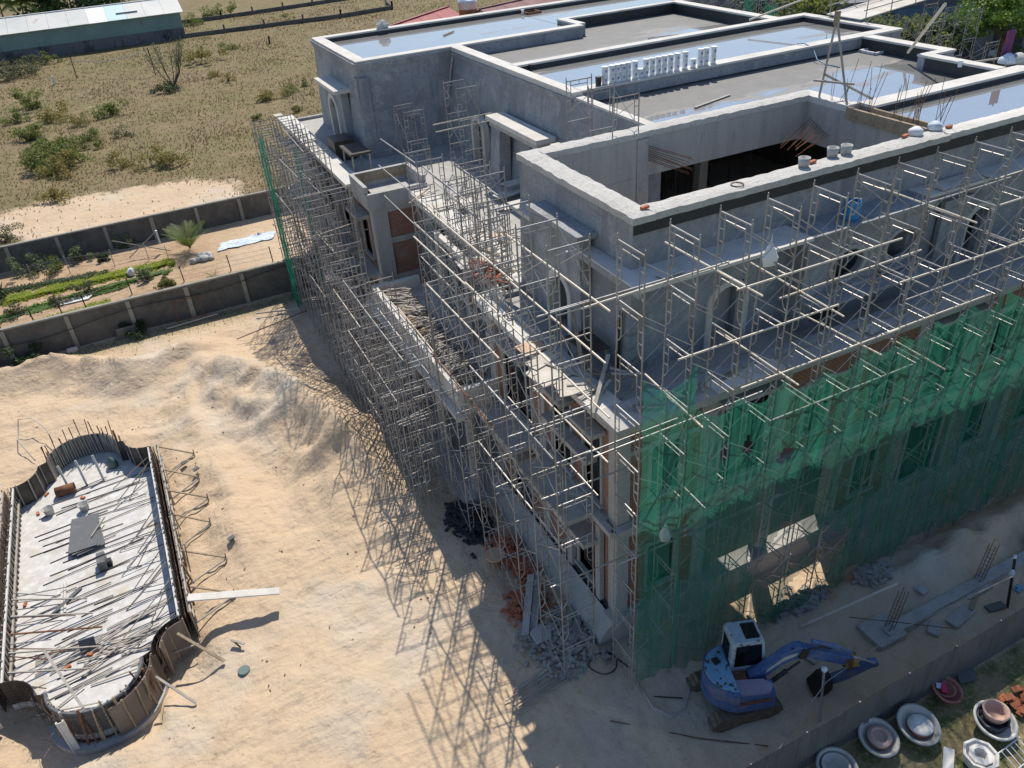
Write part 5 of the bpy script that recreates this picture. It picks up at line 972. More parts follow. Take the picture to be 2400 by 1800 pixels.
# ================================================================== VEGETATION KIT
def leaf_cloud(mb, c, rad, n, size, flat=.75, clump=.55):
    """small leaf faces spread through clumps of an uneven crown"""
    cl = [(Vector((random.gauss(0, .5), random.gauss(0, .5), random.gauss(0, .42))), rnd(.28, .5)) for _ in range(max(4, int(9*clump*2)))]
    for _ in range(n):
        k, kr = random.choice(cl); d = Vector((random.gauss(0, 1), random.gauss(0, 1), random.gauss(0, 1))).normalized()*kr*random.random()**.35
        p = k+d; p = Vector((c[0]+p.x*rad[0], c[1]+p.y*rad[1], c[2]+p.z*rad[2])); s = size*rnd(.6, 1.35)
        a = Vector((random.gauss(0, 1), random.gauss(0, 1), random.gauss(0, flat))).normalized(); b_ = a.cross(Vector((random.gauss(0, 1), random.gauss(0, 1), random.gauss(0, 1)))).normalized()
        mb.add([p-a*s*.5, p+b_*s*.28, p+a*s*.5, p-b_*s*.28], [(0, 1, 2, 3)])
    return mb
SHR = 0
def shrub(px_, py_, rpx, m, label, grp='shrubs in the dry field', hgt=.75, n=None, zgr=0, cat='shrub', name='field_shrub'):
    p = onz(px_, py_, zgr); dist = (p-CAM).length; r = rpx/FPX*dist*1.15; t = thing(name, label, cat, (p.x, p.y, gh(p.x, p.y)), grp)
    mb = MB(); n = n or int(420+26*rpx); leaf_cloud(mb, (p.x, p.y, r*hgt*.55+gh(p.x, p.y)), (r*1.15, r*1.0, r*hgt), n, max(.15, r*.15)); part(mb, 'foliage', m, t)
    st = MB()
    for k in range(5): a = rnd(0, 6.3); st.tube([(p.x, p.y, gh(p.x, p.y)-.05), (p.x+.5*r*math.cos(a), p.y+.5*r*math.sin(a), r*hgt*.7)], .03, 4, False)
    part(st, 'stem', 'bark', t); return t
def tree(base, h, crown, n, size, m, label, grp=None, name='leafy_tree', limbs=7, clump=1.2):
    t = thing(name, label, 'tree', base, grp); bx_, by_, bz_ = base; top = Vector((bx_, by_, bz_+h)); tr = MB(); r0 = h*.03+.08
    tr.tube([(bx_, by_, bz_-.2), (bx_+.1*h*.1, by_, bz_+h*.3), (bx_-.02*h, by_+.02*h, bz_+h*.6), tuple(top)], r0, 8, False, [r0*1.2, r0, r0*.7, r0*.25])
    for k in range(limbs): a = 6.28*k/limbs+rnd(-.3, .3); z0 = h*rnd(.35, .65); tr.tube([(bx_, by_, bz_+z0), (bx_+crown[0]*.45*math.cos(a), by_+crown[1]*.45*math.sin(a), bz_+z0+h*.15), (bx_+crown[0]*.8*math.cos(a), by_+crown[1]*.8*math.sin(a), bz_+z0+h*.25)], r0*.5, 5, False, [r0*.5, r0*.3, r0*.1])
    part(tr, 'trunk', 'bark', t); mb = MB(); leaf_cloud(mb, (bx_, by_, bz_+h*.78), crown, n, size, clump=clump); part(mb, 'crown', m, t); return t
def palm(base, h, L, n, m, label, grp=None, name='palm_tree', droop=1.0, dens=22, er=(.25, 1.2), lw=.03):
    t = thing(name, label, 'palm', base, grp); bx_, by_, bz_ = base; mb = MB()
    if h > .3: part(MB().tube([(bx_, by_, bz_-.1), (bx_+.05*h, by_, bz_+h*.5), (bx_+.08*h, by_, bz_+h)], .14, 7, False, [.2, .15, .12]), 'trunk', 'bark', t)
    for k in range(n):
        a = 6.28*k/n+rnd(-.25, .25); e = rnd(*er); pts = []; 
        for i in range(9): u = i/8; rr = L*u*math.cos(e*(1-.35*u)); pts.append(Vector((bx_+.08*h+rr*math.cos(a), by_+rr*math.sin(a), bz_+h+L*(math.sin(e)*u-droop*.62*u*u))))
        fr = MB().tube(pts, .02, 4, False)
        for i in range(dens):
            u = .12+.88*i/dens; q = pts[0].lerp(pts[-1], u); j = min(7, int(u*8)); q = pts[j].lerp(pts[j+1], u*8-j); d = (pts[j+1]-pts[j]).normalized(); sd = d.cross(Vector((0, 0, 1))).normalized(); ll = L*.3*math.sin(math.pi*min(1, u*.9+.1))+.08
            for s in (-1, 1): tip = q+(sd*s*.8+d*.55-Vector((0, 0, .35*droop))).normalized()*ll; fr.add([q-d*lw*L, q+d*lw*L, tip], [(0, 1, 2)])
        part(fr, 'frond', m, t)
    return t

# ================================================================== GARDEN WALLS AND GARDEN
def block_wall(y, h, x0, x1, step, label, px0):
    t = thing('block_wall', label, 'wall', ((x0+x1)/2, y, 0)); x = x0; k = 0
    while x < x1-.1:
        xe = min(x+step, x1); part(MB().box(x+.13, xe-.13, y, y+.13, -.15, h-.1+.02*math.sin(k*1.7)), 'wall_panel', 'wall_block', t); part(MB().box(x-.125, x+.125, y-.12, y+.14, -.15, h-.12), 'post', 'wall_coping', t); part(MB().box(x-.0+.002, xe-.002, y-.05, y+.19, h-.1, h), 'coping', 'wall_coping', t); x += step; k += 1
    return t
block_wall(35.0, 2.3, -38.6, -1.5, 3.55, 'long grey block wall with posts between building site and vegetable garden', 0)
block_wall(50.9, 2.0, -42, 4.5, 3.45, 'long grey block wall between vegetable garden and dry field', 0)
mb = MB(); pts = []
for i in range(24): u = i/23; x = -24+22.6*u; pts.append((x, 34.86, 1.35+.75*u-.35*math.sin(u*math.pi*2.2)**2))
one(mb.tube(pts, .022, 5), 'black_cable', 'black_plastic', 'black cable sagging along the nearer block wall', 'cable')
def bed(pl, pr, wd, m, label, n):                       # a planted strip from pixel pl to pixel pr
    a, b_ = onz(*pl), onz(*pr); mb = MB(); d = (b_-a); L = d.length; d.normalize(); nn = Vector((-d.y, d.x, 0))
    for k in range(n):
        u = rnd(0, 1)*L; v = random.gauss(0, .3)*wd; p = a+d*u+nn*v; s = rnd(.12, .26); r_ = rnd(0, 6.3); z = gh(p.x, p.y)
        if fbm(p.x*.8, p.y*.8, 2) < -.35: continue
        for q in range(3):
            an = r_+q*2.1; mb.add([(p.x, p.y, z), (p.x+s*.7*math.cos(an-.4), p.y+s*.7*math.sin(an-.4), z+s*.4), (p.x+s*math.cos(an), p.y+s*math.sin(an), z+s*.38), (p.x+s*.7*math.cos(an+.4), p.y+s*.7*math.sin(an+.4), z+s*.4)], [(0, 1, 2, 3)])
    o = mb.build('vegetable_bed', m); return tag(o, label, 'vegetables', 'vegetable beds', 'stuff')
bed((-40, 718), (405, 615), 1.1, 'lettuce', 'bright green lettuce bed farthest from the building site', 4600)
bed((-40, 755), (400, 635), .45, 'greens', 'thin green bed just before the lettuce bed', 1200); bed((-40, 765), (300, 668), .6, 'greens', 'mixed green bed in the middle of the garden', 900)
bed((-40, 800), (260, 712), 1.0, 'lettuce', 'lettuce bed behind the nearer block wall', 3000); bed((-20, 690), (250, 640), .9, 'leaf_dark', 'dark leafy plants at the foot of the far block wall', 900)
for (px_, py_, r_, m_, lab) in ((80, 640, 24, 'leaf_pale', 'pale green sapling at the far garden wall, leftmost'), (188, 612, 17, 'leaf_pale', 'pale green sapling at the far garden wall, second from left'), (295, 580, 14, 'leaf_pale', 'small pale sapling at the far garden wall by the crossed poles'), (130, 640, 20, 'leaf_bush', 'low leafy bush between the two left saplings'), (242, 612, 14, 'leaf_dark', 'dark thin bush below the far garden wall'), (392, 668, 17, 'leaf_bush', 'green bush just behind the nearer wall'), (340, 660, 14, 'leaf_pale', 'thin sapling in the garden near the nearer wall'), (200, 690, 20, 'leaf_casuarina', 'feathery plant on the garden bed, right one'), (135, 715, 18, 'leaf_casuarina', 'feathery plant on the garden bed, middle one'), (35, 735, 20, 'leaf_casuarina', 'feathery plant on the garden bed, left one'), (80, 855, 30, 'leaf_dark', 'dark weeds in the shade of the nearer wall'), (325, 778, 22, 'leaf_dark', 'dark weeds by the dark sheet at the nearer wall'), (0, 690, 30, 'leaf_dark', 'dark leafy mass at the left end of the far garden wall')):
    shrub(px_, py_, r_, m_, lab, 'plants in the walled garden', 1.1 if m_ == 'leaf_pale' else .8, name='garden_plant', cat='plant')
p = onz(447, 590); palm((p.x, p.y, 0), .25, 2.6, 13, 'leaf_palm', 'young coconut palm in front of the far garden wall', None, 'palm_sapling', .45, 20, (1.0, 1.45), .012)
p = onz(505, 655); palm((p.x, p.y, 0), .0, 1.1, 5, 'leaf_palm', 'low palm seedling behind the nearer garden wall', None, 'palm_sapling', .8, 12, (.6, 1.2), .012)
WF = thing('wire_fence', 'low wire fence on thin posts through the garden', 'fence', (-10, 37, 0)); wp = []
for (px_, py_) in ((12, 790), (85, 765), (150, 745), (205, 728), (310, 690), (432, 660), (542, 635), (640, 614)):
    p = onz(px_, py_); wp.append(p); part(MB().bar((p.x, p.y, 0), (p.x-.03, p.y, 1.25), .07, .07), 'post', 'dark_steel', WF)
for z in (.4, .75, 1.1): part(MB().tube([(q.x, q.y, z) for q in wp], .01, 4, False), 'wire', 'steel', WF)
W2 = thing('wire_fence', 'wire fence with short stakes along the far garden bed', 'fence', (-15, 44, 0)); wp = []
for (px_, py_) in ((80, 660), (165, 640), (270, 625), (350, 610), (398, 615)):
    p = onz(px_, py_); wp.append(p); part(MB().bar((p.x, p.y, 0), (p.x, p.y, 1.4), .05, .05), 'stake', 'weathered_wood', W2)
for z in (.4, .8, 1.2): part(MB().tube([(q.x, q.y, z) for q in wp], .01, 4, False), 'wire', 'steel', W2)
t = thing('crossed_poles', 'two crossed bamboo poles with a white rag by the far garden wall', 'poles', (*onz(350, 600)[:2], 0)); q = onz(350, 600); part(MB().tube([(q.x-2.2, q.y+.6, 1.6), (q.x+1.6, q.y-.2, .1)], .04, 5), 'pole', 'weathered_wood', t); part(MB().tube([(q.x-1.4, q.y, .2), (q.x+1.0, q.y+.3, 1.7)], .04, 5), 'pole', 'weathered_wood', t); part(MB().box(q.x+.95, q.x+1.1, q.y+.2, q.y+.35, .7, 1.75), 'rag', 'white_cloth', t)
q = onz(580, 566); mb = MB()
for i in range(14):
    for j in range(6): pass
gx, gy = 18, 7; V = {}
for i in range(gx+1):
    for j in range(gy+1):
        u, v = i/gx-.5, j/gy-.5; V[i, j] = len(mb.v); mb.v.append((q.x+u*4.2+v*.4+.2*fbm(u*5, v*5, 8), q.y+v*1.5+.25*fbm(u*5, v*4, 1), .06+.22*abs(fbm(u*6, v*6, 3))))
for i in range(gx):
    for j in range(gy): mb.f.append((V[i,j], V[i+1,j], V[i+1,j+1], V[i,j+1]))
one(mb, 'crumpled_tarp', 'blue_cloth', 'crumpled blue and white tarpaulin on the sand by the far wall', 'tarp', smooth=True)
q = onz(475, 612); mb = MB()
for k, (dx, dy, r_) in enumerate(((-.6, 0, .32), (-.2, .1, .36), (.2, -.05, .4), (.5, .3, .42), (.1, .5, .4), (.6, -.1, .3))): one(MB().lathe([(0, 0), (r_*.8, .05), (r_, r_*.5), (r_*.7, r_), (0, r_*1.2)], (q.x+dx, q.y+dy, 0), 9).jitter(.05), 'filled_sack', 'bag_grey', f'grey filled sack in the garden heap, {("leftmost", "second from left", "middle front", "rear right", "rear left", "front right")[k]}', 'sack', 'heap of sacks in the garden', smooth=True)
q = onz(310, 645); one(MB().lathe([(0, 0), (.25, .05), (.3, .3), (.2, .5), (0, .52)], (q.x, q.y, 0), 10).jitter(.04), 'white_bag', 'white_cloth', 'white bag on the garden bed beside a stake', 'bag')
q = onz(175, 706); one(MB().prism([(q.x-1.1, q.y-.3), (q.x+.9, q.y-.5), (q.x+1.2, q.y+.4), (q.x-.8, q.y+.5)], .05, .12).jitter(.08), 'grey_cover', 'white_cloth', 'crumpled pale cover on the garden bed', 'cover')
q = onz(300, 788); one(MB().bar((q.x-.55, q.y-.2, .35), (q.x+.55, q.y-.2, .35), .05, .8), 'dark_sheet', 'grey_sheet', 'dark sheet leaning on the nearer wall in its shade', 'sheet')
q = onz(172, 824); one(MB().box(q.x-.3, q.x+.3, q.y-.12, q.y+.12, gh(q.x, q.y), gh(q.x, q.y)+.25), 'white_block', 'pot_white', 'white block lying at the foot of the nearer wall', 'block')
t = thing('rusty_stand', 'rusty metal stand leaning on the nearer wall', 'frame', (-10.5, 34.4, 0))
for xx in (-11.2, -9.6): part(MB().tube([(xx, 34.2, 0), (xx, 34.8, 1.5)], .03, 5), 'leg', 'rust', t)
for z in (.25, 1.45): part(MB().tube([(-11.4, 34.25+.35*z, z), (-9.4, 34.25+.35*z, z)], .03, 5), 'bar', 'rust', t)
part(MB().tube([(-12.0, 34.0, .12), (-8.8, 34.2, .15)], .04, 6), 'pole', 'cream_pipe', t)
one(MB().tube([onz(555, 795, .35), onz(718, 728, .5)], .03, 6), 'long_rod', 'rebar', 'long thin rod across the sand up to the far scaffold', 'rod')
one(MB().tube([onz(600, 735, .25), onz(715, 722, .3)], .05, 6), 'sand_pole', 'weathered_wood', 'pale pole on the sand at the foot of the nearer wall', 'pole')
mb = MB()
for k in range(2600):
    x = rnd(-26, -3.5); y = 34.6-abs(random.gauss(0, .9)); s = rnd(.05, .16); a = rnd(0, 6.3); z = gh(x, y); mb.add([(x-.02*math.sin(a), y+.02*math.cos(a), z), (x+.02*math.sin(a), y-.02*math.cos(a), z), (x+s*.6*math.cos(a), y+s*.6*math.sin(a), z+s)], [(0, 1, 2)])
tag(mb.build('wall_foot_grass', 'leaf_bush'), 'thin green grass in the shade of the nearer block wall', 'grass', None, 'stuff')

# ================================================================== DRY FIELD
mb = MB(); rs = random.Random(5)
for k in range(70000):
    y = 51.5+118*rs.random()**1.5; x = rs.uniform(-.32*y-14, .36*y+16); 
    if x > -1 and y < 52.5: continue
    zf = zone(x, y)[0]; dn = fbm(x*.12, y*.12, 6)
    if rs.random() > zf*(.75+.8*dn): continue
    s = rs.uniform(.08, .22)*(1.0+.9*max(0, dn)); z = gh(x, y); wd = .02+y*.0004
    for q in range(3):
        a = rs.uniform(0, 6.3); mb.add([(x-wd*math.sin(a), y+wd*math.cos(a), z), (x+wd*math.sin(a), y-wd*math.cos(a), z), (x+s*.55*math.cos(a), y+s*.55*math.sin(a), z+s)], [(0, 1, 2)])
tag(mb.build('field_grass', 'dry_grass'), 'brown dry grass tufts covering the open field', 'grass', None, 'stuff')
SL = [(92, 398, 30, 'leaf_bush', 'dark green shrub at the left of the big clump in the field'), (132, 372, 34, 'leaf_bush', 'leafy green shrub at the top of the big clump'), (170, 358, 30, 'leaf_bush', 'green shrub at the upper right of the big clump'), (140, 408, 32, 'leaf_yellow', 'yellowish shrub at the front of the big clump'), (192, 380, 24, 'leaf_bush', 'green shrub at the right edge of the big clump'), (208, 330, 22, 'leaf_bush', 'low green shrub just above the big clump'),
      (401, 386, 30, 'leaf_yellow', 'round olive shrub alone right of the sand patch'), (290, 392, 22, 'leaf_yellow', 'small olive shrub at the top of the sand patch'), (84, 252, 25, 'leaf_bush', 'tall green shrub in the left middle of the field'), (40, 286, 20, 'leaf_bush', 'low green shrub near the left edge of the field'), (65, 328, 26, 'leaf_bush', 'grass green shrub above the big clump at left'), (125, 282, 24, 'leaf_yellow', 'olive shrub right of the tall shrub'), (252, 272, 26, 'leaf_bush', 'green shrub in the middle of the field'), (188, 294, 18, 'leaf_yellow', 'small olive shrub left of the middle shrub'), (388, 218, 19, 'leaf_dark', 'dark green shrub at the foot of the feathery sapling'),
      (482, 146, 24, 'leaf_yellow', 'olive shrub right of the feathery sapling'), (545, 115, 14, 'leaf_bush', 'small bright shrub with a dark base in the upper field'), (632, 234, 22, 'leaf_yellow', 'yellow green shrub near the far wing scaffold, left'), (677, 220, 15, 'leaf_bush', 'green shrub near the far wing scaffold, right'), (712, 203, 9, 'leaf_bush', 'tiny green shrub beside the villa corner'), (700, 262, 12, 'leaf_bush', 'small shrub behind the far scaffold top'), (604, 282, 9, 'leaf_bush', 'tiny shrub left of the far scaffold top'), (125, 148, 15, 'leaf_bush', 'bright shrub at the foot of the shed wall'), (70, 155, 18, 'leaf_casuarina', 'spiky grey agave at the foot of the shed wall'), (450, 60, 17, 'leaf_bush', 'dark shrub at the end of the low kerb wall'), (497, 44, 20, 'leaf_bush', 'bright shrub behind the low kerb walls, left'), (537, 36, 15, 'leaf_bush', 'bright shrub behind the low kerb walls, right'), (673, 50, 11, 'leaf_bush', 'small shrub between the low kerb walls'), (22, 185, 26, 'leaf_casuarina', 'grey scrub at the left edge below the shed'), (52, 175, 22, 'leaf_casuarina', 'grey scrub heap below the shed'), (505, 178, 14, 'leaf_yellow', 'faint yellow shrub in the upper middle of the field'), (535, 190, 12, 'leaf_yellow', 'faint green shrub right of the yellow one'), (230, 345, 15, 'leaf_bush', 'little shrub above the sand patch'), (290, 320, 16, 'leaf_casuarina', 'grey green shrub in the lower middle of the field'), (140, 470, 24, 'leaf_yellow', 'flat weedy patch left of the sand patch'), (20, 560, 20, 'leaf_casuarina', 'dead brush by the far wall at the left edge'), (40, 150, 16, 'leaf_casuarina', 'agave rosette left of the shed wall shrub')]
for a in SL: shrub(*a)
# feathery sapling with several stems
q = onz(408, 203); t = thing('feathery_sapling', 'thin feathery sapling with several stems in the dry field', 'tree', (q.x, q.y, 0)); st = MB(); fo = MB()
for k in range(9):
    a = rnd(0, 6.3); tip = Vector((q.x+2.6*math.cos(a), q.y+1.4*math.sin(a), rnd(3.4, 6.2))); m_ = Vector((q.x+1.2*math.cos(a), q.y+.6*math.sin(a), 1.6)); st.tube([(q.x, q.y, 0), m_, tip], .06, 5, False, [.09, .06, .02])
    for j in range(70): u = rnd(.25, 1); p = m_.lerp(tip, u)+Vector((random.gauss(0, .28), random.gauss(0, .28), random.gauss(0, .3))); d = Vector((random.gauss(0, .5), random.gauss(0, .5), rnd(.2, 1))).normalized()*.5; fo.add([p, p+d+Vector((.04, 0, 0)), p+d*1.1, p+d-Vector((.04, 0, 0))], [(0, 1, 2, 3)])
part(st, 'trunk', 'bark', t); part(fo, 'crown', 'leaf_casuarina', t)
for k, (a_, b_, lab) in enumerate((((181, 184), (163, 130), 'thin leaning pole in the field, left end of the white line'), ((365, 176), (345, 112), 'thin leaning pole in the field, right end of the white line'))):
    p = onz(*a_); q2 = ony(*b_, p.y); one(MB().tube([(p.x, p.y, 0), tuple(q2)], .07, 6), 'field_pole', 'dark_steel', lab, 'pole')
p1 = ony(170, 143, onz(181, 184).y); p2 = ony(343, 121, onz(365, 176).y); one(MB().tube([tuple(p1), tuple(p1.lerp(p2, .35)-Vector((0, 0, .6))), tuple(p1.lerp(p2, .7)-Vector((0, 0, .45))), tuple(p2)], .05, 5), 'white_line', 'pot_white', 'white line sagging between two field poles', 'line')
for k, (px_, py_, lab) in enumerate(((475, 128, 'short stump post in the upper field, left'), (632, 103, 'short stump post in the upper field near the villa'), (128, 200, 'broken white post on bare sand at left'))):
    p = onz(px_, py_); one(MB().tube([(p.x, p.y, 0), (p.x+.1, p.y, 1.3)], .16, 7), 'stump_post', 'dark_steel' if k < 2 else 'pot_white', lab, 'post')
def kerb(pts, label):
    t = thing('kerb_wall', label, 'wall', (*onz(*pts[0])[:2], 0)); P = [onz(*p) for p in pts]
    for a, b_ in zip(P, P[1:]):
        part(MB().bar((a.x, a.y, .35), (b_.x, b_.y, .35), .35, .8), 'wall_panel', 'wall_block', t); n = max(1, int((b_-a).length/6))
        for k in range(n+1): c = a.lerp(b_, k/n); part(MB().box(c.x-.15, c.x+.15, c.y-.15, c.y+.15, 0, 1.5), 'post', 'wall_block', t)
    return t
kerb([(432, 90), (800, 42), (920, 22), (905, 10)], 'low block kerb wall with posts across the field, nearer one'); kerb([(400, 60), (520, 45), (800, 3), (1000, -28)], 'low block kerb wall with posts across the field, farther one')
# shed
SX0, SX1, SY = -42.0, 4.2, 151.5
sh = thing('metal_shed', 'long metal shed with rusty pale roof and teal wall at the field edge', 'shed', (-18, SY, 0))
part(MB().box(SX0, SX1, SY, SY+11, 0, 1.8), 'base_wall', 'stained_wall', sh); part(MB().box(SX0, SX1, SY+.12, SY+10.8, 1.8, 4.35), 'metal_wall', 'teal_sheet', sh)
nsh = 15; wdt = (SX1-SX0+1.2)/nsh
for k in range(nsh):
    x0 = SX0-.6+k*wdt; z = 4.42+.012*(k % 2); m_ = 'pale_sheet'
    if k == 10: m_ = 'white_sheet'
    if k == 11: m_ = 'mint_sheet'
    A = [(x0, SY-.5, z), (x0+wdt-.03, SY-.5, z)]; B = [(x0, SY+5.4, z+1.9), (x0+wdt-.03, SY+5.4, z+1.9)]; C_ = [(x0, SY+11.3, z), (x0+wdt-.03, SY+11.3, z)]
    mb = MB(); mb.add(A+B+C_+[(x, y, z_-.07) for x, y, z_ in A+B+C_], [(0,1,3,2),(2,3,5,4),(6,8,9,7),(8,10,11,9),(0,6,7,1),(4,5,11,10),(0,2,8,6),(2,4,10,8),(1,7,9,3),(3,9,11,5)]); part(mb, 'roof_sheet', m_, sh)
part(MB().box(-6.2, -2.6, SY+1.5, SY+4.4, 5.25, 5.35), 'roof_patch', 'white_sheet', sh)
part(MB().box(SX0-.5, SX1+.5, SY+5.2, SY+5.6, 6.32, 6.42), 'ridge_cap', 'white_sheet', sh)
for k, (px_, py_, lab) in enumerate(((45, 22, 'palm behind the shed at the left corner'), (-8, 18, 'palm at the far left edge behind the shed'), (80, 8, 'palm behind the shed next to the dark trees'))): p = ony(px_, py_, 170); palm((p.x, 170, 0), p.z+1.2, 5, 16, 'leaf_palm', lab, 'palms behind the shed', droop=1.1)
for k, (x, lab) in enumerate(((-13, 'dark tree behind the middle of the shed'), (-8, 'dark tree behind the right half of the shed'), (-18, 'dark tree behind the shed next to the palms'))): tree((x, 172, 0), 7.5, (5, 4, 3), 900, .8, 'leaf_dark', lab, 'trees behind the shed')

# ================================================================== ON THE ROOFS
def bucket(x, y, z, label, m='white_plastic', sticker=True):
    t = thing('paint_bucket', label, 'bucket', (x, y, z), 'paint buckets on the parapet'); r = .148
    part(MB().lathe([(0, 0), (r*.9, 0), (r, .36), (r*1.06, .361), (r*1.06, .385), (0, .39)], (x, y, z), 14), 'body', m, t)
    if sticker:
        mb = MB(); A, B = [], []
        for k in range(4): a = R_(-110+rnd(-3, 3)+k*9); A.append((x+r*.985*math.cos(a), y+r*.985*math.sin(a), z+.15)); B.append((x+r*1.0*math.cos(a), y+r*1.0*math.sin(a), z+.24))
        part(mb.strip([(p[0]-.008, p[1]-.008, p[2]) for p in A], [(p[0]-.008, p[1]-.008, p[2]) for p in B]), 'print', 'blue_print', t)
    return t
BK = [(825, 730, 2), (880, 717, 2), (925, 707, 2), (980, 700, 2), (1030, 693, 2), (1085, 680, 2), (1132, 670, 1), (1190, 665, 2), (1245, 655, 2), (1300, 645, 2), (1350, 635, 2), (1405, 625, 2), (1455, 612, 2), (1530, 600, 2), (1597, 585, 1), (1655, 572, 2), (1700, 562, 2), (1760, 548, 2)]
for k, (X, Y, n) in enumerate(BK):
    p = onz(1200+X/3.687, Y/3.687, 14.82); x = p.x
    for j in range(n): bucket(x, 16.5, 14.805+.39*j, f'white paint bucket on the parapet, {ordinal(k+1)} stack from left, {"single" if n == 1 else ("lower" if j == 0 else "upper")} one')
p = onz(1406, 200, 14.82); bucket(p.x, 16.5, 14.805, 'black paint bucket at the left end of the white row', 'black_plastic', False)
bucket(onz(1507, 180, 14.82).x, 16.48, 14.805+0.0, 'black bucket under the white row', 'black_plastic', False) if False else None
def tripod():
    t = thing('timber_tripod', 'tall hoist tripod of thin poles on the roof corner by the court', 'tripod', (15.5, 8.5, 14.8)); ap = Vector((15.7, 8.45, 18.6)); a = onz(1962, 45, 18.0)
    f1, f2 = onz(1920, 226, 14.8), onz(1985, 246, 14.8); ap = ony(1962, 42, (f1.y+f2.y)/2+.2)
    for f in (f1, f2): part(MB().tube([tuple(f), tuple(ap)], .045, 7), 'leg', 'weathered_wood', t)
    f3 = onz(2045, 232, 14.8); part(MB().tube([tuple(f3), tuple(f1.lerp(ap, .3))], .05, 7), 'leg', 'weathered_wood', t); part(MB().tube([tuple(f1.lerp(ap, .22)+Vector((-.3, .2, 0))), tuple(f2.lerp(ap, .24)+Vector((.3, -.2, 0)))], .045, 7), 'crossbar', 'weathered_wood', t); part(MB().bar(tuple(ap-Vector((0, 0, .25))), tuple(ap+Vector((0, 0, .25))), .16, .16), 'lashing', 'wood', t)
tripod()
mb = MB(); t = thing('starter_bars', 'cluster of thin rebar starters rising at the court end beam', 'rebar', (15.6, 5, 14.5))
for k in range(34):
    y = rnd(3.0, 8.2); x = 15.55+rnd(-.15, .25); part(MB().tube([(x, y, 14.5), (x+rnd(-.25, .5), y+rnd(-.4, .4), 14.8+rnd(.5, 1.7))], .012, 4), 'bar', 'rebar', t)
t = thing('bent_rebar', 'rusty rebar bundle projecting into the court from the end wall', 'rebar', (15, 8.5, 13.6))
for k in range(10): part(MB().tube([(15.28, 8.9-k*.12, 13.9-.05*k), (12.9+rnd(0, .6), 8.2-k*.12, 13.3+rnd(-.1, .1))], .016, 4), 'bar', 'rust', t)
t = thing('bent_rebar', 'fan of rusty rebar ends on the court far wall', 'rebar', (7.2, 9.2, 14))
for k in range(9): part(MB().tube([(7.3, 9.2, 14.2-.07*k), (8.6+rnd(-.2, .2), 8.2, 13.7-.08*k)], .013, 4), 'bar', 'rust', t)
t = thing('court_props', 'steel props and pipes standing in the court corner', 'props', (5, 8.6, 9.3))
for k in range(7): part(MB().tube([(4.6+rnd(0, 2), 8.0+rnd(-.5, .6), 9.3), (4.4+rnd(0, 2.2), 9.0, 11.4+rnd(-.5, .6))], .03, 5), 'prop', 'steel', t)
for k in range(16):
    x, y = 8+rnd(0, 7), 10.5+rnd(0, 6); one(MB().tube([(x, y, 9.33), (x+rnd(-.2, .2), y, 12.8)], .035, 5), 'floor_prop', 'dark_steel', f'dark steel prop in the hall below the court, {ordinal(k+1)}', 'prop', 'props in the dark hall')
# wall-top clutter of the near block
def lump(px_, py_, z, r, m, label, name='mortar_bucket', cat='bucket', prof=None):
    p = onz(px_, py_, z); return one(MB().lathe(prof or [(0, 0), (r*.85, 0), (r, r*1.5), (r*.9, r*1.5), (r*.75, r*.3), (0, r*.25)], (p.x, p.y, z), 12), name, m, label, cat, smooth=True)
lump(1950, 366, 14.8, .2, 'bag_grey', 'grey mortar bucket on the parapet, middle of three'); lump(1982, 360, 14.8, .2, 'bag_grey', 'tipped grey mortar bucket on the parapet, right of three')
lump(1883, 390, 14.8, .2, 'bag_grey', 'grey mortar bucket on the parapet, left of three'); lump(2145, 316, 14.8, .24, 'white_cloth', 'white cement bag on the parapet left of the second', 'cement_bag', 'bag', [(0, 0), (.26, .02), (.24, .18), (.1, .28), (0, .26)]); lump(2190, 303, 14.8, .24, 'blue_cloth', 'pale blue cement bag on the parapet, right one', 'cement_bag', 'bag', [(0, 0), (.26, .02), (.24, .18), (.1, .28), (0, .26)])
for k, (px_, py_, lab) in enumerate(((1905, 383, 'orange tool on the parapet beside the left bucket'), (2122, 322, 'orange brick on the parapet left of the white bag'), (2225, 300, 'brick on the parapet right of the bags'), (1512, 490, 'brown stone on the parapet at the near corner'))):
    p = onz(px_, py_, 14.8); one(MB().bar((p.x-.14, p.y, 14.85), (p.x+.14, p.y+.05, 14.85), .12, .08), 'loose_brick', 'terracotta', lab, 'brick')
p = onz(1728, 432, 14.83); one(MB().tube([(p.x+.2*math.cos(t), p.y+.2*math.sin(t), 14.83) for t in np.linspace(0, 6.2832, 18)], .018, 5, False), 'wire_coil', 'rebar', 'small ring of wire lying on the parapet', 'coil')
p = onz(1908, 478, 13.06); t = thing('blue_barrel', 'bright blue plastic barrel on the ledge below the parapet', 'barrel', (p.x, 1.55, 13.06)); q = p; part(MB().lathe([(0, 0), (.24, 0), (.27, .1), (.28, .55), (.26, .62), (.24, .62), (.24, .2), (0, .18)], (p.x, 1.55, 13.06), 18), 'body', 'blue_plastic', t); part(MB().tube([(p.x-.27, 1.55, 13.55), (p.x-.3, 1.5, 13.7), (p.x, 1.5, 13.8), (p.x+.3, 1.5, 13.7), (p.x+.27, 1.55, 13.55)], .012, 5), 'handle', 'white_plastic', t)
p = ony(1805, 595, -1.6); t = thing('hanging_bag', 'white plastic bag hanging on the long side scaffold', 'bag', tuple(p)); part(MB().lathe([(0, -.35), (.16, -.32), (.2, -.1), (.12, .15), (.03, .32)], tuple(p), 10).jitter(.03), 'bag', 'white_cloth', t); part(MB().tube([(p.x-.03, p.y, p.z+.3), (p.x, p.y, p.z+.55), (p.x+.03, p.y, p.z+.3)], .012, 4), 'handle', 'white_cloth', t)
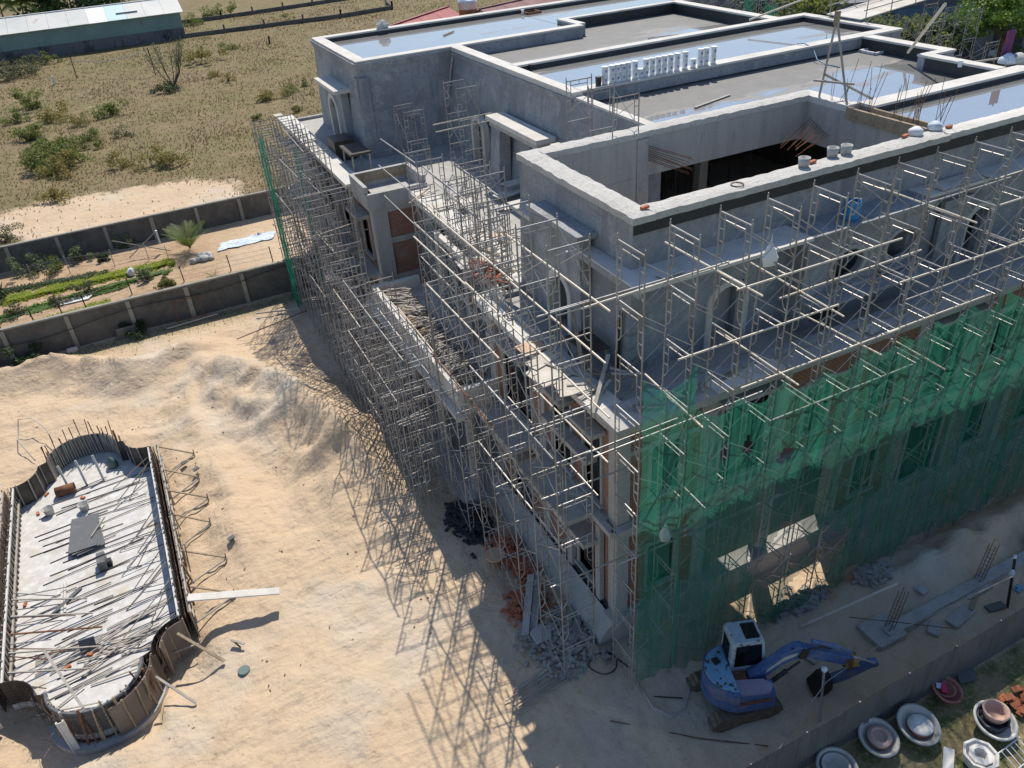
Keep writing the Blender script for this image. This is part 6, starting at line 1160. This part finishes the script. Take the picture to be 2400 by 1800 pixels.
p = ony(1560, 1250, -2.2); one(MB().lathe([(0, -.3), (.15, -.28), (.2, -.05), (.1, .2), (.02, .4)], tuple(p), 9).jitter(.03), 'hanging_bag', 'white_cloth', 'pale plastic bag hanging behind the green net', 'bag')
mb = MB(); q = [onz(1868, 103, 14.85), onz(1885, 102, 14.9), onz(1905, 112, 14.7), onz(1915, 140, 14.3), onz(1935, 150, 14.16), onz(1968, 158, 14.15)]; one(mb.tube([tuple(p) for p in q], .03, 6), 'blue_hose', 'cyan_paint', 'pale blue hose hanging from the middle roof to the lower roof', 'hose', smooth=True)
for (px_, py_, z, lab) in ((1245, 30, 14.5, 'small dark hatch frame lying on the far roof'), (2050, 122, 14.15, 'white hatch frame on the wet roof by the parapet foot')):
    p = onz(px_, py_, z); t = thing('hatch_frame', lab, 'frame', (p.x, p.y, z))
    for dx, dy, w_, h_ in ((-.5, 0, .1, 1.0), (.5, 0, .1, 1.0), (0, -.5, 1.1, .1), (0, .5, 1.1, .1)): part(MB().box(p.x+dx-w_/2, p.x+dx+w_/2, p.y+dy-h_/2, p.y+dy+h_/2, z+.002, z+.12), 'side', 'rust' if z > 14.3 else 'white_plastic', t)
for k, (px_, py_, z) in enumerate(((1244, 164, 14.48), (1873, 47, 14.48), (1225, 33, 14.5), (2249, 157, 14.8))):
    p = onz(px_, py_, z); one(MB().lathe([(0, 0), (.09, 0), (.09, .22), (.12, .23), (.12, .28), (0, .28)], (p.x, p.y, z), 10), 'roof_vent', 'dark_steel' if k < 2 else 'white_plastic', ('dark drain pipe at the left end of the middle roof', 'dark drain pipe at the far right of the middle roof', 'white drain cap on the far roof', 'white cap on the lower roof parapet')[k], 'pipe')
p = onz(897, 66, 14.8); one(MB().lathe([(0, 0), (.4, .02), (.45, .25), (.2, .5), (0, .45)], (p.x, p.y, 14.8), 8).jitter(.06), 'rubble_bag', 'bag_grey', 'grey bag of rubble on the far parapet', 'bag')
mb = MB(); 
for k in range(2): mb.tube([(7.86, 30.0-.2*k, 14.7), (7.6, 30.05-.1*k, 13.6), (7.3, 29.95, 12.2+.2*k)], .03, 5)
one(mb, 'hanging_rope', 'bag_grey', 'looped rope hanging down the corner of the centre wall', 'rope')
t = thing('purple_cloth', 'purple and red cloth draped on a post at the roof end', 'cloth', (24.9, 9.6, 14.3)); p = onz(2345, 165, 14.4); part(MB().tube([tuple(p), (p.x+.1, p.y, 16.2)], .04, 6), 'post', 'dark_steel', t)
mb = MB(); A = [(p.x-.3+.1*i, p.y-.05+.06*(i % 2), 16.1) for i in range(8)]; B = [(p.x-.35+.1*i, p.y-.08+.08*(i % 2), 14.75+.1*(i % 3)) for i in range(8)]; mb.strip(A, B); part(mb, 'cloth', 'purple_cloth', t)
lump(2360, 148, 14.8, .3, 'blue_cloth', 'pale blue bag on the parapet at the roof end', 'cement_bag', 'bag', [(0, 0), (.4, .02), (.35, .2), (.1, .42), (0, .4)]); lump(2385, 146, 14.8, .3, 'bag_grey', 'grey heap on the parapet at the roof end', 'rubble_bag', 'bag', [(0, 0), (.5, .02), (.4, .25), (.1, .4), (0, .4)])

# timber, boards and rubble on porch, terraces and ground
mb = MB()
for k in range(520):
    y = rnd(10.4, 19.8); x = -.75+random.gauss(0, .28)+.25*fbm(y*.5, 2); hgt = .62*math.exp(-((x+.75)/.55)**2)*(.55+.45*math.sin((y-9.5)*1.1)**2); z = 5.32+random.random()*max(.05, hgt); a = (R_(12) if y < 16 else R_(-35))+random.gauss(0, .28); L = rnd(.45, 1.5)
    mb.bar((x-L/2*math.cos(a), y-L/2*math.sin(a), z+rnd(-.05, .08)), (x+L/2*math.cos(a), y+L/2*math.sin(a), z+rnd(-.05, .12)), .055, .04)
tag(mb.build('timber_pile', 'weathered_wood'), 'long heap of grey and brown timber offcuts on the porch floor', 'timber', None, 'stuff')
mb = MB()
for k in range(140):
    y = rnd(14.6, 17.6); x = -1.25+random.gauss(0, .14); z = 5.35+random.random()*.5; a = R_(10)+random.gauss(0, .15); L = rnd(.25, .7); mb.bar((x-L/2*math.cos(a), y-L/2*math.sin(a), z), (x+L/2*math.cos(a), y+L/2*math.sin(a), z+rnd(-.03, .03)), .06, .045)
tag(mb.build('timber_ends', 'wood'), 'brown stacked timber ends at the edge of the offcut heap', 'timber', None, 'stuff')
BRD = [((1300, 870), 1.7, 1.1, .15, 'ply', 9.78, 'white plywood sheet jutting over the near terrace edge'), ((1350, 905), 1.3, .9, -.2, 'ply', 9.80, 'pale plywood sheet at the terrace corner'), ((1245, 815), .9, .75, .05, 'tan_ply', 9.84, 'tan plywood board on the near terrace edge'), ((1270, 845), 1.1, .6, .3, 'ply', 9.83, 'pale board beside the tan plywood'), ((1215, 425), 1.7, .7, .1, 'pale_concrete', 9.9, 'white boards stacked at the foot of the near block'), ((1200, 450), 2.0, .8, .25, 'pale_concrete', 9.6, 'grey white sheet on the terrace before the near block'), ((1215, 475), 2.2, .7, .2, 'pale_concrete', 9.5, 'long pale sheet on the terrace near the bricks'), ((1330, 590), .1, .1, 0, 'ply', 13.08, 'small offcut on the front ledge'), ((2050, 765), 1.1, .6, .1, 'ply', 9.80, 'pale board on the long terrace edge'), ((2240, 425), 2.2, .7, .02, 'ply', 13.1, 'plywood sheet lying on the ledge at right'), ((2350, 405), 1.6, .6, .02, 'ply', 13.1, 'plywood sheet on the ledge at the right edge'), ((1850, 1025), 1.0, .7, .3, 'ply', 5.4, 'pale plywood behind the net on the floor edge'), ((1960, 1000), 1.8, .5, .05, 'ply', 5.35, 'long pale board behind the net on the floor edge'), ((1570, 640), .8, .35, .05, 'pale_concrete', 13.12, 'short white board on the side ledge'), ((652, 270), .5, .6, .1, 'ply', 11.4, 'small white board on top of the far scaffold'), ((800, 640), 1.9, 1.2, -.05, 'grey_sheet', 5.3, 'dark sheet on the balcony of the far wing'), ((1130, 610), 2.2, .9, -.1, 'ply', 9.6, 'pale sheet on the beams above the porch'), ((1150, 560), 1.6, .8, .1, 'tan_ply', 9.62, 'brownish boards on the beams above the porch'), ((1050, 480), 2.4, .9, .05, 'ply', 9.75, 'pale decking at the far end of the porch beams')]
for (px_, sx_, sy_, a, m_, z, lab) in BRD:
    p = onz(*px_, z); Rm = Matrix.Rotation(a, 3, 'Z'); q = [Rm @ Vector((x*sx_, y*sy_, 0)) for x, y in ((-.5,-.5),(.5,-.5),(.5,.5),(-.5,.5))]; one(MB().prism([(p.x+v_.x, p.y+v_.y) for v_ in q], z, z+.025), 'loose_board', m_, lab, 'board')
for k in range(40):
    zone_ = random.choice(((-.2, .9, 1.5, 8.8, 9.78), (1.6, 2.6, 10, 22, 9.74), (.6, 5.5, -.3, .2, 9.78), (3, 6, 10, 15, 9.35), (-.1, 1.5, .6, 2.0, 9.78)))
    x, y = rnd(*zone_[:2]), rnd(*zone_[2:4]); a = rnd(0, 3.1); L = rnd(.6, 2.2); one(MB().bar((x-L/2*math.cos(a), y-L/2*math.sin(a), zone_[4]+.05), (x+L/2*math.cos(a), y+L/2*math.sin(a), zone_[4]+.05+rnd(0, .1)), .09, .04), 'terrace_plank', random.choice(['weathered_wood', 'wood', 'ply']), f'loose plank littering the terrace, {ordinal(k+1)} of the litter', 'plank', 'planks littering the terraces')
for k, (p, q, m_, lab) in enumerate((((.2, 2.2, 9.85), (.9, 4.2, 11.3), 'wood', 'long plank leaning from the near terrace to the front bay'), ((-.6, .4, 9.8), (.9, 1.9, 10.6), 'weathered_wood', 'plank bridging the near terrace corner'), ((1.7, 2.6, 9.35), (1.75, 2.5, 11.6), 'dark_steel', 'dark pipe standing at the near block corner'))): one(MB().bar(p, q, .12, .05), 'leaning_plank', m_, lab, 'plank')
t = thing('work_trestle', 'dark timber trestle on the near terrace beside the front bay', 'trestle', (.9, 3.2, 9.32))
for x in (.6, 1.3):
    for y in (2.7, 3.9): part(MB().bar((x, y, 9.32), (x, y, 10.3), .07, .07), 'leg', 'wood', t)
part(MB().box(.5, 1.4, 2.6, 4.0, 10.3, 10.36), 'top', 'film_ply', t); part(MB().bar((.4, 3.3, 10.0), (1.7, 3.2, 10.1), .08, .05), 'rail', 'wood', t)
t = thing('work_trestle', 'dark formwork trestle on the far wing terrace under the block wall', 'trestle', (.7, 28.6, 9.32))
for x in (.2, 1.2):
    for y in (27.6, 29.4): part(MB().bar((x, y, 9.32), (x+.05, y, 10.5), .08, .08), 'leg', 'weathered_wood', t)
part(MB().box(.1, 1.3, 27.4, 29.6, 10.5, 10.62), 'top', 'film_ply', t); part(MB().box(.1, 1.3, 30.8, 32.4, 9.35, 10.5), 'form_box', 'film_ply', t)
def bricks(c, rx, ry, h, n, m, label, name='brick_heap', s=1.0):
    mb = MB()
    for k in range(n):
        x, y = random.gauss(0, .45)*rx, random.gauss(0, .45)*ry; z = c[2]+.04+random.random()*h*math.exp(-(x/rx)**2-(y/ry)**2); a = rnd(0, 3.1); e = rnd(-.5, .5); L = .1*s; mb.bar((c[0]+x-L*math.cos(a), c[1]+y-L*math.sin(a), z-e*L*.6), (c[0]+x+L*math.cos(a), c[1]+y+L*math.sin(a), z+e*L*.6), .1*s, .065*s)
    return tag(mb.build(name, m), label, 'bricks' if 'brick' in name else 'rubble', None, 'stuff')
bricks((-1.75, 5.6, 0), .7, .8, .35, 260, 'terracotta', 'orange bricks heaped on the ground below the near scaffold'); bricks((-1.55, 4.2, 0), .5, 1.1, .25, 200, 'terracotta', 'orange bricks strewn along the plinth'); bricks((-2.3, 2.6, 0), .8, .8, .3, 200, 'terracotta', 'orange brick rubble beside the concrete channels')
bricks((1.0, 11.8, 9.35), .5, 1.3, .5, 220, 'terracotta', 'orange bricks stacked on the terrace before the near block'); bricks((-1.8, .4, 0), 1.6, 1.5, .22, 420, 'rubble', 'grey rubble at the foot of the near corner', 'rubble_heap', 1.1); bricks((6.5, -2.6, .1), 1.6, .7, .35, 260, 'rubble', 'grey rubble under the torn net', 'rubble_heap', 1.4); bricks((9.4, -3.0, .6), .8, .5, .25, 160, 'rubble', 'grey clods on the sand bank', 'rubble_heap', 1.2); bricks((-3.8, 12.0, .2), 1.0, .8, .25, 200, 'rubble', 'pale clods on the sand by the porch scaffold', 'rubble_heap', .9); bricks((-2.4, 8.0, 0), .9, 1.5, .5, 300, 'soot', 'dark brushwood and waste heap below the near scaffold', 'rubble_heap', 1.3)
mb = MB()
for k in range(420):
    x, y = rnd(-24, -4), rnd(3, 33)
    if fbm(x*.35, y*.35, 11) < .12: continue
    if -21 < x < -13.5 and 3.8 < y < 23: continue
    s = rnd(.015, .05); z = gh(x, y); a = rnd(0, 3.1); mb.bar((x-s*math.cos(a), y-s*math.sin(a), z+.02), (x+s*math.cos(a), y+s*math.sin(a), z+.02), s, s*.8)
tag(mb.build('sand_clods', 'soil'), 'small brown clods scattered over the sand', 'clods', None, 'stuff')
t = thing('concrete_channel', 'pair of long concrete channels leaning on the brick rubble', 'concrete', (-2.2, 2.2, 0))
for dx in (0, .35): a, b_ = Vector((-3.0+dx, 1.35, .1)), Vector((-1.7+dx, 3.3, .75)); part(MB().bar(a, b_, .26, .06).bar(a+Vector((.1, -.07, .08)), b_+Vector((.1, -.07, .08)), .05, .16), 'channel', 'raw_concrete', t)
p = onz(1270, 1495); one(MB().prism([(p.x-.35, p.y-.3), (p.x+.2, p.y-.38), (p.x+.45, p.y+.1), (p.x+.1, p.y+.4), (p.x-.35, p.y+.25)], .15, .27), 'stone_flake', 'raw_concrete', 'big pale stone flake on the brick rubble', 'stone')
p = onz(1160, 1300, .8); t = thing('round_table', 'orange topped work table under the near scaffold', 'table', (p.x, p.y, 0)); part(MB().lathe([(0, .78), (.42, .78), (.42, .83), (0, .83)], (p.x, p.y, 0), 8), 'top', 'tan_ply', t)
for k in range(4): a = .8+k*1.57; part(MB().tube([(p.x+.3*math.cos(a), p.y+.3*math.sin(a), 0), (p.x+.25*math.cos(a), p.y+.25*math.sin(a), .78)], .025, 5), 'leg', 'wood', t)
for k in range(7):
    y = -.9-.16*k; one(MB().tube([(-4.6+rnd(-.3, .3), y-.4+.3*k, .06), (-1.8+rnd(-.3, .5), y+.3*k, .1)], .024, 5), 'scaffold_tube', 'steel', f'loose scaffold tube on the ground at the near corner, {ordinal(k+1)}', 'tube', 'loose tubes at the near corner')
mb = MB(); p = onz(1415, 1560); pts = [(p.x+.5*math.cos(t)*(1+.1*math.sin(3*t)), p.y+.45*math.sin(t), .04+.01*t) for t in np.linspace(0, 12.5, 50)]+[(p.x+.8, p.y-.8, .05), (p.x+.5, p.y-1.7, .05), (p.x+1.6, p.y-2.4, .05)]; one(mb.tube(pts, .022, 5), 'coiled_hose', 'black_plastic', 'black hose coiled on the ground at the near corner', 'hose', smooth=True)
mb = MB(); q = [onz(*a) for a in ((1500, 1612), (1530, 1665), (1575, 1682), (1605, 1660), (1615, 1620), (1630, 1590))]; one(mb.tube([(p.x, p.y, gh(p.x, p.y)+.04) for p in q], .03, 6), 'grey_hose', 'bag_grey', 'grey hose looping on the sand left of the excavator', 'hose', smooth=True)
mb = MB(); q = [onz(1430, 1690), onz(1640, 1735), onz(1800, 1750)]; one(mb.tube([(p.x, p.y, gh(p.x, p.y)+.05) for p in q], .02, 5), 'ground_rod', 'rebar', 'long dark rod lying on the sand in front of the excavator', 'rod')

# worker in the doorway
def worker():
    y = 6.75; x = .25; z = .56
    t = thing('person', 'worker in an orange helmet and grey shirt standing in the near wing doorway', 'person', (x, y, z))
    J = dict(pel=(0,0,.92), che=(-.06,0,1.28), nec=(-.1,0,1.45), hea=(-.13,0,1.6), hl=(0,.1,.88), kl=(-.04,.12,.48), al=(.02,.12,.07), fl=(-.14,.12,.03), hr=(0,-.1,.88), kr=(-.08,-.11,.48), ar=(0,-.11,.07), fr=(-.16,-.11,.03), sl=(-.07,.18,1.38), el=(-.16,.24,1.12), wl=(-.36,.18,1.02), gl=(-.44,.16,1.0), sr=(-.07,-.18,1.38), er=(-.18,-.22,1.12), wr=(-.38,-.14,1.05), gr=(-.46,-.12,1.04))
    names = list(J); E_ = [('pel','che'),('che','nec'),('nec','hea'),('pel','hl'),('hl','kl'),('kl','al'),('al','fl'),('pel','hr'),('hr','kr'),('kr','ar'),('ar','fr'),('che','sl'),('sl','el'),('el','wl'),('wl','gl'),('che','sr'),('sr','er'),('er','wr'),('wr','gr')]
    rad = dict(pel=.15, che=.16, nec=.06, hea=.1, hl=.1, kl=.065, al=.05, fl=.04, hr=.1, kr=.065, ar=.05, fr=.04, sl=.07, el=.05, wl=.035, gl=.04, sr=.07, er=.05, wr=.035, gr=.04)
    me = bpy.data.meshes.new('body'); me.from_pydata([J[n] for n in names], [(names.index(a), names.index(b_)) for a, b_ in E_], []); o = bpy.data.objects.new('body', me); COL.objects.link(o); o.parent = t; sk = o.modifiers.new('skin', 'SKIN')
    for i, n in enumerate(names): me.skin_vertices[0].data[i].radius = (rad[n], rad[n])
    me.skin_vertices[0].data[0].use_root = True; o.modifiers.new('sub', 'SUBSURF').levels = 1; me.materials.append(MAT['shirt_grey'])
    part(MB().lathe([(.075, -.1), (.095, -.03), (.1, .04), (.08, .1)], (x-.135, y, z+1.62), 12), 'face', 'skin', t); part(MB().lathe([(.0, .13), (.08, .11), (.125, .03), (.13, 0), (.17, -.01), (.17, .0)], (x-.13, y, z+1.68), 14), 'helmet', 'helmet_orange', t)
    part(MB().tube([(x, y+.1, z+.9), (x-.04, y+.12, z+.48), (x+.02, y+.12, z+.08)], .1, 8, True, [.12, .085, .075]).tube([(x, y-.1, z+.9), (x-.08, y-.11, z+.48), (x, y-.11, z+.08)], .1, 8, True, [.12, .085, .075]), 'trousers', 'trouser_dark', t)
worker()

# ================================================================== GANGWAY AND STREET
gw = thing('gangway', 'pale plywood gangway with handrails from the middle roof towards the street', 'gangway', (34, 20, 14.9))
for k in range(7): part(MB().bar((28.3+k*1.75, 20.2, 14.95+.15*k), (28.3+k*1.75+1.74, 20.2, 14.95+.15*(k+1)), 2.6, .05), 'deck_board', 'ply' if k % 3 else 'pale_concrete', gw)
for y in (18.85, 21.55):
    part(MB().tube([(28.4, y, 15.9), (40.5, y, 16.85)], .035, 6), 'handrail', 'cream_pipe', gw); part(MB().tube([(28.4, y, 15.4), (40.5, y, 16.35)], .03, 6), 'handrail', 'steel', gw)
    for k in range(7): part(MB().tube([(28.6+1.9*k, y, 14.9+.15*k), (28.6+1.9*k, y, 16.0+.15*k)], .03, 5), 'rail_post', 'steel', gw)
part(MB().tube([(24.0, 23.2, 15.0), (31.5, 22.0, 16.6)], .05, 6), 'loose_pipe', 'cream_pipe', gw)
st = MB(); st.add([(42, 10, .012), (140, 10, .012), (140, 74, .012), (42, 74, .012)], [(0, 1, 2, 3)]); o = st.build('street', 'asphalt'); o['kind'] = 'structure'
r_ = MB().add([(44, 118, .02), (260, 186, .02), (260, 200, .02), (44, 131, .02)], [(0, 1, 2, 3)]); o = r_.build('road', 'road_grey'); o['kind'] = 'structure'
r_ = MB()
for k in range(16): a = Vector((50+8*k, 126.0+2.55*k, .03)); d = Vector((3.2, 1.0, 0)); n = Vector((-.06, .18, 0)); r_.add([a-n, a+d-n, a+d+n, a+n], [(0, 1, 2, 3)])
o = r_.build('road_marking', 'road_paint'); o['kind'] = 'structure'
def car(px_, py_, rot, m, label):
    p = onz(px_, py_); t = thing('parked_car', label, 'car', (p.x, p.y, .012), 'cars parked in the street', rot)
    prof = [(-2.15, .3), (2.1, .3), (2.2, .55), (2.1, .78), (1.2, .92), (.55, 1.36), (-.95, 1.42), (-1.75, 1.05), (-2.15, .98), (-2.22, .6)]
    b_ = MB().extr(prof, lambda u, z, w_: (u, w_*(1 if z < .9 else .86), z), -.85, .85); o = b_.build('body', m, t, local=True, bevel=.05)
    gl = [(1.08, .97), (.5, 1.34), (-.9, 1.385), (-1.6, 1.05)]
    for s in (-1, 1): MB().extr(gl if s < 0 else gl[::-1], lambda u, z, w_: (u, s*(.755 if z > 1.2 else .80)+w_, z), -.012, .012).build('side_window', 'glass', t, local=True)
    MB().add([(1.2, -.62, .95), (1.2, .62, .95), (.6, .58, 1.35), (.6, -.58, 1.35)], [(0, 1, 2, 3)]).build('windscreen', 'glass', t, local=True); MB().add([(-1.79, -.6, 1.06), (-1.79, .6, 1.06), (-1.0, .56, 1.43), (-1.0, -.56, 1.43)], [(3, 2, 1, 0)]).build('rear_window', 'glass', t, local=True)
    for u in (-1.35, 1.4):
        for s in (-.78, .78): w_ = MB().lathe([(0, -.1), (.2, -.1), (.31, -.1), (.32, 0), (.31, .1), (.2, .1), (0, .1)], (0, 0, 0), 16, Matrix.Rotation(R_(90), 3, 'X')); q = w_.build('wheel', 'tyre', t, local=True); q.location = (u, s, .32); MB().lathe([(0, -.115), (.19, -.112), (.19, .112), (0, .115)], (0, 0, 0), 12, Matrix.Rotation(R_(90), 3, 'X')).build('rim', 'car_silver', q, local=True)
    for s in (-.62, .62): MB().box(-2.235, -2.19, s-.16, s+.16, .68, .9).build('tail_light', 'tail_red', t, local=True); MB().box(2.1, 2.17, s-.17, s+.17, .6, .74).build('headlight', 'white_plastic', t, local=True)
    MB().box(-2.25, -2.2, -.25, .25, .5, .62).build('number_plate', 'white_plastic', t, local=True)
    return t
car(2347, 132, R_(5), 'car_white', 'white sedan parked in the street beside the roof end'); car(2412, 110, R_(5), 'car_silver', 'silver car cut by the right edge of the street')
def house(P, Q, depth, zr, ze, mw, mr_, label, gable=True):
    """gabled house: ridge from P to Q (xy), half depth, ridge height, eaves height"""
    P, Q = Vector((P[0], P[1], 0)), Vector((Q[0], Q[1], 0)); d = (Q-P).normalized(); n = Vector((-d.y, d.x, 0)); t = thing('gabled_house', label, 'house', tuple((P+Q)/2)); up_ = Vector((0, 0, 1))
    w_ = MB(); A = [P+n*depth*.92, P-n*depth*.92, Q-n*depth*.92, Q+n*depth*.92]; w_.add([a for a in A]+[a+up_*ze for a in A]+[P+up_*(zr-.15), Q+up_*(zr-.15)], [(0,1,5,4),(1,2,6,5),(2,3,7,6),(3,0,4,7),(4,5,8),(6,7,9)]); part(w_, 'wall', mw, t)
    for s in (1, -1):
        nseg = 8
        for k in range(nseg):
            a = P+(Q-P)*(k/nseg)-d*(.5 if k == 0 else 0); b_ = P+(Q-P)*((k+1)/nseg)+d*(.5 if k == nseg-1 else -.04); zt = .015*(k % 2); m_ = MB(); c = [a+up_*(zr+zt), b_+up_*(zr+zt), b_+n*s*depth*1.08+up_*(ze-.2+zt), a+n*s*depth*1.08+up_*(ze-.2+zt)]; c2 = [v_-up_*.1 for v_ in c]; m_.add(c+c2, [(0,1,2,3),(7,6,5,4),(0,4,5,1),(1,5,6,2),(2,6,7,3),(3,7,4,0)]); part(m_, 'roof_panel', mr_, t)
    part(MB().bar(tuple(P+up_*(zr+.06)-d*.5), tuple(Q+up_*(zr+.06)+d*.5), .3, .12), 'ridge_cap', mr_, t); return t
p1, p2 = onz(1046, 17, 6.2), onz(900, 66, 6.2); h = house(p1, p2, 5.0, 6.2, 3.6, 'house_wall', 'red_roof', 'pale blue house with a bright red roof behind the far parapet')
p1, p2 = onz(1300, -18, 7), onz(1130, 20, 7); house(p1, p2, 7.0, 7.0, 4.2, 'house_wall', 'dull_red_roof', 'house with a dull red tiled roof behind the water tank'); p1, p2 = onz(1420, -40, 7), onz(1330, -8, 7); house(p1, p2, 6.0, 6.5, 4.2, 'pot_white', 'dull_red_roof', 'second dull red roof farther right behind the far parapet')
p = onz(1098, 38, 5.6); t = thing('water_tank', 'steel water tank with conical top on a rusty brown drum', 'tank', (p.x, p.y, 0)); part(MB().lathe([(1.3, 0), (1.3, 6.6), (0, 6.6)], (p.x, p.y, 0), 24), 'base_drum', 'tank_brown', t); part(MB().lathe([(1.36, 6.6), (1.36, 7.5), (1.3, 7.7), (.5, 8.3), (.45, 8.4), (0, 8.45)], (p.x, p.y, 0), 24), 'tank', 'tank_steel', t); part(MB().lathe([(.4, 8.4), (.4, 8.62), (0, 8.68)], (p.x, p.y, 0), 14), 'lid', 'white_plastic', t)
# street trees and shops
for k, (px_, py_, h, cr, n, sz, m_, lab) in enumerate(((2368, 34, 9.0, (4.8, 4.4, 2.1), 6500, .36, 'leaf_bright', 'big bright green leafy tree overhanging the parked cars'), (2215, 62, 7.0, (3.6, 3.6, 2.6), 1600, .45, 'leaf_dark', 'dark green tree behind the gangway scaffold'), (2130, 62, 7.5, (4, 4, 2.8), 1900, .42, 'leaf_bush', 'green tree below the gangway'), (1900, 25, 8, (7, 5, 4), 1800, .6, 'leaf_bush', 'dry looking tree behind the middle roof'), (1830, 12, 9, (6, 5, 4), 1400, .6, 'leaf_dark', 'dark tree behind the middle roof, left'), (2440, 12, 10, (4.5, 4.5, 2.2), 2600, .42, 'leaf_bright', 'bright tree at the upper right corner'))):
    p = onz(px_, py_, 7); d = (p-CAM); f = 1.0; tree((p.x, p.y, 0), h, cr, n, sz, m_, lab, 'street trees')
p = onz(1972, 30, 6); palm((p.x, p.y, 0), 6.5, 3.6, 13, 'leaf_palm', 'small palm behind the right end of the middle roof', droop=1.1)
shop = thing('shop_building', 'grey shop with a lettered sign board behind the gangway', 'building', (96, 72, 0)); a, b_ = onz(2170, 60, 2.0), onz(2420, 30, 2.0)
SD = Vector((.93, -.36, 0)); SN = Vector((-.36, -.93, 0)); S0 = onz(2235, 32, 5.5); S0.z = 0
def sq(u, v, z): q = S0+SD*u-SN*v; return (q.x, q.y, z)
part(MB().extr([(-14, .4), (24, .4), (24, 14), (-14, 14)], lambda u, v, w_: sq(u, v, w_), 0, 7.5), 'wall', 'shop_grey', shop)
part(MB().extr([(-14, .1), (24, .1), (24, .39), (-14, .39)], lambda u, v, w_: sq(u, v, w_), 4.6, 6.4), 'sign_board', 'sign_blue', shop); part(MB().extr([(.2, .04), (2.6, .04), (2.6, .09), (.2, .09)], lambda u, v, w_: sq(u, v, w_), 4.8, 6.2), 'sign_panel', 'sign_pale', shop)
for k in range(6): part(MB().extr([(-12+6*k, .2), (-8.5+6*k, .2), (-8.5+6*k, .42), (-12+6*k, .42)], lambda u, v, w_: sq(u, v, w_), .3, 3.6), 'shop_front', 'dark_inside', shop)
fc = bpy.data.curves.new('sign_letters', 'FONT'); fc.body = 'DAK'; fc.size = 2.0; fc.extrude = .04; _tmp = bpy.data.objects.new('tmp', fc); COL.objects.link(_tmp); bpy.context.view_layer.update(); _me = bpy.data.meshes.new_from_object(_tmp.evaluated_get(bpy.context.evaluated_depsgraph_get())); bpy.data.objects.remove(_tmp); _me.materials.clear(); _me.materials.append(MAT['sign_ink']); fo_ = bpy.data.objects.new('sign_letters', _me); COL.objects.link(fo_); fo_.parent = shop
q = Vector(sq(3.0, 0.0, 4.85))-Vector(shop.location); fo_.location = q; fo_.rotation_euler = (R_(90), 0, math.atan2(SD.y, SD.x))
p = onz(1810, 20, 3); one(MB().prism([(p.x-6, p.y+6), (p.x+26, p.y-6), (p.x+30, p.y+6), (p.x-2, p.y+18)], 0, 5.5), 'street_house', 'shop_grey', 'dark house row behind the middle roof', 'house')
for k, (px_, py_, z0, lab) in enumerate(((1826, 38, 0, 'thin lamp post behind the middle roof'), (2398, 130, 0, 'lamp post beside the parked cars'))):
    p = onz(px_, py_, 0) if k else onz(px_, py_, 9); t = thing('lamp_post', lab, 'lamp post', (p.x, p.y, 0)); part(MB().tube([(p.x, p.y, 0), (p.x, p.y, 9 if k == 0 else 8)], .09, 7), 'pole', 'steel', t); part(MB().bar((p.x, p.y, 8), (p.x+1.4, p.y-.4, 8.2), .08, .08), 'arm', 'steel', t); part(MB().box(p.x+1.1, p.x+1.7, p.y-.5, p.y-.2, 8.12, 8.24), 'lamp_head', 'steel', t)
